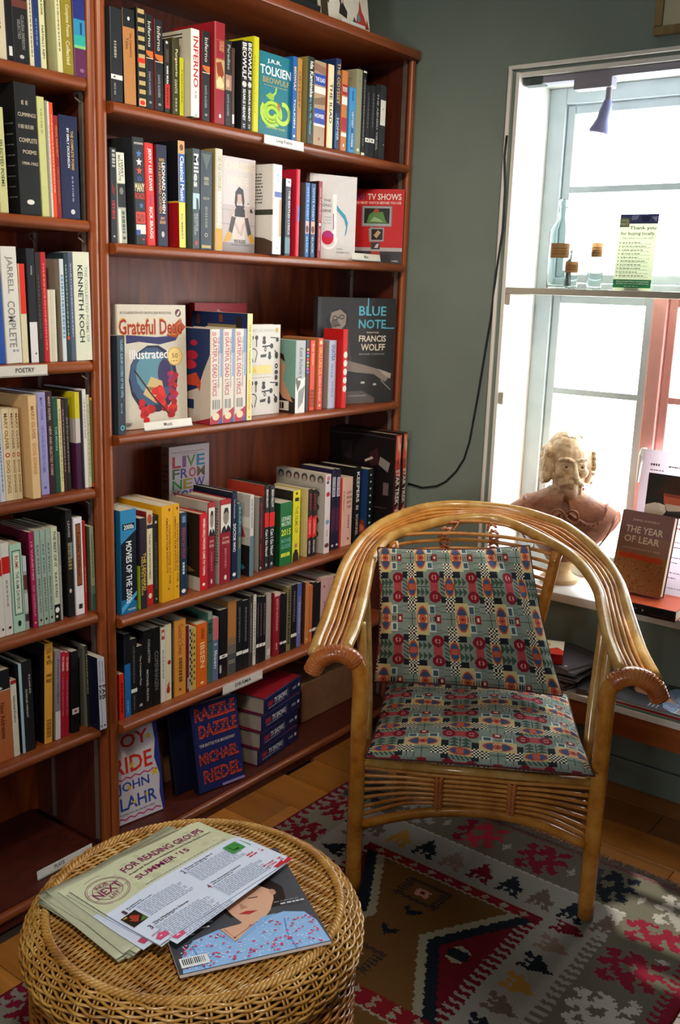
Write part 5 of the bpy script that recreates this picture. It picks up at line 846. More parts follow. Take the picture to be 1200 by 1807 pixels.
('L5', -0.0803, -0.0727, 0.188, 0.006, '#c8cad8', 'white spine with bold black letters, left twin', [('T', 'Steven Schroeder', '#5a5c74', 0.3, 0.05, 0.7, 0.34), ('T', 'FAB', '#141418', 0.1, 0.38, 0.95, 0.58), ('E', '#222', 0.5, 0.95, 0.25, 0.015)], {'left': '#10142c', 'lean': -1.4}),
('L5', -0.0718, -0.0596, 0.185, 0.006, '#c8cad8', 'white spine with bold black letters, right twin', [('T', 'Steven Schroeder', '#5a5c74', 0.3, 0.05, 0.7, 0.34), ('T', 'FAB', '#141418', 0.1, 0.38, 0.95, 0.58), ('E', '#222', 0.5, 0.95, 0.25, 0.015)], {'left': '#10142c', 'lean': -1.4}),
]

_cnt = {}
for row, y0, y1, h, X, col, look, ops, o in BOOKS:
    _cnt[row] = _cnt.get(row, 0) + 1
    lab = '%s, %s on %s shelf, %s bookcase' % (look, ordinal(_cnt[row]), SHELF[row], 'right' if row[0] == 'R' else 'left')
    hc = o.get('hc', 0)
    dd = o.get('d', (.150 if hc else .132) + random.uniform(-.008, .008))
    make_book(X, y0, ROWZ[row] + .0008, dd, y1 - y0, h, col, ops, back=o.get('left'), front=None, back_ops=o.get('back', ()), hc=hc, lean=o.get('lean', 0),
              label=lab, group='upright books on the %s shelf of the %s bookcase' % (SHELF[row], 'right' if row[0] == 'R' else 'left'))


# ------------------------------------------------------------------ books shown face out
def face_book(xl, yl, xr, yr, z, h, t, col, front_ops=(), spine_ops=(), spine=None, hc=0, tilt=0.0, label='', group=None, back=None):
    """(xl,yl)-(xr,yr): lower edge of the front cover, spine at its left end"""
    a = atan2(yr - yl, xr - xl)
    d = hypot(xr - xl, yr - yl)
    nx, ny = cos(a - pi / 2), sin(a - pi / 2)
    return make_book(xl - nx * t, yl - ny * t, z, d, t, h, spine or col, spine_ops, back=back, front=col, front_ops=front_ops, hc=hc, rotz=a - pi, tilt=tilt, label=label, group=group)

EPS = 0.0008
def arc(c, t, rc, rt, a0, a1, n=14):
    return [(c + rc * cos(a0 + (a1 - a0) * i / n), t + rt * sin(a0 + (a1 - a0) * i / n)) for i in range(n + 1)]
def dots(col, pts, r, asp):
    return [('E', col, a, b_, r, r * asp) for a, b_ in pts]

SZ_ = [z + EPS for z in SZ]
GFO = 'books shown cover forward'
# teal cover with a green coil
coil = []
for i in range(40):
    a = i * 0.42
    r = 0.10 + 0.0052 * i
    coil.append((.40 + r * cos(a) * 1.05, .72 + r * sin(a) * .52))
coil2 = arc(.72, .70, .20, .12, -1.7, 2.6, 16)
face_book(-.022, .492, -.020, .622, SZ_[0], .200, .022, '#1d7386', [
    ('X', 'J.R.R.', '#e8f0ee', .24, .07, .66, .13), ('X', 'TOLKIEN', '#eef4f2', .04, .155, .95, .265), ('X', 'BEOWULF', '#a89a5c', .12, .29, .90, .36),
    ('G', '#a89a5c', .15, .385, .85, .395), ('L', '#2a7a50', .017, coil), ('L', '#a6cf3e', .012, coil), ('L', '#2a7a50', .016, coil2), ('L', '#b6d850', .011, coil2),
    ('P', '#8ab83a', [(.20, .52), (.34, .47), (.46, .50), (.44, .56), (.34, .56)]), ('L', '#9ccc40', .006, [(.42, .50), (.50, .46), (.52, .40)]), ('P', '#b8502c', [(.55, .56), (.62, .60), (.64, .68), (.56, .63)]),
    ('X', 'EDITED BY', '#8ac0c4', .36, .855, .62, .87), ('X', 'CHRISTOPHER TOLKIEN', '#b6c46a', .22, .885, .80, .91)], [], hc=1, label='teal cover with coiled green serpent, facing out on the top shelf', group=GFO)
# pale photo cover with seated figure
face_book(-.040, .369, -.034, .497, SZ_[1], .234, .025, '#bdb5b9', [
    ('R', '#cfc8cb', 0, 0, 1, .5), ('X', 'CHRISSIE', '#e4d8c4', .14, .045, .96, .135), ('X', 'HYNDE', '#e2d8c8', .22, .20, .80, .285),
    ('R', '#a9a2a6', 0, .55, 1, .56), ('R', '#a49ca0', 0, .70, 1, .71), ('R', '#938b90', 0, .90, 1, 1),
    ('P', '#d2c6c2', [(.38, .60), (.72, .60), (.72, .86), (.36, .86)]),
    ('P', '#3a3436', [(.44, .36), (.54, .30), (.66, .33), (.70, .46), (.66, .53), (.62, .44), (.50, .44), (.47, .53), (.42, .48)]), ('P', '#c2a8a0', [(.50, .38), (.61, .38), (.62, .46), (.56, .50), (.50, .46)]),
    ('P', '#2b2629', [(.44, .50), (.70, .50), (.72, .62), (.42, .62)]), ('L', '#c2aaa4', .009, [(.44, .51), (.30, .62), (.48, .72), (.56, .80)]), ('L', '#c2aaa4', .009, [(.70, .51), (.84, .61), (.66, .72), (.60, .82)]),
    ('P', '#453d3e', [(.34, .62), (.46, .63), (.36, .80), (.26, .78)]), ('P', '#453d3e', [(.70, .63), (.80, .62), (.90, .79), (.80, .82)]),
    ('P', '#c9a040', [(.24, .78), (.36, .81), (.30, .88), (.14, .90), (.14, .87)]), ('P', '#c9a040', [(.80, .82), (.92, .79), (1.0, .88), (.90, .90)]),
    ('X', 'RECKLESS', '#2a2426', .42, .865, .74, .90), ('X', 'MY LIFE AS A PRETENDER', '#4a4446', .34, .915, .84, .93), ('E', '#2a2426', .80, .47, .015, .01), ('P', '#3a3a3a', [(.86, .53), (.90, .52), (.94, .57), (.86, .56)])],
    [], hc=1, label='pale photo cover of a seated long-haired person, second shelf', group=GFO)
# white cover with a musical note
face_book(-.088, .790, -.026, .934, SZ_[1], .238, .028, '#d9d9dc', [
    ('R', '#c6c6ca', 0, 0, .06, 1), ('X', 'THE', '#6a6a6e', .30, .285, .45, .315), ('X', 'SONG', '#6a6a6e', .24, .34, .46, .375), ('X', 'MACHINE', '#6a6a6e', .10, .405, .46, .44),
    ('X', 'INSIDE', '#9a9a9e', .33, .49, .47, .505), ('X', 'THE HIT', '#9a9a9e', .33, .525, .47, .54), ('X', 'FACTORY', '#9a9a9e', .30, .56, .47, .575),
    ('L', '#f4f4f6', .013, [(.53, .22), (.54, .5), (.55, .78)]), ('L', '#f6f6f8', .006, arc(.42, .76, .17, .105, -.2, 3.6, 16)), ('P', '#c81c3c', arc(.40, .74, .13, .085, 0, 2 * pi, 18)), ('P', '#b0307c', [(.30, .68), (.44, .655), (.53, .70), (.52, .74), (.32, .73)]),
    ('P', '#4a9ab8', [(.58, .345), (.66, .40), (.77, .46), (.83, .55), (.80, .68), (.765, .715), (.79, .60), (.74, .51), (.63, .44), (.58, .41)]), ('L', '#8a5a98', .003, [(.51, .45), (.52, .64)]),
    ('X', 'JOHN', '#7a7a7e', .60, .86, .72, .88), ('X', 'SEABROOK', '#7a7a7e', .60, .90, .88, .92)], [], spine='#b9b4b2', hc=1, label='white cover with a red and blue musical note', group=GFO)
# red cover with stacked television sets
face_book(-.163, 1.096, -.010, 1.163, SZ_[1], .226, .006, '#c61f22', [
    ('X', '1001', '#3c2a5c', .02, .06, .26, .145), ('X', 'TV SHOWS', '#f2e8e4', .30, .06, .95, .145), ('X', 'YOU MUST WATCH BEFORE YOU DIE', '#f0d8d4', .04, .165, .95, .20),
    ('R', '#b8b4b8', 0, .785, 1, .835), ('R', '#3a3a40', 0, .835, 1, 1), ('X', 'CASSELL', '#d8d8d8', .80, .955, .94, .975),
    ('R', '#8a8e96', .20, .225, .78, .50), ('R', '#a8acb2', .215, .235, .765, .49), ('R', '#1d2420', .245, .255, .735, .46), ('P', '#5a8a44', [(.30, .44), (.34, .34), (.42, .30), (.46, .26), (.52, .31), (.60, .30), (.66, .42), (.70, .45), (.30, .455)]), ('P', '#9ab88a', [(.36, .43), (.44, .37), (.54, .40), (.62, .44)]), ('E', '#a84a34', .48, .29, .05, .03),
    ('R', '#7e8288', .37, .50, .42, .52), ('P', '#9ca0a6', [(.34, .53), (.40, .515), (.64, .515), (.64, .70), (.36, .71)]), ('R', '#2a201e', .40, .535, .615, .68), ('P', '#c0a080', [(.44, .62), (.52, .55), (.58, .58), (.50, .66)]),
    ('R', '#3a3c40', .40, .715, .57, .81), ('P', '#c8c8c4', [(.46, .79), (.50, .74), (.55, .73), (.53, .79)]), ('R', '#b04030', .40, .835, .57, .90)], [], label='red cover with stacked television sets, at the right end', group=GFO)
# large painted cover behind the slate spine
rose = []
random.seed(3)
for i in range(46):
    a = random.uniform(0, 1)
    rose.append(('E', random.choice(['#c81c1c', '#a81418', '#d8301c']), .30 + a * .50, .80 + .09 * sin(a * 9) + random.uniform(-.05, .05), .045, .028))
for i in range(24):
    a = random.uniform(0, 1)
    rose.append(('E', random.choice(['#c0202c', '#a81424', '#8a2a6c']), .78 + random.uniform(-.05, .06), .55 + a * .25, .035, .022))
face_book(-.062, .055, -.050, .268, SZ_[2], .300, .022, '#cdc8bc', [
    ('X', 'IN COLLABORATION WITH GRATEFUL DEAD PRODUCTIONS', '#6a665e', .05, .055, .78, .075), ('E', '#5a2c34', .885, .065, .045, .032), ('P', '#d8d0c8', [(.86, .08), (.90, .045), (.915, .055), (.88, .09)]),
    ('P', '#2c2a60', [(.12, .24), (.55, .26), (.80, .25), (.95, .19), (.84, .29), (.60, .32), (.30, .295), (.12, .31)]), ('P', '#a8401c', [(.90, .115), (1.0, .18), (.86, .265), (.70, .25), (.80, .17)]),
    ('X', 'Grateful Dead', '#c89a3c', .02, .105, .93, .245), ('X', 'Grateful Dead', '#9a2414', .028, .115, .935, .238),
    ('E', '#20243c', .50, .60, .36, .28), ('E', '#3a5478', .48, .58, .32, .24), ('E', '#5a8ca0', .46, .55, .22, .17), ('E', '#3a2a5c', .66, .56, .10, .12), ('X', 'Illustrated', '#e8e8ec', .16, .36, .72, .435),
    ('P', '#c8b078', [(.34, .72), (.46, .58), (.62, .62), (.66, .74), (.52, .80)]), ('P', '#8a6a34', [(.40, .66), (.60, .68), (.58, .71), (.42, .69)])] + rose + [
    ('L', '#3a2418', .0035, [(.22, .52), (.48, .74), (.72, .90)]), ('E', '#d8b45c', .82, .42, .115, .078), ('E', '#ecd48c', .82, .42, .10, .068), ('X', '50', '#9a7428', .775, .395, .865, .435), ('G', '#9a7428', .76, .455, .88, .462),
    ('X', 'GERRY', '#4a4440', .08, .945, .17, .975)], [], hc=1, tilt=0.03, label='large cover with roses and a gold fifty seal, third shelf', group=GFO)
# white cover with black instrument shapes
inst = []
def instrument_row(t0):
    r = []
    for i, c in enumerate((.10, .24)):
        r += [('E', '#1c1a1a', c, t0, .05, .025), ('L', '#1c1a1a', .004, [(c, t0), (c, t0 + .10)])]
    r += [('E', '#1c1a1a', .48, t0 + .005, .05, .02), ('E', '#1c1a1a', .48, t0 + .05, .06, .025), ('R', '#1c1a1a', .44, t0, .52, t0 + .06), ('L', '#1c1a1a', .003, [(.68, t0), (.95, t0 + .01)]), ('E', '#1c1a1a', .90, t0 + .03, .05, .02)]
    r += [('L', '#1c1a1a', .004, [(.42, t0 + .10), (.74, t0 + .09)]), ('E', '#1c1a1a', .72, t0 + .095, .055, .03)]
    r += [('L', '#2a2828', .003, arc(.14, t0 + .17, .12, .05, 2.6, 6.8, 10)), ('L', '#2a2828', .003, [(.06, t0 + .17), (.14, t0 + .27)]), ('L', '#2a2828', .003, [(.26, t0 + .17), (.20, t0 + .27)]),
          ('P', '#2a2828', [(.36, t0 + .19), (.56, t0 + .18), (.54, t0 + .215), (.38, t0 + .22)]), ('E', '#1c1a1a', .66, t0 + .18, .04, .025), ('E', '#1c1a1a', .66, t0 + .215, .05, .03), ('E', '#1c1a1a', .88, t0 + .20, .055, .04), ('L', '#1c1a1a', .004, [(.82, t0 + .14), (.90, t0 + .20)]),
          ('E', '#1c1a1a', .52, t0 + .13, .04, .025), ('E', '#d4d2ce', .52, t0 + .13, .018, .011)]
    return r
face_book(-.060, .508, -.055, .634, SZ_[2], .250, .030, '#d4d2ce', [('X', 'SMITHSONIAN', '#b4b0a8', .02, .045, .80, .08), ('E', '#b8943c', .88, .06, .05, .028)] + instrument_row(.14) + instrument_row(.64) +
    [('R', '#d8cc98', .05, .44, .74, .545), ('X', 'MUSIC', '#e8d25c', .10, .455, .70, .53), ('G', '#b8a8a4', .05, .575, .72, .585), ('E', '#1c1a1a', .88, .46, .05, .03), ('E', '#d4d2ce', .88, .46, .02, .012), ('E', '#1c1a1a', .88, .53, .06, .025), ('E', '#1c1a1a', .88, .59, .05, .03)], [], hc=1, label='white cover scattered with black instrument silhouettes', group=GFO)
# crimson album at the back
make_book(-.285, .500, SZ_[2], .225, .022, .302, '#b9182f', [], front='#b9182f', front_ops=[('X', 'The', '#e8d0d0', .42, .06, .52, .12), ('R', '#c89aa4', .62, .16, .80, .24)], rotz=-pi / 2 + .03, hc=1, label='crimson cloth album standing behind the cream spine', group=GFO)
# dark photo book
face_book(-.108, .868, -.018, 1.152, SZ_[2], .329, .026, '#2b2b2d', [
    ('R', '#3a3b3d', 0, 0, .04, 1), ('X', 'BLUE', '#58aecb', .52, .075, .88, .165), ('R', '#58aecb', .63, .0, .645, .16), ('X', 'NOTE', '#58aecb', .52, .20, .88, .285), ('R', '#58aecb', .86, .275, 1.0, .285), ('X', 'PHOTOS', '#d8d0c0', .63, .315, .79, .33),
    ('X', 'FRANCIS', '#e0d8c8', .53, .35, .89, .41), ('X', 'WOLFF', '#e0d8c8', .56, .43, .88, .495), ('X', 'MICHAEL CUSCUNA', '#9aa0a2', .54, .52, .88, .535),
    ('P', '#1e1d1e', [(.10, .2), (.22, .1), (.36, .11), (.40, .24), (.32, .32), (.12, .36)]), ('P', '#8a7f78', [(.17, .14), (.28, .11), (.36, .16), (.35, .25), (.28, .31), (.19, .29), (.15, .21)]), ('P', '#5a524e', [(.17, .21), (.24, .20), (.27, .24), (.22, .28), (.17, .27)]),
    ('L', '#241f1e', .003, arc(.215, .19, .03, .018, 0, 6.3, 10)), ('L', '#241f1e', .003, arc(.30, .18, .03, .018, 0, 6.3, 10)), ('L', '#241f1e', .003, [(.24, .19), (.275, .185)]), ('P', '#3a302d', [(.21, .255), (.28, .245), (.29, .26), (.22, .27)]),
    ('P', '#4a4543', [(.06, .36), (.26, .30), (.40, .40), (.44, .58), (.36, .86), (.06, .9)]), ('P', '#8a807a', [(.36, .58), (.56, .62), (.74, .66), (.92, .70), (.97, .74), (.90, .80), (.74, .72), (.50, .70), (.36, .68)]), ('P', '#b0a49c', [(.80, .67), (.98, .72), (.97, .77), (.88, .73)]),
    ('P', '#5c5654', [(.36, .88), (.60, .88), (.76, .95), (.76, 1), (.36, 1)]), ('E', '#c8c4c0', .60, .80, .03, .012), ('E', '#b8b4b0', .76, .82, .025, .012), ('L', '#9a948e', .003, [(.84, .78), (.98, .88)]), ('G', '#a8a49e', .42, .92, .66, .93)],
    [], hc=1, label='black photo book with blue and cream capitals', group=GFO)
# colourful letters on white, standing on a step behind the fourth row
riser = MB().bbox(-.297, -.202, .22, .62, SZ[3] + .0006, SZ[3] + .155, .002).build('display_step', M['case_y'])
tag(riser, 'brown wooden step behind the books on the fourth shelf', 'display step')
live = []
for word, cols, t0, t1 in (('LIVE', ['#c0303c', '#8a5a9c', '#5a8a3c', '#3a8ab8'], .14, .30), ('FROM', ['#4a6a34', '#5a4aa0', '#c83c5c', '#7a6a50'], .315, .455), ('NEW', ['#3a9a4c', '#b89a3c', '#5a4a9c'], .47, .61), ('YORK', ['#b04a4c', '#3a6a9c', '#8a5a9c', '#4a8a5c'], .625, .77)):
    ws = [.45 if ch == 'I' else (1.15 if ch in 'MW' else 1.0) for ch in word]
    x0 = .08
    for i, ch in enumerate(word):
        w = .84 * ws[i] / sum(ws)
        live.append(('X', ch, cols[i], x0, t0, x0 + w * .88, t1)); x0 += w
face_book(-.222, .362, -.216, .514, SZ[3] + .1558, .204, .034, '#d8ccd4', [('G', '#8a7a84', .08, .08, .9, .09), ('G', '#8a7a84', .3, .11, .7, .118)] + live,
          [('X', 'LIVE', '#3a343a', .15, .25, .85, .29), ('X', 'FROM', '#3a343a', .15, .32, .85, .36), ('X', 'NEW', '#3a343a', .15, .39, .85, .43), ('X', 'YORK', '#3a343a', .15, .46, .85, .50), ('G', '#6a606a', .2, .6, .8, .62), ('G', '#6a606a', .2, .1, .8, .12)], spine='#9c9298', label='white cover with big multicoloured capitals above the fourth row', group=GFO)
# two big shrink-wrapped volumes at the end of the fourth shelf
for k, (ya, yb, hh) in enumerate(((1.1135, 1.1485, .352), (1.1515, 1.1765, .355))):
    make_book(.034 + .004 * k, ya, SZ_[3], .270, yb - ya, hh, '#3c1a18', [
        ('P', '#d8604a', [(.05, .005), (.95, .01), (.95, .22), (.7, .30), (.5, .22), (.2, .30), (.05, .24)]), ('P', '#eab49c', [(.25, .03), (.6, .02), (.75, .10), (.45, .17)]), ('P', '#f0d8cc', [(.6, .12), (.85, .08), (.8, .20)]), ('P', '#b83a24', [(.05, .22), (.4, .26), (.9, .30), (.6, .42), (.1, .36)]), ('P', '#c85a3c', [(.1, .72), (.8, .66), (.9, .9), (.3, .95)]),
        ('T', 'STAR TREK', '#ece4e0', .22, .33, .85, .66), ('T', 'POP', '#e0d4d0', .22, .71, .85, .88), ('L', '#b0a4a4', .002, [(.95, .0), (.8, .2), (.95, .4), (.9, .8)])],
        back='#171114', back_ops=[('P', '#2c2426', [(.18, .12), (.36, .10), (.34, .28), (.2, .26)]), ('P', '#3a1a20', [(.62, .2), (.74, .14), (.76, .3), (.64, .32)]), ('P', '#8a8480', [(.78, .22), (.93, .27), (.90, .36), (.76, .30)]), ('P', '#c0b0a8', [(.55, .27), (.66, .23), (.68, .25), (.56, .29)]), ('R', '#6a5a5c', .84, .46, .92, .58), ('G', '#4a4044', .55, .70, .9, .71), ('L', '#4a4448', .002, [(.02, .05), (.5, .03), (.98, .04)])] if k == 0 else (), hc=1,
        label=['large black volume with orange flames, left of the wrapped pair', 'large black volume with orange flames, right of the wrapped pair'][k], group='large wrapped volumes')

# ------------------------------------------------------------------ bottom shelf
BZ = .050 + EPS
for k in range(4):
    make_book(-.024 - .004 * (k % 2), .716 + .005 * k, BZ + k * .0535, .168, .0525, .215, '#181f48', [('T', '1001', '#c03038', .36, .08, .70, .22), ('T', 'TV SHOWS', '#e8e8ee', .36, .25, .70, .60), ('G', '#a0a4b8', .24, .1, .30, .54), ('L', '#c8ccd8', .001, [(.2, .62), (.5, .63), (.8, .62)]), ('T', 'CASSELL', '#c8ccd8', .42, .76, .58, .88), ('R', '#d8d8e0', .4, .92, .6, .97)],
              front='#8c1a24', back='#8c1a24', hc=1, flat='spine_front', rotz=radians((7.5, 9.5, 8.5, 10.5)[k]), pages=mat_plain('grey_page_edge', '#8a8078', 0.85, 0, .08, 200) if k == 0 else bpy.data.materials['grey_page_edge'],  # one flat grey-brown tone for the stack's page edges
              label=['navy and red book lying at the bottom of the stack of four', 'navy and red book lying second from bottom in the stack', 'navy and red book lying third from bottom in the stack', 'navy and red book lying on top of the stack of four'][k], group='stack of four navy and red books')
razz = [('R', '#1a2052', 0, 0, .045, 1)]
for word, t0, t1, c0, c1 in (('RAZZLE', .04, .19, .07, .95), ('DAZZLE', .24, .39, .12, .95), ('MICHAEL', .56, .69, .07, .93), ('RIEDEL', .76, .91, .12, .95)):
    razz += [('X', word, '#5a1c1c', c0 + .012, t0 + .008, c1 + .012, t1 + .008), ('X', word, '#c04a34', c0, t0, c1, t1), ('X', word, '#8a2c28', c0 + .004, t0 + .012, c1 - .004, t1 - .012)]
    n = 22
    for i in range(n):
        razz.append(('E', '#e0a070', c0 + (c1 - c0) * (i + .5) / n, t0 + (t1 - t0) * (.25 + .5 * ((i * 7) % 5) / 4), .0075, .005))
razz += [('X', 'THE BATTLE FOR BROADWAY', '#b8b0a8', .10, .455, .88, .49), ('R', '#8a7ab0', .5, .97, 1, 1)]
face_book(-.004, .268, .022, .424, BZ, .248, .030, '#1c2458', razz, [], spine='#0e1022', hc=1, tilt=radians(11), label='dark blue cover with glowing orange capitals leaning on the bottom shelf', group=GFO)
face_book(-.052, .226, -.036, .382, BZ, .248, .020, '#10132c', [], [], spine='#0e1022', hc=1, tilt=radians(10), label='dark blue copy leaning behind the one with glowing capitals', group=GFO)
lahr = [('P', '#28307c', [(.90, 0), (1, 0), (1, 1), (.96, 1), (.92, .8), (.96, .6), (.88, .4), (.93, .2)]), ('X', 'JOY', '#c02a24', .10, .05, .80, .24), ('X', 'RIDE', '#c83024', .06, .29, .84, .47), ('L', '#b83a70', .004, [(.02 + .09 * i, .52 + .012 * (-1) ** i) for i in range(11)]),
        ('X', 'JOHN', '#2a4a9c', .10, .56, .74, .69), ('X', 'LAHR', '#2a4a9c', .12, .72, .86, .86), ('G', '#7a7480', .10, .895, .80, .91), ('L', '#b83a70', .004, [(.02 + .09 * i, .95 + .012 * (-1) ** i) for i in range(11)])]
for (a, b_, r) in ((.80, .14, .07), (.42, .40, .07), (.34, .63, .06), (.86, .55, .09), (.40, .80, .05), (.66, .76, .05)):
    lahr.append(('S', '#d8b428', a, b_, r))
face_book(-.048, .008, -.026, .158, BZ, .248, .022, '#c9c4cc', lahr, [], spine='#28307c', hc=1, tilt=radians(9), label='white cover with red and blue hand-cut letters by the post', group=GFO)
bx_ = empty('cardboard_box', (-.20, .235, BZ))
MB().bbox(-.08, .07, -.075, .055, 0, .17, .003).build('carton', M['cardboard'], bx_)
MB().box(.0701, .0712, -.02, .0, 0, .17).build('packing_tape', mat_plain('tan_tape', '#a8835a', .3, 0, .05, 30), bx_)
tag(bx_, 'small brown carton behind the leaning dark blue books', 'box')
bx_ = empty('cardboard_box', (-.19, .965, BZ))
MB().bbox(-.09, .10, -.15, .17, 0, .135, .003).build('carton', M['cardboard'], bx_)
MB().box(-.09, .10, -.012, .012, .1351, .1362).build('packing_tape', bpy.data.materials['tan_tape'], bx_)
tag(bx_, 'long brown carton behind the stack of navy books', 'box')

# ------------------------------------------------------------------ shelf labels
M['card'] = mat_plain('white_label_card', '#d6d3ca', 0.35, 0, .03, 40)
def label_card(xf, y0, y1, z0, z1, text, lab, tilt=0.0, foot=False, c0=.3, c1=.7):
    r = empty('shelf_label', (xf, y0, z0))
    w, h = y1 - y0, z1 - z0
    MB().bbox(-.0016, 0, 0, w, 0, h, .0006).build('card', M['card'], r)
    MB().bbox(-.004, .0022, 0, w, -.0026, -.0002, .0006).build('holder_lip', mat_plain('grey_label_holder', '#9b988f', .4, .2, .04, 40) if 'grey_label_holder' not in bpy.data.materials else bpy.data.materials['grey_label_holder'], r)
    pm = MB()
    Painter(pm, (0, 0, h), (0, w, 0), (0, 0, -h), (1, 0, 0)).run([('X', text, '#3a3632', c0, .25, c1, .72)])
    pm.build('lettering', M['print'], r)
    r.rotation_euler = (0, -tilt, 0)
    tag(r, lab, 'shelf label', 'white shelf labels')
    return r
label_card(.0045, -.335, -.198, 1.2445, 1.2655, 'POETRY', 'white label on the third shelf edge of left bookcase', c0=.42, c1=.76)
label_card(.0045, .349, .514, .3315, .3545, 'DRAMA', 'white label on the fifth shelf edge of right bookcase')
label_card(.0045, .487, .646, 1.8035, 1.8245, 'Long Poems', 'white label on the top shelf edge of right bookcase')
label_card(-.016, .092, .252, 1.0938, 1.1125, 'Music', 'white card in front of the cover with roses', tilt=.25, c0=.4, c1=.58)
label_card(-.004, .893, 1.04, 1.5318, 1.5512, 'Music', 'white card in front of the red television cover', tilt=.2, c0=.43, c1=.57)
label_card(-.010, -.262, -.10, .0540, .0740, 'PLAYS', 'white label on the dark bottom shelf of left bookcase', tilt=.1, c0=.30, c1=.48)

# ------------------------------------------------------------------ things on top of the right bookcase
TZ = TOPZ + .0268
make_book(-.045, .60, TZ, .20, .165, .03, '#23262a', [], front='#26292d', front_ops=[('E', '#d8d8d4', .85, .5, .03, .1)], hc=0, label='dark grey box-like book lying on top of the bookcase', group=None)
st_ = empty('book_stand', (-.075, .90, TZ))
_ac = mat_plain('clear_grey_acrylic', '#c8ccca', .15, 0, .02, 20)
MB().bbox(-.07, .055, -.055, .055, 0, .003, .001).build('foot', _ac, st_)
MB().bbox(.040, .044, -.055, .055, .003, .018, .001).build('lip', _ac, st_)
MB().add([(.012, -.05, .003), (.012, .05, .003), (-.035, .05, .12), (-.035, -.05, .12), (.009, -.05, .003), (.009, .05, .003), (-.038, .05, .12), (-.038, -.05, .12)], [(0, 1, 2, 3), (7, 6, 5, 4), (0, 4, 5, 1), (1, 5, 6, 2), (2, 6, 7, 3), (3, 7, 4, 0)]).build('back_rest', _ac, st_)
tag(st_, 'clear acrylic book stand on top of the bookcase', 'book stand')
face_book(-.046, .772, -.036, .985, TZ + .0035, .27, .012, '#c9c8bc', [
    ('R', '#6a5238', 0, 0, 1, .62), ('R', '#3c3428', 0, .2, .14, 1), ('P', '#5a4430', [(.14, .62), (.30, .64), (.22, .74), (.16, .84), (.12, .80)]),
    ('P', '#2c2a28', [(.36, .70), (.42, .66), (.48, .70), (.47, .79), (.54, .86), (.52, .93), (.36, .90), (.40, .80)]), ('P', '#b8a898', [(.41, .71), (.46, .71), (.47, .77), (.43, .80)]),
    ('P', '#a83a2c', [(.70, .97), (.74, .86), (.79, .80), (.82, .68), (.85, .80), (.90, .86), (.96, .97)]), ('P', '#5a86a0', [(.74, .88), (.79, .82), (.81, .90), (.76, .93)]), ('P', '#8a2c24', [(.92, .97), (.95, .86), (.985, .97)]), ('P', '#3a4a3c', [(.64, .94), (.68, .88), (.72, .94)])],
    [], tilt=radians(9), label='pale cover with a portrait and a red spire on top of the bookcase', group=GFO)


# ------------------------------------------------------------------ window
def sset(o, n=None):
    o['kind'] = 'structure'
    return o
LX0, LX1 = .337, 1.168           # faces of the reveal lining
FY = WALL_Y + .195               # inner face of the window frame
ZS = .560                        # sill top
cas = MB()
cas.bbox(.300, .311, WALL_Y - .013, WALL_Y, ZS, 2.092, .003)
cas.bbox(1.194, 1.205, WALL_Y - .013, WALL_Y, ZS, 2.092, .003)
cas.bbox(.300, 1.205, WALL_Y - .014, WALL_Y, 2.081, 2.092, .003)
tag(cas.build('trim_1', M['white'], smooth=True), 'thin white bead around the window', None, None, 'structure')
ln = MB()
ln.bbox(.325, LX0, WALL_Y - .010, FY + .06, ZS, 2.072, .0015)
ln.bbox(LX1, 1.180, WALL_Y - .010, FY + .06, ZS, 2.072, .0015)
ln.box(.325, 1.180, WALL_Y - .002, FY + .06, 2.060, 2.072)
tag(ln.build('trim_2', M['white']), 'white boards lining the window reveal', None, None, 'structure')
sill = MB().bbox(.296, 1.21, WALL_Y - .028, FY + .07, ZS - .028, ZS, .004)
tag(sill.build('trim_3', M['white'], smooth=True), 'white window sill board', None, None, 'structure')

win = empty('window_1', (.75, FY, ZS))
tag(win, 'bright white-framed casement window', None, None, 'structure')
def wpart(mb, nm, mat, par=None):
    o = mb.build(nm, mat, par or win)
    if par is None:
        o.location = (-.75, -FY, -ZS)
    return o
M['frame'] = mat_plain('backlit_shade_grey_paint', '#b9c6ca', .4, 0, .05, 15)  # blue-grey shade of the backlit white frame put into its colour
fr = MB()
fr.bbox(LX0, .392, FY, FY + .06, ZS, 2.06, .003)
fr.bbox(1.113, LX1, FY, FY + .06, ZS, 2.06, .003)
fr.bbox(.392, 1.113, FY, FY + .06, 2.012, 2.06, .003)
fr.bbox(.392, 1.113, FY, FY + .06, ZS, .612, .003)
wpart(fr, 'window_frame', M['frame'])
wpart(MB().bbox(.392, 1.113, FY + .004, FY + .055, 1.452, 1.486, .003), 'transom', M['frame'])
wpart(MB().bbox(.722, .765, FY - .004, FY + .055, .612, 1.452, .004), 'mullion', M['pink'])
_M_glass = bpy.data.materials.new('clear_window_glass')
_M_glass.use_nodes = True
_nt = _M_glass.node_tree
_nt.nodes.remove(_nt.nodes['Principled BSDF'])
_tr = _nt.nodes.new('ShaderNodeBsdfTransparent'); _tr.inputs['Color'].default_value = (.97, .985, .98, 1)
_gl = _nt.nodes.new('ShaderNodeBsdfGlossy'); _gl.inputs['Roughness'].default_value = .03
_mx = _nt.nodes.new('ShaderNodeMixShader'); _mx.inputs['Fac'].default_value = .06
_nt.links.new(_tr.outputs[0], _mx.inputs[1]); _nt.links.new(_gl.outputs[0], _mx.inputs[2])
_nt.links.new(_mx.outputs[0], _nt.nodes['Material Output'].inputs['Surface'])
M['glass'] = _M_glass
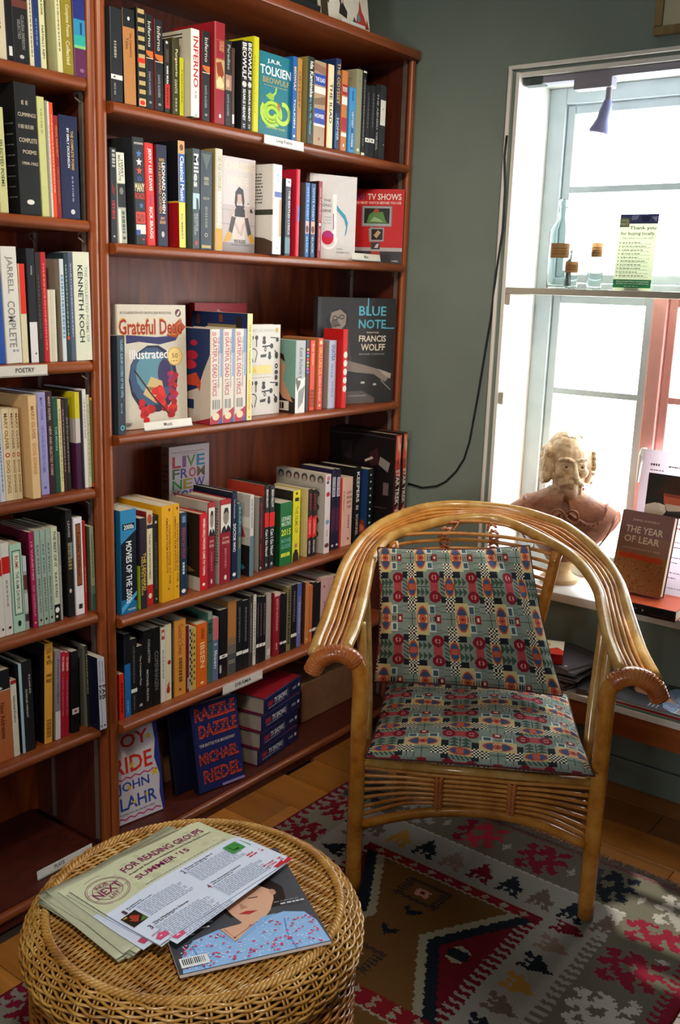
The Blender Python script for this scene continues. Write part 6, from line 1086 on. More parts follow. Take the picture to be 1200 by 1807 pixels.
def sash(x0, x1, z0, z1, bars, w=.026, mat='frame'):
    s = MB()
    s.bbox(x0, x0 + w, FY + .012, FY + .046, z0, z1, .003); s.bbox(x1 - w, x1, FY + .012, FY + .046, z0, z1, .003)
    s.bbox(x0 + w, x1 - w, FY + .012, FY + .046, z0, z0 + w, .003); s.bbox(x0 + w, x1 - w, FY + .012, FY + .046, z1 - w, z1, .003)
    so = wpart(s, 'sash', M[mat])
    zs = [z0 + w] + bars + [z1 - w]
    for b_ in bars:
        MB().bbox(x0 + w, x1 - w, FY + .014, FY + .040, b_ - .010, b_ + .010, .002).build('glazing_bar', M[mat], so)
    for a, c in zip(zs[:-1], zs[1:]):
        MB().box(x0 + w - .002, x1 - w + .002, FY + .028, FY + .031, a + .002, c - .002).build('pane', M['glass'], so)
    return so
sash(.394, .720, .614, 1.450, [1.150])
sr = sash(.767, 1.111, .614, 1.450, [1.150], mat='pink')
sash(.394, 1.111, 1.488, 2.010, [1.765])
MB().tube([(.744, FY - .004, 1.00), (.744, FY - .026, 1.00), (.742, FY - .030, .985), (.738, FY - .028, .90)], [.007, .007, .008, .005], 8).build('casement_handle', M['white'], sr)

# shelf inside the window with its cleats
shf = empty('window_shelf', (.75, WALL_Y + .07, 1.447))
def spart(mb, nm, mat):
    o = mb.build(nm, mat, shf); o.location = (-.75, -(WALL_Y + .07), -1.447); return o
spart(MB().bbox(LX0 + .001, LX1 - .001, WALL_Y - .008, WALL_Y + .130, 1.4475, 1.4665, .002), 'board', M['board'])
for a, b_ in ((LX0 + .0005, LX0 + .016), (LX1 - .016, LX1 - .0005)):
    spart(MB().bbox(a, b_, WALL_Y - .006, WALL_Y + .125, 1.414, 1.447, .002), 'cleat', M['board'])
    spart(MB().bbox(a, b_, WALL_Y - .006, WALL_Y + .125, 1.112, 1.150, .002), 'cleat', M['board'])
tag(shf, 'pale painted shelf across the window, holding bottles', 'shelf')

# track light at the head of the window
tl = empty('track_light', (.60, WALL_Y + .028, 2.060))
def tpart(mb, nm, mat, par=None, smooth=False):
    o = mb.build(nm, mat, par or tl, smooth)
    if par is None: o.location = (-.60, -(WALL_Y + .028), -2.060)
    return o
M['track'] = mat_plain('grey_violet_enamel', '#8f8e9a', .4, 0, .04, 20)
tpart(MB().bbox(.400, 1.16, WALL_Y + .012, WALL_Y + .046, 2.040, 2.0595, .002), 'track_rail', M['track'])
tpart(MB().bbox(.340, .400, WALL_Y + .010, WALL_Y + .048, 2.037, 2.0595, .002), 'power_feed', mat_plain('dark_slate_plastic', '#3d4746', .5, 0, .05, 20))
tpart(MB().bbox(.497, .610, WALL_Y + .010, WALL_Y + .048, 2.013, 2.041, .003), 'adapter', M['track'])
tpart(MB().tube([(.597, WALL_Y + .028, 2.014), (.597, WALL_Y + .028, 1.972)], .0085, 10), 'stem', M['track'], smooth=True)
head = MB()
ax = Vector((-.16, -.12, -1)).normalized()
p0 = Vector((.598, WALL_Y + .028, 1.985))
head.tube([p0 + ax * s for s in (0, .008, .03, .055, .062, .09, .094)], [.006, .012, .016, .018, .020, .031, .031], 16)
tpart(head, 'lamp_head', mat_plain('blue_violet_enamel', '#8c90c0', .35, 0, .05, 20), smooth=True)
tpart(MB().tube([p0 + ax * .0945, p0 + ax * .0960], .027, 16), 'lens', mat_plain('frosted_lens', '#d8dce6', .3, 0, .02, 20))
tag(tl, 'grey track spotlight hanging at the window head', 'track light')

def mat_translucent(name, col):
    m, nt, p = new_mat(name)
    p.inputs['Base Color'].default_value = rgba(col); p.inputs['Roughness'].default_value = .6
    tr = nt.nodes.new('ShaderNodeBsdfTranslucent'); tr.inputs['Color'].default_value = rgba(col)
    nz = nt.nodes.new('ShaderNodeTexNoise'); nz.inputs['Scale'].default_value = 300
    mr = nt.nodes.new('ShaderNodeMapRange'); mr.inputs['To Min'].default_value = .40; mr.inputs['To Max'].default_value = .52
    nt.links.new(nz.outputs['Fac'], mr.inputs['Value'])
    mx = nt.nodes.new('ShaderNodeMixShader')
    nt.links.new(mr.outputs['Result'], mx.inputs['Fac'])
    nt.links.new(p.outputs[0], mx.inputs[1]); nt.links.new(tr.outputs[0], mx.inputs[2])
    nt.links.new(mx.outputs[0], nt.nodes['Material Output'].inputs['Surface'])
    return m
# clear bottles with kraft labels
_Mb = bpy.data.materials.new('clear_bottle_glass')
_Mb.use_nodes = True
_p = _Mb.node_tree.nodes['Principled BSDF']
setin(_p, Base_Color=(.86, .95, .95, 1), Roughness=.04, Transmission_Weight=1.0, IOR=1.25)
def bottle(x, y, r, h, nk, lab, lz0, lz1, a0, a1):
    o = empty('glass_bottle', (x, y, 1.4670))
    t = .0022
    prof = [(r * .9, 0), (r, .004), (r, h * .62), (r * .94, h * .68), (r * .70, h * .74), (nk, h * .79), (nk * .95, h * .93), (nk * 1.25, h * .94), (nk * 1.25, h), (nk * 1.0, h), (nk * .8, h * .93), (nk * .75, h * .79), (r * .62, h * .73), (r - t, h * .66), (r - t, .008), (r * .8, .006)]
    MB().lathe(prof, 28).build('glass_body', _Mb, o, smooth='all')
    vs = []; n = 12
    for i in range(n + 1):
        a = a0 + (a1 - a0) * i / n
        vs += [((r + .0006) * cos(a), (r + .0006) * sin(a), lz0), ((r + .0006) * cos(a), (r + .0006) * sin(a), lz1)]
    lb = MB().add(vs, [(2 * i, 2 * i + 2, 2 * i + 3, 2 * i + 1) for i in range(n)]).build('paper_label', mat_translucent('kraft_label', '#c89a62') if 'kraft_label' not in bpy.data.materials else bpy.data.materials['kraft_label'], o)
    pm = MB()
    for k in range(3):
        z = lz1 - (lz1 - lz0) * (.35 + .18 * k)
        q = []
        for i in range(n - 3):
            a = a0 + (a1 - a0) * (i + 2) / n
            q += [((r + .001) * cos(a), (r + .001) * sin(a), z - .0012), ((r + .001) * cos(a), (r + .001) * sin(a), z + .0012)]
        pm.add(q, [(2 * i, 2 * i + 2, 2 * i + 3, 2 * i + 1) for i in range(n - 4)], '#8a5c30')
    pm.build('label_print', M['print'], lb)
    tag(o, lab, 'bottle', 'clear bottles on the window shelf')
A_ = radians(-66)
bottle(.475, WALL_Y + .062, .036, .255, .014, 'tall clear bottle with a wide kraft label beside the reveal', .088, .130, A_ - .9, A_ + .75)
bottle(.585, WALL_Y + .070, .022, .165, .009, 'slim clear bottle with the higher kraft label, near the flyer', .092, .132, A_ - .75, A_ + .75)
bottle(.527, WALL_Y + .034, .020, .110, .008, 'short clear bottle with the lowest kraft label', .046, .078, A_ - 1.1, A_ + 1.1)

# flyer standing on the window shelf
fl = empty('standing_flyer', (.704, WALL_Y + .055, 1.4672))
fw, fh = .108, .212
MB().bbox(-fw / 2, fw / 2, -.001, .001, 0, fh, .0004).build('sheet', mat_translucent('pale_green_paper', '#d6dac6'), fl)
MB().add([(-.02, .001, 0), (.02, .001, 0), (.02, .03, 0), (-.02, .03, 0), (-.02, .003, .028), (.02, .003, .028)], [(0, 1, 2, 3), (3, 2, 5, 4), (0, 3, 4), (1, 5, 2)]).build('easel_back', M['card'], fl)
pm = MB()
fo = [('R', '#4a4c80', 0, 0, 1, .125), ('P', '#8a90b8', [(.3, .02), (.5, .01), (.45, .07), (.3, .08)]), ('P', '#30325c', [(.55, .03), (.8, .02), (.75, .1), (.6, .11)]), ('P', '#a0a4c4', [(.82, .04), (.97, .03), (.95, .1)]), ('R', '#7d8a50', .01, .05, .26, .17), ('X', 'LOCAL', '#e8e8d8', .03, .065, .24, .10), ('X', 'FIRST', '#e8e8d8', .03, .115, .24, .15),
      ('X', 'Thank you', '#5a6a4c', .28, .155, .96, .215), ('X', 'for buying locally.', '#5a6a4c', .06, .23, .96, .285), ('X', 'See what you just did!', '#8a967c', .12, .30, .92, .33)]
for k in range(10):
    fo += [('E', '#4a5444', .07, .375 + k * .048, .016, .008), ('G', '#3c463a', .13, .368 + k * .048, .62 + .2 * ((k * 3) % 4) / 4, .378 + k * .048), ('G', '#7a8470', .13, .388 + k * .048, .9, .394 + k * .048)]
fo += [('R', '#2f8a58', 0, .855, 1, .965), ('X', 'Our Local First movement', '#e4f0e4', .08, .87, .94, .89), ('X', 'thanks you www.localfirst.org', '#e4f0e4', .08, .90, .94, .92), ('G', '#c0dcc4', .3, .94, .7, .948)]
Painter(pm, (-fw / 2, -.001, fh), (fw, 0, 0), (0, 0, -fh), (0, -1, 0)).run(fo)
pm.build('printed_text', M['print'], fl)
fl.rotation_euler = (radians(-5), 0, radians(6))
tag(fl, 'pale green flyer with a violet header on the window shelf', 'flyer')

# sign with a painted portrait standing in the window
po = empty('window_poster', (.862, WALL_Y + .135, ZS + .0008))
pw, ph = .225, .445
MB().bbox(-pw / 2, pw / 2, -.0015, .0015, 0, ph, .0005).build('sheet', mat_translucent('white_card', '#dcd6dc'), po)
pm = MB()
Painter(pm, (-pw / 2, -.0015, ph), (pw, 0, 0), (0, 0, -ph), (0, -1, 0)).run([
    ('G', '#4a4448', .12, .09, .24, .105), ('G', '#8a8488', .36, .095, .9, .105), ('G', '#8a8488', .12, .13, .3, .138),
    ('R', '#1b1716', .11, .155, .95, .435), ('R', '#24201e', .13, .165, .5, .33), ('P', '#3a2216', [(0.24, .27), (0.32, .235), (0.36, .17), (0.48, .155), (0.58, .18), (0.62, .245), (0.69, .265), (0.69, .29), (0.48, .275), (0.26, .29)]),
    ('P', '#b5573c', [(0.34, .28), (0.60, .28), (0.62, .33), (0.56, .39), (0.44, .40), (0.36, .35)]), ('P', '#8f3a28', [(0.34, .28), (0.60, .28), (0.58, .305), (0.36, .30)]), ('P', '#cdb9a2', [(0.38, .35), (0.60, .35), (0.58, .40), (0.48, .415), (0.40, .39)]),
    ('P', '#cfc4b4', [(0.11, .41), (0.11, .375), (0.24, .35), (0.36, .36), (0.44, .435), (0.11, .435)]), ('P', '#e0d8c8', [(0.28, .35), (0.38, .36), (0.40, .425), (0.32, .40)]), ('P', '#3a3638', [(0.40, .40), (0.69, .38), (0.69, .435), (0.36, .435)]),
    ('R', '#c8502c', .16, .455, .24, .485), ('R', '#3c4a9c', .82, .455, .90, .485), ('G', '#6a6468', .40, .47, .62, .478), ('G', '#c0504c', .42, .50, .74, .508)] +
    [('G', '#8a8088', .15, .56 + .035 * k, .55 + .3 * ((k * 5) % 3) / 3, .566 + .035 * k) for k in range(11)])
pm.build('printed_picture', M['print'], po)
po.rotation_euler = (radians(-4), 0, 0)
tag(po, 'white card with a dark portrait of a hatted bearded man', 'poster')

# books on the sill
make_book(.968, WALL_Y - .062, ZS + .0008, .150, .032, .225, '#17161a', [('T', 'JAMES SHAPIRO', '#b8b0a8', .42, .10, .62, .50), ('T', 'THE YEAR OF LEAR', '#8a3424', .2, .66, .3, .9), ('E', '#b8b0a8', .5, .58, .12, .012)], front='#b8512f', back='#b8512f', hc=1, flat='spine_front', rotz=radians(-90), label='black-spined book lying flat on the sill under the leaning copy')
lear = [('R', '#8a6460', 0, 0, 1, .30), ('R', '#946c58', 0, .30, 1, .52), ('R', '#a5703f', 0, .52, 1, 1), ('X', 'JAMES SHAPIRO', '#c8b4a0', .22, .095, .74, .13), ('X', 'THE YEAR', '#e0d0b8', .12, .185, .84, .27), ('X', 'OF LEAR', '#e0d0b8', .12, .305, .80, .39), ('X', 'SHAKESPEARE IN 1606', '#c0a890', .12, .45, .84, .475),
        ('P', '#c8401c', [(.06, .55), (.14, .52), (.24, .535), (.34, .52), (.46, .535), (.58, .525), (.70, .54), (.84, .53), (.92, .56), (.90, .60), (.62, .60), (.40, .59), (.10, .59)])]
random.seed(11)
for i in range(130):
    a, b_ = random.uniform(.02, .96), random.uniform(.60, .97)
    lear.append(('P', random.choice(['#a87a4c', '#6a4228', '#b88c58', '#7c5030', '#94683c']), [(a, b_), (a + random.uniform(.015, .05), b_ - random.uniform(0, .02)), (a + random.uniform(.01, .04), b_ + random.uniform(.008, .025))]))
face_book(.739, WALL_Y + .012, .897, WALL_Y + .006, ZS + .0345, .238, .030, '#8c6448', lear, [], spine='#5a3a30', hc=1, tilt=radians(13), label='brown and violet book with serif title leaning on the sill')

# ------------------------------------------------------------------ cable, picture frame
cab = MB()
cpts = [(.312, 1.90), (.309, 1.84), (.318, 1.75), (.320, 1.64), (.307, 1.511), (.293, 1.38), (.280, 1.271), (.264, 1.129), (.244, .982), (.228, .925), (.201, .880), (.165, .842), (.130, .822), (.075, .809), (.02, .815)]
cab.tube([(x, WALL_Y - (.017 if z > 1.45 else .005), z) for x, z in cpts], .0032, 6)
tag(cab.build('black_cable', mat_plain('black_rubber', '#16161a', .5, 0, .05, 20), smooth='all'), 'black cable hanging from the window bead down the wall', 'cable')
pf = empty('picture_frame', (.83, WALL_Y - .002, 2.122))
fm = mat_wood('dull_gilt_frame', '#6a5632', '#93804f', 'Z', .4, 12)
for (a, b_, c, d_) in ((-.105, .105, 0, .022), (-.105, .105, .258, .28), (-.105, -.083, .022, .258), (.083, .105, .022, .258)):
    MB().bbox(a, b_, -.020, 0, c, d_, .004).build('frame_rail', fm, pf)
MB().box(-.083, .083, -.010, -.006, .022, .258).build('picture', mat_plain('cream_mat_board', '#c9bf9f', .7, 0, .05, 20), pf)
MB().box(-.083, .083, -.0145, -.0135, .022, .258).build('glazing', M['glass'], pf)
tag(pf, 'gilt picture frame above the window, cut by the photo corner', 'picture frame')

# ------------------------------------------------------------------ bench below the window
bn = empty('window_bench', (1.15, WALL_Y - .11, 0))
def bpart(mb, nm, mat):
    o = mb.build(nm, mat, bn); o.location = (-1.15, -(WALL_Y - .11), 0); return o
M['bench_wood'] = mat_wood('orange_brown_wood', '#7a3d16', '#a85a22', 'X', .4, 8)
BTZ, BFY = .335, 1.012
bpart(MB().bbox(.44, 1.95, BFY, WALL_Y - .001, BTZ - .020, BTZ, .003), 'bench_top', M['white'])
bpart(MB().bbox(.45, 1.94, BFY + .012, BFY + .030, BTZ - .092, BTZ - .0202, .002), 'fascia', M['bench_wood'])
for x in (.46, 1.90):
    bpart(MB().bbox(x, x + .022, BFY + .032, WALL_Y - .016, 0.0005, BTZ - .0202, .002), 'end_support', M['bench_wood'])
tag(bn, 'low white-topped bench with an orange-brown wooden edge under the window', 'bench')

def magazine(x, y, z, w, d, t, rz, col, edge, ops, lab, group, name='magazine', curl=0.0):
    r = empty(name, (x, y, z), (0, 0, rz))
    MB().bbox(-w / 2, w / 2, -d / 2, d / 2, 0, t * .84, min(.0008, t * .3)).build('pages', mat_plain('page_edge_' + edge.strip('#'), edge, .7, 0, .06, 80) if ('page_edge_' + edge.strip('#')) not in bpy.data.materials else bpy.data.materials['page_edge_' + edge.strip('#')], r)
    mb = MB(); mb.col = col
    mb.box(-w / 2, w / 2, -d / 2, d / 2, t * .84, t)
    mb.build('cover', M['cover'], r)
    pm = MB()
    if ops:
        Painter(pm, (-w / 2, d / 2, t), (w, 0, 0), (0, -d, 0), (0, 0, 1), eps=.0002).run(ops)
        pm.build('cover_print', M['print'], r)
    tag(r, lab, 'magazine', group)
    return r
def person_cover(seed=1):
    random.seed(seed)
    q = [('R', '#46464a', 0, 0, 1, 1), ('X', 'Day', '#e0e0e0', .62, .05, .97, .15),
         ('P', '#241a16', [(.40, .40), (.50, .28), (.66, .24), (.80, .30), (.88, .42), (.86, .54), (.80, .60), (.44, .62), (.40, .52)]),
         ('P', '#d2a284', [(.44, .40), (.56, .34), (.72, .36), (.80, .44), (.78, .52), (.72, .62), (.66, .68), (.70, .76), (.44, .84), (.40, .74), (.50, .68), (.46, .60), (.43, .50)]),
         ('P', '#a83034', [(.50, .600), (.56, .585), (.64, .600), (.57, .622)]), ('P', '#b88468', [(.54, .50), (.585, .555), (.53, .562)]), ('L', '#3a2418', .0024, [(.47, .475), (.53, .47)]), ('L', '#3a2418', .0024, [(.61, .47), (.68, .475)]), ('E', '#c08a70', .795, .455, .022, .03),
         ('P', '#8db2d8', [(.02, 1), (.05, .86), (.15, .75), (.34, .70), (.40, .84), (.66, .68), (.80, .66), (.93, .70), (.98, .80), (.99, 1)]), ('P', '#d2a284', [(.345, .70), (.64, .68), (.405, .83)]), ('P', '#7ea6d0', [(.64, .67), (.74, .66), (.44, .84), (.405, .835)]), ('P', '#7ea6d0', [(.34, .70), (.28, .715), (.38, .84), (.405, .835)]),
         ('L', '#6a4a3a', .0012, [(.37, .71), (.41, .80), (.60, .70)]), ('E', '#2a1a18', .412, .80, .008, .007), ('L', '#5a86b8', .0022, [(.13, .80), (.16, 1)]), ('L', '#5a86b8', .0022, [(.78, .72), (.75, .86), (.76, 1)])]
    for i in range(420):
        a, b_ = random.uniform(.05, .965), random.uniform(.69, .99)
        if b_ < .71 + .10 * abs(a - .6) or (abs(a - .44) < .09 and b_ < .84): continue
        if i % 3 == 0:
            q.append(('E', random.choice(['#d0486c', '#cc5a7c', '#c04064']), a, b_, random.uniform(.007, .013), random.uniform(.005, .008)))
        else:
            q.append(('E', random.choice(['#dce8f4', '#c8dcf0']), a, b_, random.uniform(.003, .006), random.uniform(.003, .005)))
    q += [('G', '#c8c8c8', .80, .592, .97, .606), ('G', '#9a9a9a', .76, .57, .94, .576), ('G', '#d0d0d0', .04, .66, .30, .672), ('G', '#d0d0d0', .04, .70, .18, .712), ('G', '#d0d0d0', .04, .62, .34, .632),
          ('R', '#dcdcd8', .02, .89, .20, .97)] + [('R', '#202020', .035 + .0125 * i, .90, .035 + .0125 * i + random.choice([.004, .007]), .95) for i in range(12)]
    return q
# two magazines with the portrait cover on the bench and others beneath
GB = 'magazines on the bench'
zz = BTZ + .0008
for k, (x, y, col, edge, t, lab) in enumerate(((.936, 1.116, '#c8c8c0', '#5c8a6c', .006, 'green-edged magazine at the bottom of the bench pile'), (.931, 1.117, '#9a1c28', '#a02430', .006, 'red-edged magazine in the bench pile'))):
    magazine(x, y, zz, .202, .275, t, radians(91 - 2 * k), col, edge, [], lab, GB); zz += t + .0004
magazine(.928, 1.116, zz, .200, .275, .005, radians(90.5), '#46464a', '#c8c4bc', [(op if op[0] != 'X' else op) for op in person_cover(5)], 'grey portrait magazine on the bench, beneath the chair arm', GB)
magazine(1.245, 1.116, BTZ + .0008, .200, .275, .009, radians(88), '#46464a', '#c8c4bc', person_cover(6), 'grey portrait magazine on the bench, cut by the right edge', GB)
# fanned dark journals with a paperback on top
random.seed(21)
zz = BTZ + .0008
for k in range(10):
    magazine(.655 + .010 * sin(k * 1.7) + .002 * k, 1.112 + .008 * cos(k * 2.1), zz, .165, .185, .0062, radians(-14 + 3.2 * k if k < 7 else 10 - 9 * (k - 6)), '#4e474c', '#77706e', [('L', '#8a848a', .0012, [(.06, .94), (.94, .94)]), ('G', '#9a949a', .08, .10, .5, .12), ('E', '#c8c4c4', .85, .88, .03, .025)],
             'dark journal number %s from the bottom of the fanned pile' % ORD[k + 1].replace('first', 'one').replace('second', 'two').replace('third', 'three').replace('fourth', 'four').replace('fifth', 'five').replace('sixth', 'six').replace('seventh', 'seven').replace('eighth', 'eight').replace('ninth', 'nine').replace('tenth', 'ten'), 'fanned pile of dark journals', name='journal'); zz += .0066
magazine(.905 - .13, 1.10, BTZ + .0008, .085, .150, .014, radians(18), '#3a363a', '#6a6468', [('E', '#c8c4c4', .5, .7, .08, .05), ('L', '#8a848a', .0012, [(.1, .9), (.9, .9)])], 'small dark booklet beside the fanned journals', None, name='booklet')
make_book(.700, 1.035, zz, .118, .030, .175, '#b01c1c', [], front='#e6dcc4', back='#c83020', front_ops=[('P', '#c8301c', [(.0, .55), (.4, .5), (.55, .62), (.35, .75), (.5, .9), (.3, 1), (0, 1)]), ('G', '#d8902c', .1, .08, .9, .16), ('G', '#d8902c', .2, .22, .8, .30), ('E', '#e09a2c', .65, .72, .12, .06), ('P', '#d86a24', [(.5, .5), (.9, .45), (.8, .6)])], flat='spine_front', rotz=radians(-68), label='orange and cream paperback on top of the fanned journals')


# ------------------------------------------------------------------ bust on the sill
def ellipsoid(mb, c, r, seg=20, rings=12, rot=None):
    vs = []; fs = []
    for i in range(rings + 1):
        th = pi * i / rings
        for j in range(seg):
            a = 2 * pi * j / seg
            p = Vector((r[0] * sin(th) * cos(a), r[1] * sin(th) * sin(a), r[2] * cos(th)))
            if rot is not None: p = rot @ p
            vs.append(p + Vector(c))
    for i in range(rings):
        for j in range(seg):
            j2 = (j + 1) % seg
            fs.append((i * seg + j, (i + 1) * seg + j, (i + 1) * seg + j2, i * seg + j2))
    mb.add(vs, fs)

def spline(pts, n):
    """Catmull-Rom through pts, n samples"""
    P_ = [Vector(p) for p in pts]
    P_ = [P_[0] * 2 - P_[1]] + P_ + [P_[-1] * 2 - P_[-2]]
    m = len(P_) - 3
    out = []
    for k in range(n):
        u = k / (n - 1) * m
        i = min(int(u), m - 1); t = u - i
        a, b_, c, d_ = P_[i:i + 4]
        out.append(0.5 * ((2 * b_) + (c - a) * t + (2 * a - 5 * b_ + 4 * c - d_) * t * t + (3 * b_ - a - 3 * c + d_) * t ** 3))
    return out

def loft(mb, secs, seg=28):
    """stack of ellipses (cx, cy, z, rx, ry)"""
    vs = []; fs = []
    for (cx, cy, z, rx, ry) in secs:
        for j in range(seg):
            a = 2 * pi * j / seg
            vs.append((cx + rx * cos(a), cy + ry * sin(a), z))
    for i in range(len(secs) - 1):
        for j in range(seg):
            j2 = (j + 1) % seg
            fs.append((i * seg + j, i * seg + j2, (i + 1) * seg + j2, (i + 1) * seg + j))
    fs.append(tuple(range(seg - 1, -1, -1)))
    fs.append(tuple((len(secs) - 1) * seg + j for j in range(seg)))
    mb.add(vs, fs)

def remeshed(mb, voxel, smooth_it, smooth_f=0.5):
    me = bpy.data.meshes.new('sculpt'); me.from_pydata(mb.v, [], mb.f); me.update()
    ob = bpy.data.objects.new('sculpt', me); COL.objects.link(ob)
    md = ob.modifiers.new('r', 'REMESH'); md.mode = 'VOXEL'; md.voxel_size = voxel
    ms = ob.modifiers.new('s', 'SMOOTH'); ms.iterations = smooth_it; ms.factor = smooth_f
    dg = bpy.context.evaluated_depsgraph_get()
    ev = ob.evaluated_get(dg)
    out = bpy.data.meshes.new_from_object(ev)
    bpy.data.objects.remove(ob); bpy.data.meshes.remove(me)
    return out

def build_bust():
    rnd = random.Random(5)
    HR = Matrix.Rotation(radians(14), 3, 'Z')          # head turned a little to its left
    def H(p):
        q = HR @ Vector((p[0], p[1], 0)); return Vector((q.x, q.y, p[2]))
    hd = MB()
    ellipsoid(hd, H((0, .014, .414)), (.060, .076, .064))
    ellipsoid(hd, H((0, -.010, .392)), (.055, .064, .070))
    ellipsoid(hd, H((0, -.016, .338)), (.043, .050, .050))
    ellipsoid(hd, H((0, -.048, .312)), (.022, .020, .022))
    for s in (-1, 1):
        ellipsoid(hd, H((s * .034, -.046, .360)), (.017, .018, .018))          # cheekbone
        ellipsoid(hd, H((s * .0245, -.0600, .3790)), (.0125, .0095, .0095))    # eyeball
        hd.tube([H(p) for p in ((s * .010, -.069, .3860), (s * .018, -.0715, .3895), (s * .028, -.0690, .3890), (s * .037, -.0600, .3830))], .0030, 8)   # upper lid
        hd.tube([H(p) for p in ((s * .012, -.0680, .3740), (s * .024, -.0690, .3705), (s * .036, -.0610, .3735))], .0026, 8)                           # lower lid
        hd.tube([H(p) for p in ((s * .007, -.0740, .3965), (s * .020, -.0760, .4030), (s * .034, -.0690, .4035), (s * .046, -.0530, .3960))], [.006, .0062, .0055, .004], 8)  # brow
        ellipsoid(hd, H((s * .0100, -.0790, .3490)), (.0068, .0075, .0062))    # nostril wing
        hd.tube([H(p) for p in ((s * .003, -.0790, .3375), (s * .014, -.0790, .3360), (s * .026, -.0720, .3290), (s * .036, -.0600, .3210), (s * .041, -.0520, .3200))], [.0065, .0075, .0060, .0045, .0020], 8)   # moustache
        hd.tube([H(p) for p in ((s * .002, -.0815, .3430), (s * .015, -.0765, .3400), (s * .030, -.0650, .3300))], [.004, .0045, .002], 8)
        ellipsoid(hd, H((s * .0595, .006, .372)), (.008, .014, .022))          # ear
    hd.tube([H(p) for p in ((0, -.0690, .3960), (0, -.0800, .3800), (0, -.0905, .3620), (0, -.0930, .3535), (0, -.0830, .3470))], [.0055, .0062, .0085, .0098, .0060], 10)     # nose
    hd.tube([H(p) for p in ((-.014, -.0700, .3255), (0, -.0770, .3240), (.014, -.0700, .3255))], [.003, .0052, .003], 8)                                        # lip
    ellipsoid(hd, H((0, -.054, .300)), (.020, .016, .026))
    hd.tube([H(p) for p in ((-.011, -.0700, .3170), (0, -.0745, .3150), (.011, -.0700, .3170))], [.003, .0046, .003], 8)
    # pointed beard and cheek beard as small locks
    for i in range(90):
        u = rnd.uniform(-1, 1); v = rnd.random()
        x = u * .030 * (1 - .60 * v); z = .312 - .052 * v
        y = -.066 + .022 * abs(u) + .012 * v
        a = H((x, y, z)); b_ = H((x * .9 + rnd.uniform(-.004, .004), y + .001, z - .012))
        hd.tube([a, (a + b_) / 2 + Vector((rnd.uniform(-.002, .002), -.002, 0)), b_], [.0045, .0050, .0016], 6)
    for s in (-1, 1):
        for i in range(34):
            v = rnd.random()
            x = s * (.030 + .022 * v); y = -.050 + .045 * v; z = .312 + .045 * v + rnd.uniform(-.010, .010)
            a = H((x, y, z)); b_ = H((x, y + rnd.uniform(-.003, .003), z - .012))
            hd.tube([a, b_], [.0048, .0025], 6)
        # side hair: a full mass with curls rolled over it
        ellipsoid(hd, H((s * .060, .016, .372)), (.021, .044, .050))
        ellipsoid(hd, H((s * .064, .006, .345)), (.020, .032, .030))
        ellipsoid(hd, H((s * .058, .020, .410)), (.018, .046, .030))
        for i in range(26):
            az = rnd.uniform(-.75, .75); z = rnd.uniform(.322, .425)
            zr = (z - .372) / .06
            ex = .021 * sqrt(max(.1, 1 - min(1, zr * zr) * .8)) 
            c = Vector((s * (.060 + ex * cos(az)), .014 + .044 * sin(az), z))
            ph = rnd.uniform(0, 6.28); n = 8
            R0 = rnd.uniform(.009, .0125)
            ring = [H((c.x + s * (.0005 * k), c.y + R0 * (1 - .085 * k) * cos(ph + k * .8), c.z + R0 * (1 - .085 * k) * sin(ph + k * .8))) for k in range(n)]
            hd.tube(ring, [.0042] * (n - 1) + [.003], 6)
    # strands swept back over the crown
    for i in range(30):
        u = -1 + 2 * i / 29 + rnd.uniform(-.02, .02)
        fi = u * radians(66)
        t0 = radians(30 - 22 * abs(u) ** 2 + rnd.uniform(-4, 4) + (8 if abs(u) < .2 else 0))
        st = []
        for k in range(8):
            th = t0 + (radians(-95) - t0) * k / 7
            d_ = Vector((sin(fi), -sin(th) * cos(fi), cos(th) * cos(fi)))
            st.append(H((d_.x * .0615 + .0012 * sin(k * 1.3 + i), .014 + d_.y * .0775, .414 + d_.z * .0650)))
        hd.tube(st, [.0022, .0042, .0050, .0050, .0050, .0050, .0048, .004], 6)
    ellipsoid(hd, H((0, .050, .365)), (.055, .045, .060))
    for i in range(36):
        a = rnd.uniform(.55, 2.6); z = rnd.uniform(.325, .42)
        ellipsoid(hd, H((.066 * cos(a), .030 + .068 * sin(a), z)), (.011, .011, .013), 8, 6)
    # neck and torso
    loft(hd, [(0, .004, .225, .062, .058), (0, .004, .27, .050, .050), (0, .002, .31, .046, .048), (0, .002, .35, .044, .046)])
    loft(hd, [(0, .012, .060, .040, .036), (0, .010, .085, .056, .046), (.004, .006, .115, .088, .060), (.004, .002, .150, .128, .074), (.002, 0, .185, .158, .082), (0, .002, .212, .174, .080), (0, .006, .235, .170, .072), (0, .010, .256, .140, .064), (0, .010, .274, .092, .056), (0, .008, .290, .058, .052)], 36)
    # flat collar of two pointed flaps with a scalloped edge
    for s in (-1, 1):
        g = []; n1, n2 = 16, 8
        TZ_ = [.150, .185, .212, .235, .256, .274, .290, .300]; TX_ = [.128, .158, .174, .170, .140, .092, .058, .050]; TY_ = [.074, .082, .080, .072, .064, .056, .052, .050]
        for i in range(n1 + 1):
            t = i / n1
            a = radians(-86 + 150 * t)                # around the neck from the front to the back
            zend = .262 - .062 * math.exp(-((t - .16) / .13) ** 2) - .018 * math.exp(-(t / .1) ** 2)
            for j in range(n2 + 1):
                w = j / n2
                z = .300 - (.300 - zend) * w
                rx, ry = np.interp(z, TZ_, TX_), np.interp(z, TZ_, TY_)
                g.append(Vector((s * (rx + .006) * cos(a), .006 + (ry + .007) * sin(a), z + .004)))
        N_ = len(g)
        vs = g + [p + Vector((0, 0, -.009)) for p in g]
        fs = []
        W_ = n2 + 1
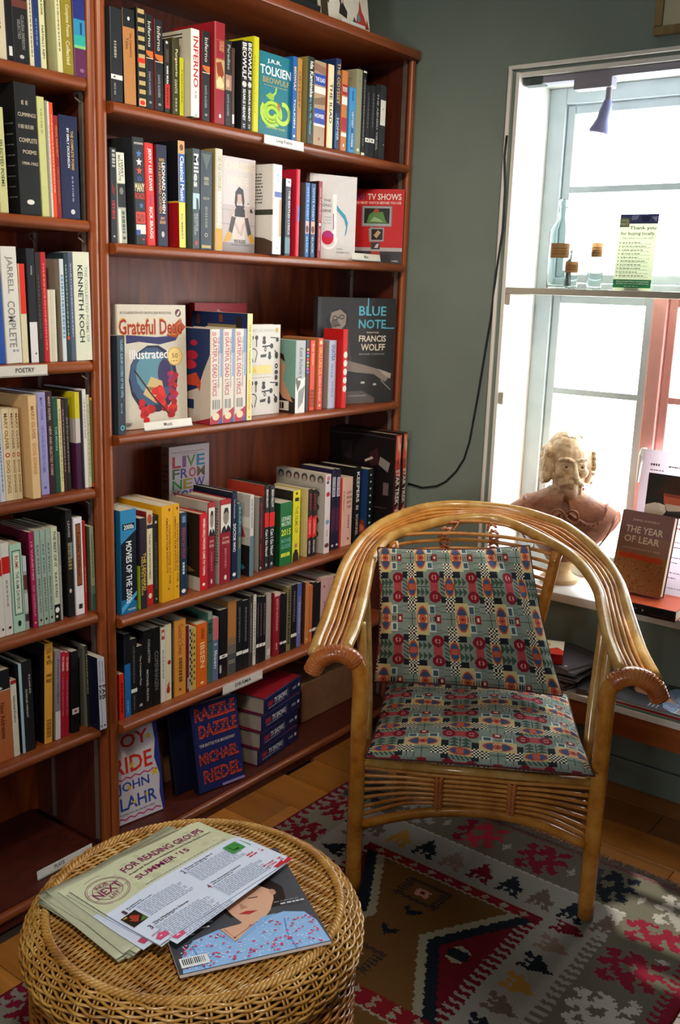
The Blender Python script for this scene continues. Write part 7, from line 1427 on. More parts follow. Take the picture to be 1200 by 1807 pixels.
        for i in range(n1):
            for j in range(n2):
                q = (i * W_ + j, (i + 1) * W_ + j, (i + 1) * W_ + j + 1, i * W_ + j + 1)
                fs.append(q); fs.append(tuple(N_ + k for k in reversed(q)))
        rim = [j for j in range(W_)] + [i * W_ + n2 for i in range(1, n1 + 1)] + [n1 * W_ + j for j in range(n2 - 1, -1, -1)] + [i * W_ for i in range(n1 - 1, 0, -1)]
        for k in range(len(rim)):
            a, b_ = rim[k], rim[(k + 1) % len(rim)]
            fs.append((a, b_, N_ + b_, N_ + a))
        hd.add(vs, fs)
        edge = [g[i * W_ + n2] + Vector((0, -.001, .001)) for i in range(n1 + 1)]
        hd.tube(edge, .0034, 6)
        for p in spline(edge, 34):
            ellipsoid(hd, p + Vector((0, -.001, -.003)), (.0036, .0034, .0036), 8, 6)
        hd.tube(spline([(s * .165, .0, .238), (s * .150, -.045, .215), (s * .130, -.060, .17), (s * .105, -.058, .13)], 14), .0035, 6)
    me = remeshed(hd, .0022, 2, .45)
    root = empty('portrait_bust', (.541, WALL_Y + .098, ZS + .0008), (0, 0, radians(25)))
    sub = bpy.data.objects.new('figure', me); COL.objects.link(sub); sub.parent = root
    me.polygons.foreach_set('use_smooth', np.ones(len(me.polygons), dtype=bool))
    m, nt, p = new_mat('painted_terracotta')
    N = nt.nodes.new
    tc = N('ShaderNodeTexCoord'); nz = N('ShaderNodeTexNoise'); nz.inputs['Scale'].default_value = 26; nz.inputs['Detail'].default_value = 8; nz.inputs['Roughness'].default_value = .65
    nt.links.new(tc.outputs['Object'], nz.inputs['Vector'])
    sx = N('ShaderNodeSeparateXYZ'); nt.links.new(tc.outputs['Object'], sx.inputs[0])
    mr = N('ShaderNodeMapRange'); mr.inputs['From Min'].default_value = .27; mr.inputs['From Max'].default_value = .33
    nt.links.new(sx.outputs['Z'], mr.inputs['Value'])
    r1 = N('ShaderNodeValToRGB'); r1.color_ramp.elements[0].position = .32; r1.color_ramp.elements[1].position = .68
    r1.color_ramp.elements[0].color = rgba('#683622'); r1.color_ramp.elements[1].color = rgba('#9c6440')
    r2 = N('ShaderNodeValToRGB'); r2.color_ramp.elements[0].position = .32; r2.color_ramp.elements[1].position = .66
    r2.color_ramp.elements[0].color = rgba('#a8845e'); r2.color_ramp.elements[1].color = rgba('#dcc6a0')
    nt.links.new(nz.outputs['Fac'], r1.inputs['Fac']); nt.links.new(nz.outputs['Fac'], r2.inputs['Fac'])
    mx = N('ShaderNodeMix'); mx.data_type = 'RGBA'
    nt.links.new(mr.outputs['Result'], mx.inputs['Factor']); nt.links.new(r1.outputs['Color'], mx.inputs['A']); nt.links.new(r2.outputs['Color'], mx.inputs['B'])
    nt.links.new(mx.outputs['Result'], p.inputs['Base Color'])
    p.inputs['Roughness'].default_value = .55
    me.materials.append(m)
    bow = MB()
    for s in (-1, 1):
        bow.tube(spline([(0, -.088, .232), (s * .016, -.098, .250), (s * .036, -.100, .244), (s * .038, -.100, .218), (s * .020, -.098, .214), (0, -.092, .230)], 20), .0040, 7)
        bow.tube(spline([(0, -.090, .230), (s * .006, -.098, .212), (s * .004, -.094, .190), (s * .008, -.088, .165)], 14), .0038, 7)
    ellipsoid(bow, (0, -.093, .232), (.008, .007, .008), 10, 8)
    bow.build('tie_cord', m, root, smooth='all')
    for q in (-1, 1):
        iris = MB(); ellipsoid(iris, H((q * .0245, -.0668, .3790)), (.0052, .0035, .0052), 10, 8)
        iris.build('iris', mat_plain('painted_iris', '#4a2c1c', .4, 0, .1, 60) if 'painted_iris' not in bpy.data.materials else bpy.data.materials['painted_iris'], root, smooth='all')
    soc = MB().lathe([(.058, 0), (.060, .006), (.060, .014), (.050, .020), (.038, .028), (.034, .040), (.040, .052), (.046, .058), (.046, .066), (.040, .070)], 32)
    so = soc.build('socle', mat_plain('tan_plaster', '#c2a273', .6, 0, .15, 20), root, smooth=True)
    so.scale = (1, .9, 1)
    tag(root, 'painted plaster bust of a bearded man with lace collar on the sill', 'bust')
build_bust()

# ------------------------------------------------------------------ rattan armchair
def mat_rattan(name, a, b_, c, rough=.26):
    m, nt, p = new_mat(name)
    N = nt.nodes.new
    tc = N('ShaderNodeTexCoord'); nz = N('ShaderNodeTexNoise'); nz.inputs['Scale'].default_value = 16; nz.inputs['Detail'].default_value = 7; nz.inputs['Roughness'].default_value = .6
    nt.links.new(tc.outputs['Object'], nz.inputs['Vector'])
    rp = N('ShaderNodeValToRGB')
    rp.color_ramp.elements[0].position = .30; rp.color_ramp.elements[0].color = rgba(a)
    rp.color_ramp.elements[1].position = .70; rp.color_ramp.elements[1].color = rgba(c)
    e = rp.color_ramp.elements.new(.48); e.color = rgba(b_)
    nt.links.new(nz.outputs['Fac'], rp.inputs['Fac'])
    nt.links.new(rp.outputs['Color'], p.inputs['Base Color'])
    p.inputs['Roughness'].default_value = rough
    p.inputs['Coat Weight'].default_value = .45; p.inputs['Coat Roughness'].default_value = .09
    b = N('ShaderNodeBump'); b.inputs['Strength'].default_value = .06; b.inputs['Distance'].default_value = .002
    nt.links.new(nz.outputs['Fac'], b.inputs['Height']); nt.links.new(b.outputs['Normal'], p.inputs['Normal'])
    return m
M['rattan'] = mat_rattan('varnished_rattan', '#9c6e30', '#c0924c', '#d6b472', .2)
M['rattan_leg'] = mat_rattan('amber_varnished_rattan', '#965a1a', '#bd7c2c', '#d09844', .24)
M['rattan_thin'] = mat_rattan('varnished_thin_rattan', '#9a6024', '#bf7f38', '#d49c4e')
M['bind'] = mat_rattan('rattan_peel_binding', '#8a4416', '#b0602a', '#cc8440', .35)

CH_M = (.792, .378); CH_A = radians(30)
RUGZ = .0075
chair = empty('rattan_armchair', (CH_M[0], CH_M[1], 0), (0, 0, CH_A))
def cpart(nm, path, r, mat='rattan', sides=12, par=None):
    mb = MB().tube(path, r, sides)
    return mb.build(nm, M[mat], par or chair, smooth='all')

OUT = [(-.392, .000, .615), (-.388, .050, .636), (-.380, .109, .661), (-.372, .208, .702), (-.357, .326, .752), (-.320, .433, .797), (-.258, .512, .830), (-.168, .568, .854), (-.062, .592, .863), (.074, .583, .860), (.158, .555, .848), (.218, .519, .833), (.292, .424, .793), (.333, .320, .750), (.347, .192, .696), (.361, .084, .651), (.384, .000, .615)]
INN = [(-.318, .000, .628), (-.312, .045, .639), (-.304, .098, .661), (-.297, .192, .701), (-.295, .290, .741), (-.288, .355, .768), (-.255, .425, .799), (-.194, .464, .815), (-.127, .502, .831), (-.060, .522, .839), (.004, .530, .843), (.063, .516, .837), (.157, .456, .811), (.232, .384, .781), (.276, .282, .739), (.283, .194, .701), (.288, .107, .665), (.304, .000, .628)]
NS = 72
def resample(pts, n):
    q = spline(pts, 400)
    L = [0]
    for a, b_ in zip(q[:-1], q[1:]): L.append(L[-1] + (b_ - a).length)
    out = []; k = 0
    for i in range(n):
        t = L[-1] * i / (n - 1)
        while k < len(L) - 2 and L[k + 1] < t: k += 1
        f = (t - L[k]) / max(1e-9, L[k + 1] - L[k])
        out.append(q[k].lerp(q[k + 1], min(1, max(0, f))))
    return out
po_, pi_ = resample(OUT, NS), resample(INN, NS)
cpart('hoop_rail', po_, .0138, sides=14)
cpart('hoop_rail', pi_, .0135, sides=14)
for k, f in enumerate((.24, .42, .60, .78)):
    cpart('hoop_rod', [po_[i].lerp(pi_[i], f) + Vector((0, 0, .002 * sin(i * .7 + k))) for i in range(NS)], .0054, 'rattan_thin', 8)
LEGX = .279
for s in (-1, 1):
    x = s * LEGX
    path = [(x, 0, RUGZ), (x, 0, .15), (x, 0, .30), (x, 0, .44), (x, 0, .52), (x, 0, .555), (s * .284, 0, .588), (s * .300, -.002, .612), (s * .325, -.004, .622), (s * .355, -.004, .617), (s * .382, -.003, .598), (s * .395, -.002, .570)]
    lp = spline(path, 40)
    cpart('leg', lp, [.0195] * 26 + [.0175] * 14, 'rattan_leg', sides=14)
    # woven peel binding over the arm end
    bp = resample([(s * .290, -.001, .600), (s * .305, -.003, .615), (s * .330, -.005, .623), (s * .355, -.005, .618), (s * .380, -.003, .600), (s * .394, -.002, .572)], 40)
    bd = MB()
    bd.tube(bp, .0215, 14)
    for i in range(1, 39):
        t = (bp[i + 1] - bp[i - 1]).normalized()
        n1 = Vector((0, 1, 0)); n2 = t.cross(n1).normalized()
        sk = .0030 if i % 2 else -.0030
        ring = [bp[i] + (n1 * cos(a) + n2 * sin(a)) * .0214 + t * sk * sin(a * 3) for a in [2 * pi * j / 14 for j in range(14)]]
        bd.tube(ring, .0013, 5, closed=True)
    bd.build('arm_binding', M['bind'], chair, smooth='all')
    # supports from the arm rail down to the seat
    cpart('arm_support', spline([(s * .297 - .003, .235, .712), (s * .290, .22, .62), (s * .276, .17, .47), (s * .268, .13, .352)], 24), .0125, sides=12)
    cpart('arm_support', spline([(s * .294, .115, .662), (s * .286, .09, .58), (s * .278, .045, .46), (s * .276, .025, .372)], 24), .0115, sides=12)
    # seat side rail and back leg
    cpart('seat_rail', [(s * .262, .012, .345), (s * .235, .22, .345), (s * .195, .425, .345)], .0125)
PL = [(-.192, .455, RUGZ), (-.194, .415, .30), (-.202, .408, .42), (-.222, .412, .60), (-.246, .420, .79)]
PR = [(.118, .455, RUGZ), (.120, .415, .30), (.130, .408, .42), (.156, .412, .60), (.188, .420, .79)]
for q in (PL, PR):
    cpart('back_post', spline(q, 30), .0150, 'rattan_leg')
def at_z(q, z):
    for a, b_ in zip(q[:-1], q[1:]):
        if a[2] <= z <= b_[2]:
            t = (z - a[2]) / (b_[2] - a[2]); return Vector(a).lerp(Vector(b_), t)
    return Vector(q[-1])
def arch_at(z, left):
    q = INN[6:11] if left else INN[13:9:-1]
    for a, b_ in zip(q[:-1], q[1:]):
        if a[2] <= z <= b_[2]:
            return Vector(a).lerp(Vector(b_), (z - a[2]) / (b_[2] - a[2]))
    return Vector(q[0])
rows = []
NR = 19
for k in range(NR):
    z = .405 + .0232 * k
    if z < .785:
        a, b_ = at_z(PL, z), at_z(PR, z)
    else:
        a, b_ = arch_at(max(z, .7995), True), arch_at(max(z, .7995), False)
        a.z = b_.z = z
    path = []
    for i in range(17):
        t = i / 16
        p = a.lerp(b_, t)
        e = 1 - (2 * t - 1) ** 2
        path.append(Vector((p.x, p.y + .010 + (.055 if z < .785 else .02) * e, p.z + .014 * e)))
    rows.append(path)
    cpart('back_rod', path, .0052, 'rattan_thin', 8)
def braid(nm, pts, w, depth, normal):
    """two peel strips plaited in a herringbone over the rods"""
    mb = MB(); n = len(pts)
    for i in range(n - 1):
        a, b_ = pts[i], pts[i + 1]
        t = (b_ - a); side = t.cross(normal).normalized()
        for s in (-1, 1):
            for sub in range(2):
                c = a.lerp(b_, (sub + .5) / 2)
                mb.tube([c + side * (s * w) - t * .22 + normal * .000, c + side * (s * w * .45) + normal * depth + t * .06, c + side * (-s * w * .12) + normal * depth * 1.2 + t * .30], [.0034, .0040, .0032], 6, flat=.6)
                mb.tube([c + side * (s * w) - t * .22, c + side * (s * w * .6) - normal * depth, c - normal * depth * 1.1], [.0034, .0036, .0030], 6)
    return mb.build(nm, M['bind'], chair, smooth='all')
for i in (5, 10):
    braid('braided_tie', [rows[k][i] for k in range(NR)], .012, .008, Vector((0, -1, 0)))
# front apron
cpart('apron_arch', spline([(-.262, -.002, .194), (-.18, -.004, .222), (-.10, -.005, .243), (0, -.005, .254), (.085, -.005, .250), (.165, -.004, .235), (.262, -.002, .196)], 30), .0118, 'rattan_leg')
ends = [.340, .320, .301, .283, .262, .238, .217]
mids = [.340, .328, .316, .304, .292, .281, .270]
arods = []
for e_, m_ in zip(ends, mids):
    pth = spline([(-.264, 0, e_), (-.17, -.003, e_ + (m_ - e_) * .75), (-.09, -.004, m_ - .002), (0, -.005, m_), (.09, -.004, m_ - .002), (.17, -.003, e_ + (m_ - e_) * .75), (.264, 0, e_)], 33)
    arods.append(pth)
    cpart('apron_rod', pth, .0047, 'rattan_thin', 8)
for i in (11, 21):
    braid('braided_tie', [arods[k][i] for k in range(7)] + [arods[6][i] + Vector((0, 0, -.014))], .011, .0075, Vector((0, -1, 0)))
# seat platform
cpart('seat_rail', [(-.262, .004, .352), (.262, .004, .352)], .0105)
cpart('seat_rail', [(-.19, .425, .345), (.115, .425, .345)], .0115)
for k in range(9):
    y = .04 + .044 * k
    xx = .250 - .05 * k / 8
    cpart('seat_slat', [(-xx, y, .349), (0, y, .346), (xx - .02 * k / 8, y, .349)], .0048, 'rattan_thin', 8)
tag(chair, 'rattan armchair with a rounded hoop back standing on the rug', 'chair')

# ------------------------------------------------------------------ patterned cushions
def fabric(a, b_):
    """woven motif: a across, b up, in motif units; returns a colour string"""
    x = a % 10.0; y = b_ % 6.0
    col = '#7b8882'
    if x < 5:
        if y < 1.3:
            if x < 1.4 or x > 3.6:
                xx = x if x < 1.4 else x - 3.6
                col = '#15161a' if (int(xx / .28) + int(y / .26)) % 2 else '#d6d2bd'
            else:
                col = '#7f9083' if (abs(x - 2.5) > .06 and abs(y - .65) > .05) else '#39463f'
        elif y < 3.3:
            col = '#c8b684'
            dx, dy = (x - 2.5) / 2.0, (y - 2.3) / .88
            d = dx * dx + dy * dy
            if d < 1:
                col = '#b9503a'
                if d < .72:
                    if abs(x - 2.5) < .62:
                        col = '#c8b684' if abs(y - 2.3) > .42 else '#b9503a'
                    else:
                        col = '#3c4f72'
                if (x - 2.5) ** 2 + (y - 2.3) ** 2 < .34: col = '#c05a44'
                if (x - 2.5) ** 2 + (y - 2.3) ** 2 < .05: col = '#7c2a2a'
        elif y < 4.3:
            if .4 < x < 1.8 or 3.2 < x < 4.6:
                xx = x - .4 if x < 2 else x - 3.2
                col = '#c4cec4' if (xx < .22 or xx > 1.18 or y < 3.48 or y > 4.12) else '#3f5a66'
            elif 2.0 < x < 3.0:
                col = '#20262a' if (int((y - 3.3) / .16) % 2 and abs(x - 2.5) < .42) else '#a4aea0'
            else:
                col = '#7b8882'
        elif y < 5.1:
            if 1.9 < x < 3.1:
                col = '#e0d0b8' if (abs(x - 2.5) < .27 and abs(y - 4.7) < .18) else '#8c1f2b'
            else:
                col = '#7f8f88' if abs((x * 2) % 1 - .5) > .06 else '#5a6a64'
        else:
            col = '#86928a' if abs((x * 1.0) % 1 - .5) > .05 else '#4c5a54'
    else:
        x -= 5
        if y < 1.5:
            if x < .95 or x > 4.05:
                xx = x if x < 1 else x - 4.05
                col = '#15161a' if (int(xx / .24) + int(y / .25)) % 2 else '#d6d2bd'
            else:
                col = '#bda872'
                dx, dy = (x - 2.5) / 1.5, (y - .75) / .72
                d = dx * dx + dy * dy
                if d < 1:
                    col = '#a8452f'
                    if d < .68 and abs(x - 2.5) > .5: col = '#34507c'
                if (x - 2.5) ** 2 + (y - .75) ** 2 < .26: col = '#b85a48'
        elif y < 3.5:
            if x < .95 or x > 4.05:
                col = '#1c1e28' if y < 2.7 else '#c8b684'
                if y >= 2.7: col = '#7f9083'
            else:
                col = '#7f8d84'
                for cx in (1.7, 3.3):
                    w = .72 * (1 - (((y - 1.5) / .68) % 1.0))
                    if abs(x - cx) < w: col = '#3c5244'
                if abs(x - 2.5) < .05: col = '#20262a'
        elif y < 5.3:
            col = '#7b8b82'
            if 1.75 < x < 3.25 and 3.75 < y < 5.0: col = '#a84448'
            for cx in (.95, 4.05):
                r = sqrt((x - cx) ** 2 + ((y - 4.4)) ** 2)
                if r < .92: col = '#7e1728'
                if .22 < r < .40: col = '#c98a8a' if (abs(y - 4.4) > .12) else '#7e1728'
        else:
            col = '#1f2328' if x < 1.0 or x > 4.0 else ('#3c5244' if (x * 1.6 + y * 1.2) % 1 < .5 else '#7f8d84')
    return col

M['fabric'] = mat_attr('woven_upholstery', .85, .2, .10, 400, bump=.15)
def cushion(name, corners, normal, thick, nu, nv, swap, unit, label, folds, offs=(0, 0), pinch=.030):
    """pillow over a quad (bl, br, tr, tl) in chair space"""
    bl, br, tr, tl = [Vector(c) for c in corners]
    nrm = Vector(normal).normalized()
    W = ((br - bl).length + (tr - tl).length) / 2; Hh = ((tl - bl).length + (tr - br).length) / 2
    mb = MB()
    grid = {}
    def pt(i, j, side):
        u, v = i / nu, j / nv
        a, b_ = 2 * u - 1, 2 * v - 1
        # edges draw inwards between the corners
        ua = a * (1 - pinch * (1 - b_ * b_) * abs(a) ** 3); vb = b_ * (1 - pinch * (1 - a * a) * abs(b_) ** 3)
        uu, vv = (ua + 1) / 2, (vb + 1) / 2
        p = bl.lerp(br, uu).lerp(tl.lerp(tr, uu), vv)
        prof = max(0, (1 - abs(a) ** 2.6)) ** .55 * max(0, (1 - abs(b_) ** 2.6)) ** .55
        f = folds(a, b_) if side > 0 else 0
        return p + nrm * side * (thick * prof + f * min(1, prof * 2.5))
    top = [[None] * (nv + 1) for _ in range(nu + 1)]
    vs = []; fs = []; cs = []
    for i in range(nu + 1):
        for j in range(nv + 1):
            top[i][j] = len(vs); vs.append(pt(i, j, 1))
    bot = [[None] * (nv + 1) for _ in range(nu + 1)]
    for i in range(nu + 1):
        for j in range(nv + 1):
            if i in (0, nu) or j in (0, nv): bot[i][j] = top[i][j]
            else:
                bot[i][j] = len(vs); vs.append(pt(i, j, -1))
    for i in range(nu):
        for j in range(nv):
            u, v = (i + .5) / nu * W / unit, (j + .5) / nv * Hh / unit
            a, b_ = (v, u) if swap else (u, v)
            c = fabric(a + offs[0], b_ + offs[1])
            fs.append((top[i][j], top[i + 1][j], top[i + 1][j + 1], top[i][j + 1])); cs.append(c)
    for i in range(0, nu):
        for j in range(0, nv):
            fs.append((bot[i][j], bot[i][j + 1], bot[i + 1][j + 1], bot[i + 1][j])); cs.append(fabric(i / nu * W / unit, j / nv * Hh / unit))
    root = empty(name, (CH_M[0], CH_M[1], 0), (0, 0, CH_A))
    mb.v = [tuple(p) for p in vs]; mb.f = fs; mb.c = cs
    mb.build('cushion_cover', M['fabric'], root, smooth='all')
    # corded seam
    rim = [vs[top[i][0]] for i in range(nu + 1)] + [vs[top[nu][j]] for j in range(1, nv + 1)] + [vs[top[i][nv]] for i in range(nu - 1, -1, -1)] + [vs[top[0][j]] for j in range(nv - 1, 0, -1)]
    MB().tube(rim[::4], .0022, 5, closed=True).build('seam', mat_plain('dark_red_seam', '#4c1a24', .8, 0, .1, 60) if 'dark_red_seam' not in bpy.data.materials else bpy.data.materials['dark_red_seam'], root, smooth='all')
    tag(root, label, 'cushion', 'cushions of the same patterned fabric')
    return root
def seat_folds(a, b_):
    return .004 * sin(2.6 * a + 1.7 * b_) + .003 * sin(5.2 * a - 3.1 * b_ + 1) - .006 * math.exp(-((a + .25) ** 2 + (b_ - .35) ** 2) * 6)
def back_folds(a, b_):
    f = .006 * sin(3.2 * a + 1.2 * b_ + .6) + .004 * sin(6.3 * a - 2.2 * b_)
    f -= .020 * math.exp(-((a - .50) * 1.0 + (b_ - .86) * .7) ** 2 * 60) * math.exp(-((a - .5) ** 2 + (b_ - .8) ** 2) * 5)
    f -= .012 * math.exp(-(b_ - .78 + .10 * a * a) ** 2 * 90) * math.exp(-(a + .1) ** 2 * 2)
    f -= .012 * math.exp(-((a - .16) + .25 * (b_ - .4)) ** 2 * 50) * math.exp(-(b_ - .45) ** 2 * 6)
    return f
cushion('seat_cushion', [(-.256, -.050, .391), (.262, -.044, .393), (.240, .375, .412), (-.242, .375, .412)], (0, -.05, 1), .036, 240, 190, False, .0170, 'patterned seat cushion lying on the rattan armchair', seat_folds, (5.3, 4.9), .03)
cushion('back_cushion', [(-.266, .222, .466), (.212, .236, .462), (.112, .400, .806), (-.280, .335, .792)], (.02, -.93, .36), .066, 230, 190, True, .0166, 'patterned square cushion leaning against the rattan chair back', back_folds, (2.0, 1.0), .05)


# ------------------------------------------------------------------ rug
BIRD = ["###......####", ".###.##.####.", ".##..##..##..", "#############", ".###########.", "..########...", "..#######....", "...#####.....", "...###.......", "....#........"]
FLOR = ["..##...##....", ".####.###....", ".##..###..##.", "..#.####.###.", "...#####.##..", "##.##.####...", "####...####..", ".###...######", "..####.##.##.", ".##.#####....", "###.####.##..", ".##..###.###.", "....###...##."]
CROSS = ["..#..", ".###.", "#####", ".###.", "..#.."]
TREE = ["#.....#", "##...##", "#######", ".#####.", "..###..", "...#..."]
def stencil(bmp, u, v):
    """u, v in 0..1"""
    h, w = len(bmp), len(bmp[0])
    if not (0 <= u < 1 and 0 <= v < 1): return False
    return bmp[int(v * h)][int(u * w)] == '#'
RX_0, RX_1, RY_0, RY_1 = .205, 1.315, -.80, .775
C_RED, C_WHITE, C_OLIVE, C_NAVY, C_BROWN, C_CREAM, C_GOLD, C_ROSE, C_TAUPE = '#550c15', '#79746c', '#514c3e', '#12181e', '#593c1b', '#807964', '#8a6424', '#631020', '#53453b'
BCOL = [C_NAVY, C_TAUPE, C_GOLD, C_NAVY, '#6f5a4c', C_RED, C_NAVY, C_TAUPE]
FX0, FX1, FYT = .452, .957, .452
def rug_colour(X, Y):
    jx = .0022 * sin(Y * 310 + sin(X * 90)); X0, Y0 = X, Y
    X += jx; Y += .0018 * sin(X0 * 290)
    # outer edge
    if Y > .762: return '#5a2a2a' if Y < .768 else '#4e4440'
    if X > 1.300: return C_ROSE
    if X < .212: return C_ROSE
    # distances to the field
    dr, dl, dt = X - FX1, FX0 - X, Y - FYT
    inner = dr <= 0 and dl <= 0 and dt <= 0
    if inner:
        # red field with hourglass medallions
        per = .485
        yy = (FYT - Y) % per; kk = int((FYT - Y) // per)
        xc = X - .705
        if yy < .030 or yy > .465:
            yb = yy if yy < .030 else yy - .465
            for i in range(-4, 5):
                cx = i * .052
                if abs(xc - cx) < .016:
                    if stencil(CROSS, (xc - cx + .012) / .024, (yb + (.0 if yy < .03 else 0) - .003) / .024): return C_CREAM if i % 2 else '#7c6a58'
            return '#6c1218' if abs(xc) < .2 else C_RED
        t = abs(yy - .2475) / .2175
        w = .060 + .125 * t
        if w - .0 > abs(xc):
            pass
        if abs(xc) < w:
            if yy < .036: return C_CREAM
            # comb squares and small birds inside the medallion
            for (cx, cy) in ((-.02, .105), (-.02, .390)):
                a, b_ = (xc - cx) / .062, (yy - cy) / .042
                if abs(a) < 1 and abs(b_) < 1:
                    if abs(a) < .30 and abs(b_) < .34: return '#b07a6a' if (abs(a) > .12 or abs(b_) > .14) else C_RED
                    if abs(b_) > .72 and abs(a) < .95: return '#3a2820'
                    if abs(a) > .62 and (b_ * 7) % 2 < 1.1: return '#2a2420'
                    if abs(a) > .80: return C_BROWN
            for (cx, cy) in ((.0, .185), (-.005, .275)):
                if stencil(TREE, (xc - cx + .022) / .044, (yy - cy + .018) / .036): return C_NAVY
            return C_BROWN
        if abs(xc) < w + .024: return C_CREAM
        if abs(xc) < w + .056: return C_NAVY
        # motifs in the red corners
        for s in (-1, 1):
            if (xc - s * .165) ** 2 * 1.4 + (yy - .2475) ** 2 < .0009: return C_NAVY if abs(yy - .2475) < .016 else C_CREAM
        if X > FX1 - .034 and (Y / .0225) % 1 < .44 and Y < FYT - .012: return C_WHITE
        if X < FX0 + .020 and (Y / .0225) % 1 < .48: return C_WHITE
        return C_RED
    # white band with birds
    band = .148
    if dr <= band and dl <= .115 and dt <= .145:
        if dr > 0 and Y < FYT + .02:
            if dr > band - .030 and (Y / .0235) % 1 < .5: return C_OLIVE
            k = math.floor(Y / .083)
            u, v = (Y / .083) % 1, (dr - .026) / .080
            if stencil(BIRD, (u - .12) / .76, v): return BCOL[int(k) % 8]
            return C_WHITE
        if dl > 0 and Y < FYT + .02:
            k = math.floor(Y / .083)
            if stencil(BIRD, ((Y / .083) % 1 - .12) / .76, (dl - .020) / .075): return BCOL[int(k + 2) % 8]
            return C_WHITE
        k = math.floor((X - .3) / .083)
        u, v = ((X - .3) / .083) % 1, 1 - (dt - .030) / .085
        if stencil(BIRD, (u - .12) / .76, 1 - v): return BCOL[int(k) % 8]
        return C_WHITE if dt < .138 else '#8c857b'
    # olive border with rosettes
    if X > 1.270:
        return C_ROSE if (Y / .021) % 1 < .5 or X > 1.292 else C_OLIVE
    if X < .232:
        return C_ROSE if (Y / .030) % 1 < .5 else '#736d62'
    if dt > .145:
        k = math.floor((X - .02) / .185)
        u, v = ((X - .02) / .185) % 1, (dt - .155) / .140
        if stencil(FLOR, (u - .10) / .72, v): return (C_ROSE, C_NAVY, C_WHITE, '#8c2430')[int(k) % 4] if u > .3 else (C_ROSE, '#2a2c3a', '#847e74', C_ROSE)[int(k) % 4]
        if stencil(CROSS, (u - .86) / .12, (v - .3) / .3): return '#807a70'
        return C_OLIVE
    if dr > 0:
        k = math.floor((Y + .02) / .170)
        u, v = ((Y + .02) / .170) % 1, (dr - band - .012) / .150
        if stencil(FLOR, v, (u - .10) / .76): return (C_ROSE, '#928c83', C_ROSE)[int(k) % 3]
        if stencil(CROSS, (v - .7) / .2, (u - .84) / .14): return '#8a857a'
        return C_OLIVE
    k = math.floor((Y + .05) / .170)
    if stencil(FLOR, (dl - .118) / .105, ((Y + .05) / .170 % 1 - .10) / .76): return C_ROSE
    return '#6e6858'
rn_x, rn_y = 300, 400
rug = empty('kilim_rug', ((RX_0 + RX_1) / 2, (RY_0 + RY_1) / 2, 0))
rox, roy = rug.location.x, rug.location.y
mb = MB()
xs = np.linspace(RX_0, RX_1, rn_x + 1); ys = np.linspace(RY_0, RY_1, rn_y + 1)
def rug_z(x, y):
    return .0045 + .0012 * sin(x * 9 + y * 5) + .0008 * sin(y * 17 - x * 4)
vs = [(x - rox, y - roy, rug_z(x, y)) for y in ys for x in xs]
fs = []; cs = []
for j in range(rn_y):
    yc = (ys[j] + ys[j + 1]) / 2
    for i in range(rn_x):
        o_ = j * (rn_x + 1) + i
        fs.append((o_, o_ + 1, o_ + rn_x + 2, o_ + rn_x + 1))
        cs.append(rug_colour((xs[i] + xs[i + 1]) / 2, yc))
n0 = len(vs)
ring = [j for j in range(rn_x + 1)] + [k * (rn_x + 1) + rn_x for k in range(1, rn_y + 1)] + [rn_y * (rn_x + 1) + j for j in range(rn_x - 1, -1, -1)] + [k * (rn_x + 1) for k in range(rn_y - 1, 0, -1)]
for r_ in ring: vs.append((vs[r_][0], vs[r_][1], .0006))
for k in range(len(ring)):
    k2 = (k + 1) % len(ring)
    fs.append((ring[k], n0 + k, n0 + k2, ring[k2])); cs.append('#4a2a2a')
mb.v = vs; mb.f = fs; mb.c = cs
mb.build('woven_field', mat_attr('flat_woven_wool', .95, .1, .16, 260, bump=.35), rug, smooth='all')
fr_ = MB(); random.seed(9)
for i in range(420):
    x = RX_0 + (RX_1 - RX_0) * i / 419
    l = random.uniform(.018, .034)
    fr_.tube([(x - rox, RY_1 - .002 - roy, .004), (x + random.uniform(-.003, .003) - rox, RY_1 + l * .5 - roy, .0035), (x + random.uniform(-.006, .006) - rox, RY_1 + l - roy, .002)], .0013, 4)
fo_ = fr_.build('fringe', mat_plain('grey_wool_fringe', '#5a524c', .9, 0, .2, 60), rug)
fo_['kind'] = 'stuff'
tag(rug, 'flat-woven red, brown and grey kilim rug under the chair', 'rug')

# ------------------------------------------------------------------ wicker table
TCX, TCY, TTZ = .748, -.488, .452
M['wicker'] = mat_rattan('varnished_wicker', '#7c4e1c', '#a8752f', '#cda056', .34)
M['wicker_body'] = mat_rattan('darker_varnished_wicker', '#6e3c14', '#95581f', '#b0732f', .36)
M['wicker_in'] = mat_plain('dark_wicker_core', '#4a2c12', .8, 0, .2, 60)  # plain dark brown backing behind the weave
tb = empty('wicker_table', (TCX, TCY, 0))
RT = .232
core = MB()
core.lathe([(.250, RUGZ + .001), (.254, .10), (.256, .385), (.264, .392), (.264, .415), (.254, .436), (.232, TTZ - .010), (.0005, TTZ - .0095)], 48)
core.build('core', M['wicker_in'], tb, smooth=True)
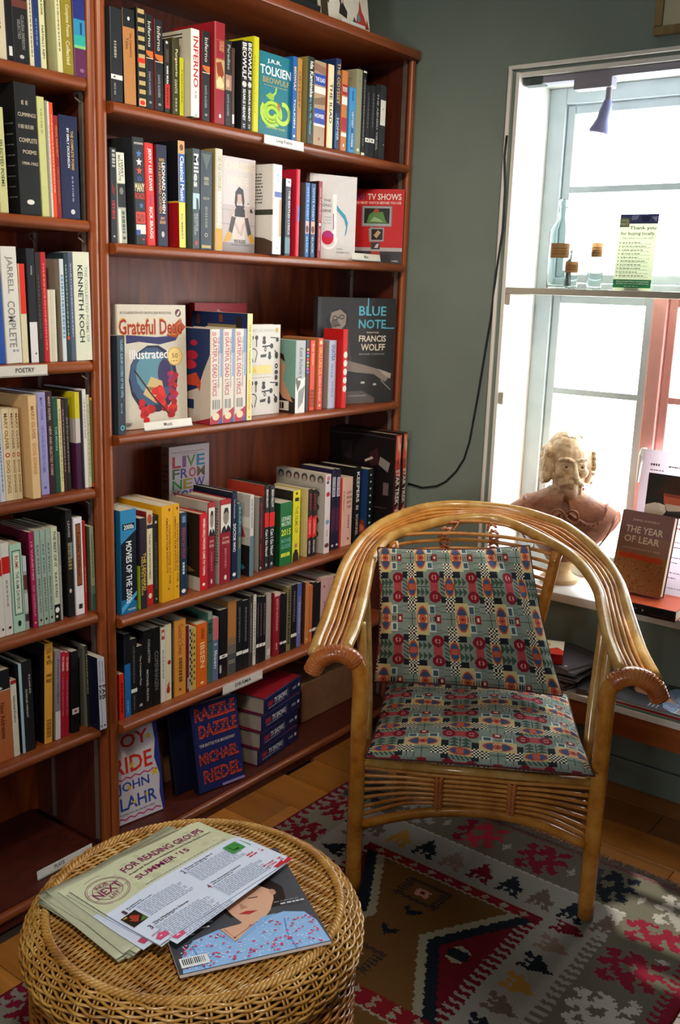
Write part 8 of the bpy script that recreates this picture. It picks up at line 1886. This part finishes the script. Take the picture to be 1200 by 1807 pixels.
# top: weavers across straight stakes
top = MB()
SP, PIT = .0047, .0265
nst = int(2 * RT / SP)
for k in range(nst + 1):
    x = -RT + SP * k + .001
    c = sqrt(max(0, RT * RT - x * x))
    if c < .02: continue
    m = max(4, int(2 * c / (PIT / 4.0)))
    ph = k % 2
    path = []
    for i in range(m + 1):
        y = -c + 2 * c * i / m
        und = sin(pi * (y + RT) / PIT + pi * ph)
        path.append((x + .0016 * sin(y * 9 + k * .2) + .0012 * und, y, TTZ - .001 +   .0030 * und))
    top.tube(path, .0023, 5)
to_ = top.build('woven_top', M['wicker'], tb, smooth='all'); to_['kind'] = 'stuff'
stk = MB()
y = -RT + PIT / 2
while y < RT:
    c = sqrt(max(0, RT * RT - y * y))
    stk.tube([(-c, y, TTZ - .001), (c, y, TTZ - .001)], .0028, 5); y += PIT
so_ = stk.build('top_stakes', M['wicker_body'], tb); so_['kind'] = 'stuff'
# rope border
rope = MB()
for s in range(4):
    path = []
    n = 420
    for i in range(n):
        a = 2 * pi * i / n; w = a * 42 + s * pi / 2
        rr = .2385 + .0048 * cos(w); path.append((rr * cos(a), rr * sin(a), TTZ + .002 + .0042 * sin(w)))
    rope.tube(path, .0031, 6, closed=True)
ro_ = rope.build('rope_border', M['wicker'], tb, smooth='all')
# bulging skirt and drum
def profile(t):
    """t 0..1 down the skirt -> r, z"""
    pts = [(.246, TTZ - .001), (.257, TTZ - .007), (.268, TTZ - .020), (.2755, TTZ - .036), (.2750, TTZ - .052), (.268, TTZ - .063)]
    u = t * (len(pts) - 1); i = min(int(u), len(pts) - 2); f = u - i
    return pts[i][0] + (pts[i + 1][0] - pts[i][0]) * f, pts[i][1] + (pts[i + 1][1] - pts[i][1]) * f
NK = 58
sk = MB()
ROWS = 14
for k in range(ROWS):
    r, z = profile((k + .5) / ROWS)
    n = NK * 5
    path = []
    for i in range(n):
        a = 2 * pi * i / n
        und = sin(NK * a / 2 * 2 / 1.0 * .5 + pi * (k % 2))
        path.append(((r + .0032 * und) * cos(a), (r + .0032 * und) * sin(a), z + .0012 * cos(NK * a * .5 + k)))
    sk.tube(path, .0026, 5, closed=True)
sko = sk.build('woven_skirt', M['wicker'], tb, smooth='all'); sko['kind'] = 'stuff'
vst = MB()
for j in range(NK):
    for d_ in (-.012, .012):
        a = 2 * pi * (j + .5) / NK + d_
        path = []
        for i in range(9):
            r, z = profile(i / 8); path.append(((r - .001) * cos(a), (r - .001) * sin(a), z))
        vst.tube(path, .0022, 5)
vo = vst.build('skirt_stakes', M['wicker'], tb, smooth='all'); vo['kind'] = 'stuff'
bd = MB()
ROWB = 58
for k in range(ROWB):
    z = .388 - .0066 * k
    if z < .012: break
    n = NK * 4
    path = []
    for i in range(n):
        a = 2 * pi * i / n
        und = sin(NK * a * .5 + pi * (k % 2))
        path.append(((.2635 + .0030 * und) * cos(a), (.2635 + .0030 * und) * sin(a), z + .0022 * sin(NK * a * .5 + k * .9)))
    bd.tube(path, .0029, 5, closed=True)
bo = bd.build('woven_drum', M['wicker_body'], tb, smooth='all'); bo['kind'] = 'stuff'
tag(tb, 'round wicker drum table in the foreground holding papers', 'table')

# ------------------------------------------------------------------ magazine and newsletters on the table
MGX, MGY, MGR = .820, -.474, radians(59)
TZ0 = TTZ + .0090
magazine(MGX, MGY, TZ0, .236, .270, .0068, MGR, '#46464a', '#d4c8c0', person_cover(2), 'grey magazine with a portrait in a blue blouse on the wicker table', None)
def lift(X, Y):
    """height gained where a sheet rides over the magazine"""
    c, s = cos(-MGR), sin(-MGR)
    dx, dy = X - MGX, Y - MGY
    lx, ly = c * dx - s * dy, s * dx + c * dy
    d = max(abs(lx) - .114, abs(ly) - .134, 0)
    t = max(0, 1 - d / .09)
    return .0074 * t * t * (3 - 2 * t)
def sheet(cx, cy, rz, w, h, z, col, ops, lab, droop=0.0, name='newsletter_sheet'):
    """paper w along its reading direction, h upward; reading direction is turned by rz from +x"""
    r = empty(name, (cx, cy, z), (0, 0, rz))
    n1, n2 = 18, 14
    c, s = cos(rz), sin(rz)
    def zz(lx, ly):
        e = 0
        if droop:
            e = droop * max(0, lx / w) ** 2
        return lift(cx + c * lx - s * ly, cy + s * lx + c * ly) + e
    vs = [(w * (i / n1 - .5), h * (j / n2 - .5), zz(w * (i / n1 - .5), h * (j / n2 - .5))) for j in range(n2 + 1) for i in range(n1 + 1)]
    fs = [(j * (n1 + 1) + i, j * (n1 + 1) + i + 1, (j + 1) * (n1 + 1) + i + 1, (j + 1) * (n1 + 1) + i) for j in range(n2) for i in range(n1)]
    n0 = len(vs)
    vs += [(p[0], p[1], p[2] - .0004) for p in vs]
    fs += [tuple(n0 + k for k in reversed(f)) for f in fs]
    rg = list(range(n1 + 1)) + [k * (n1 + 1) + n1 for k in range(1, n2 + 1)] + [n2 * (n1 + 1) + k for k in range(n1 - 1, -1, -1)] + [k * (n1 + 1) for k in range(n2 - 1, 0, -1)]
    fs += [(rg[k], n0 + rg[k], n0 + rg[(k + 1) % len(rg)], rg[(k + 1) % len(rg)]) for k in range(len(rg))]
    b2 = MB(); b2.col = col; b2.add(vs, fs)
    b2.build('paper', M['cover'], r, smooth='all')
    if ops:
        pm = MB()
        Painter(pm, (-w / 2, h / 2, 0), (w, 0, 0), (0, -h, 0), (0, 0, 1), eps=.0002).run(ops)
        # drape the print over the bent sheet, cutting long pieces so they follow it
        bm = bmesh.new()
        vv = [bm.verts.new(p) for p in pm.v]
        lay = bm.faces.layers.int.new('k')
        pal = sorted(set(pm.c), key=str)
        for f, c_ in zip(pm.f, pm.c):
            try:
                fc = bm.faces.new([vv[k] for k in f]); fc[lay] = pal.index(c_)
            except ValueError:
                pass
        for k in range(1, n1):
            bmesh.ops.bisect_plane(bm, geom=bm.verts[:] + bm.edges[:] + bm.faces[:], plane_co=(w * (k / n1 - .5), 0, 0), plane_no=(1, 0, 0))
        for k in range(1, n2):
            bmesh.ops.bisect_plane(bm, geom=bm.verts[:] + bm.edges[:] + bm.faces[:], plane_co=(0, h * (k / n2 - .5), 0), plane_no=(0, 1, 0))
        def bil(lx, ly):
            u, v = (lx / w + .5) * n1, (ly / h + .5) * n2
            i, j = min(n1 - 1, max(0, int(u))), min(n2 - 1, max(0, int(v)))
            a, b_ = u - i, v - j
            g = lambda i_, j_: vs[j_ * (n1 + 1) + i_][2]
            return g(i, j) * (1 - a) * (1 - b_) + g(i + 1, j) * a * (1 - b_) + g(i, j + 1) * (1 - a) * b_ + g(i + 1, j + 1) * a * b_
        bm.verts.index_update()
        pm2 = MB()
        pm2.v = [(v.co.x, v.co.y, v.co.z + bil(v.co.x, v.co.y) + .0001) for v in bm.verts]
        pm2.f = [tuple(v.index for v in f.verts) for f in bm.faces]
        pm2.c = [pal[f[lay]] for f in bm.faces]
        bm.free()
        pm2.build('printed_text', M['print'], r)
    tag(r, lab, 'paper', 'newsletters on the wicker table')
    return r
def newsletter_ops(full=True):
    q = [('R', '#c6c6a0', 0, 0, 1, .43), ('R', '#d2d8e4', 0, .43, 1, 1)]
    rr = random.Random(4)
    for i in range(60):
        a, b_ = rr.random() * .94, rr.random() * .38
        q.append(('E', rr.choice(['#bebe96', '#cccca8', '#b8b890']), a + .03, b_ + .03, .012 + .02 * rr.random(), .012 + .02 * rr.random()))
    if not full:
        return q + [('G', '#8a8e98', .1, .6, .9, .61), ('P', '#c04a60', [(.02, .9), (.08, .88), (.1, .95), (.03, .96)])]
    P1, P2 = '#7c2450', '#4a3440'
    q += [('L', P1, .0010, arc(.145, .215, .125, .165, 0, 2 * pi, 40)), ('L', P1, .0007, arc(.145, .215, .115, .152, 0, 2 * pi, 40)), ('L', P1, .0010, arc(.145, .215, .085, .112, 0, 2 * pi, 36)),
          ('X', 'INDIE', P1, .105, .115, .19, .155), ('X', 'NEXT', P1, .055, .175, .235, .255), ('X', 'LIST', P1, .115, .275, .18, .315), ('L', P1, .0008, [(.03, .168), (.26, .168)]), ('L', P1, .0008, [(.03, .262), (.26, .262)]), ('L', P2, .0006, arc(.15, .03, .06, .02, 3.4, 6.0, 8)),
          ('X', 'FOR READING GROUPS', P1, .31, .085, .95, .165), ('X', 'Inspired Recommendations from Indie Booksellers', P2, .31, .195, .97, .225), ('X', "SUMMER '15", P1, .31, .255, .72, .315), ('G', '#7a8090', .30, .40, .95, .408)]
    tx = '#5a6270'
    for (c0, t0, num, ttl) in ((.06, .50, '1', 'Euphoria'), (.52, .47, '2', 'Deep Singing Bird'), (.06, .78, '3', "The Husband's Secret"), (.52, .75, '4', 'The Scorpion Season')):
        q += [('X', num, P2 if num in '123' else '#a02a4c', c0, t0, c0 + .018, t0 + .055), ('X', ttl, '#3a3c48', c0 + .035, t0, c0 + .035 + .013 * len(ttl), t0 + .022), ('G', tx, c0 + .035, t0 + .028, c0 + .2, t0 + .036)]
        for k in range(9):
            q.append(('G', '#8a92a4', c0 + (.075 if num == '1' else .02), t0 + .055 + .019 * k, c0 + .40 - .04 * ((k * 5) % 3 == 0), t0 + .062 + .019 * k))
    q += [('R', '#2a1c14', .015, .565, .115, .715), ('P', '#a83a24', [(.03, .62), (.07, .59), (.1, .64), (.06, .69)]), ('P', '#c8a02c', [(.02, .58), (.05, .575), (.04, .61)]), ('P', '#4a7a34', [(.07, .70), (.11, .66), (.11, .71)]),
          ('R', '#3c8a3a', .86, .49, .965, .615), ('P', '#204a1c', [(.88, .52), (.92, .5), (.95, .55), (.92, .6), (.885, .58)]), ('P', '#b8a834', [(.91, .54), (.93, .53), (.925, .57)]),
          ('X', 'GREAT GROUP', '#a06a78', .02, .88, .08, .90), ('P', '#d04a70', [(.02, .93), (.06, .90), (.10, .93), (.09, .97), (.03, .97)]), ('P', '#d8d4d8', [(.04, .94), (.06, .93), (.07, .95)]),
          ('G', '#c83a44', .90, .70, .97, .715), ('G', '#c83a44', .90, .73, .98, .745), ('P', '#c02430', [(.92, .97), (1, .955), (1, 1), (.93, 1)]), ('X', 'MY INDIE', '#c83a44', .88, .90, .97, .92), ('X', 'STORE', '#c83a44', .89, .93, .97, .95)]
    return q
# the pile: reading direction runs along +y, headings towards -x
random.seed(13)
zt = TZ0 + .0004
NW, NH = .282, .218
order = []
for k in range(9):
    order.append((.683 + random.uniform(-.006, .006) - .002 * k * .2, -.520 + random.uniform(-.010, .006), radians(90 + random.uniform(-9, 4)), '#8d8c70' if k < 5 else '#b4b292', False))
order.append((.700, -.502, radians(87), '#c2c6ce', False))
order.append((.710, -.492, radians(91), '#c2c6ce', False))
order.append((.722, -.478, radians(92.5), '#c4c8d2', True))
order.append((.7135, -.4905, radians(89.0), '#c4c8d2', True))
ww = ['one', 'two', 'three', 'four', 'five', 'six', 'seven', 'eight', 'nine', 'ten', 'eleven', 'twelve', 'thirteen']
for k, (x, y, a, c, full) in enumerate(order):
    last = k == len(order) - 1
    sheet(x, y, a, NW, NH, zt, c, newsletter_ops(full) if (full or k >= 9) else [], 'top newsletter with plum headings and a round stamp on the pile' if last else 'newsletter sheet number %s from the bottom of the pile' % ww[k])
    zt += .0011 if k < 8 else .0019
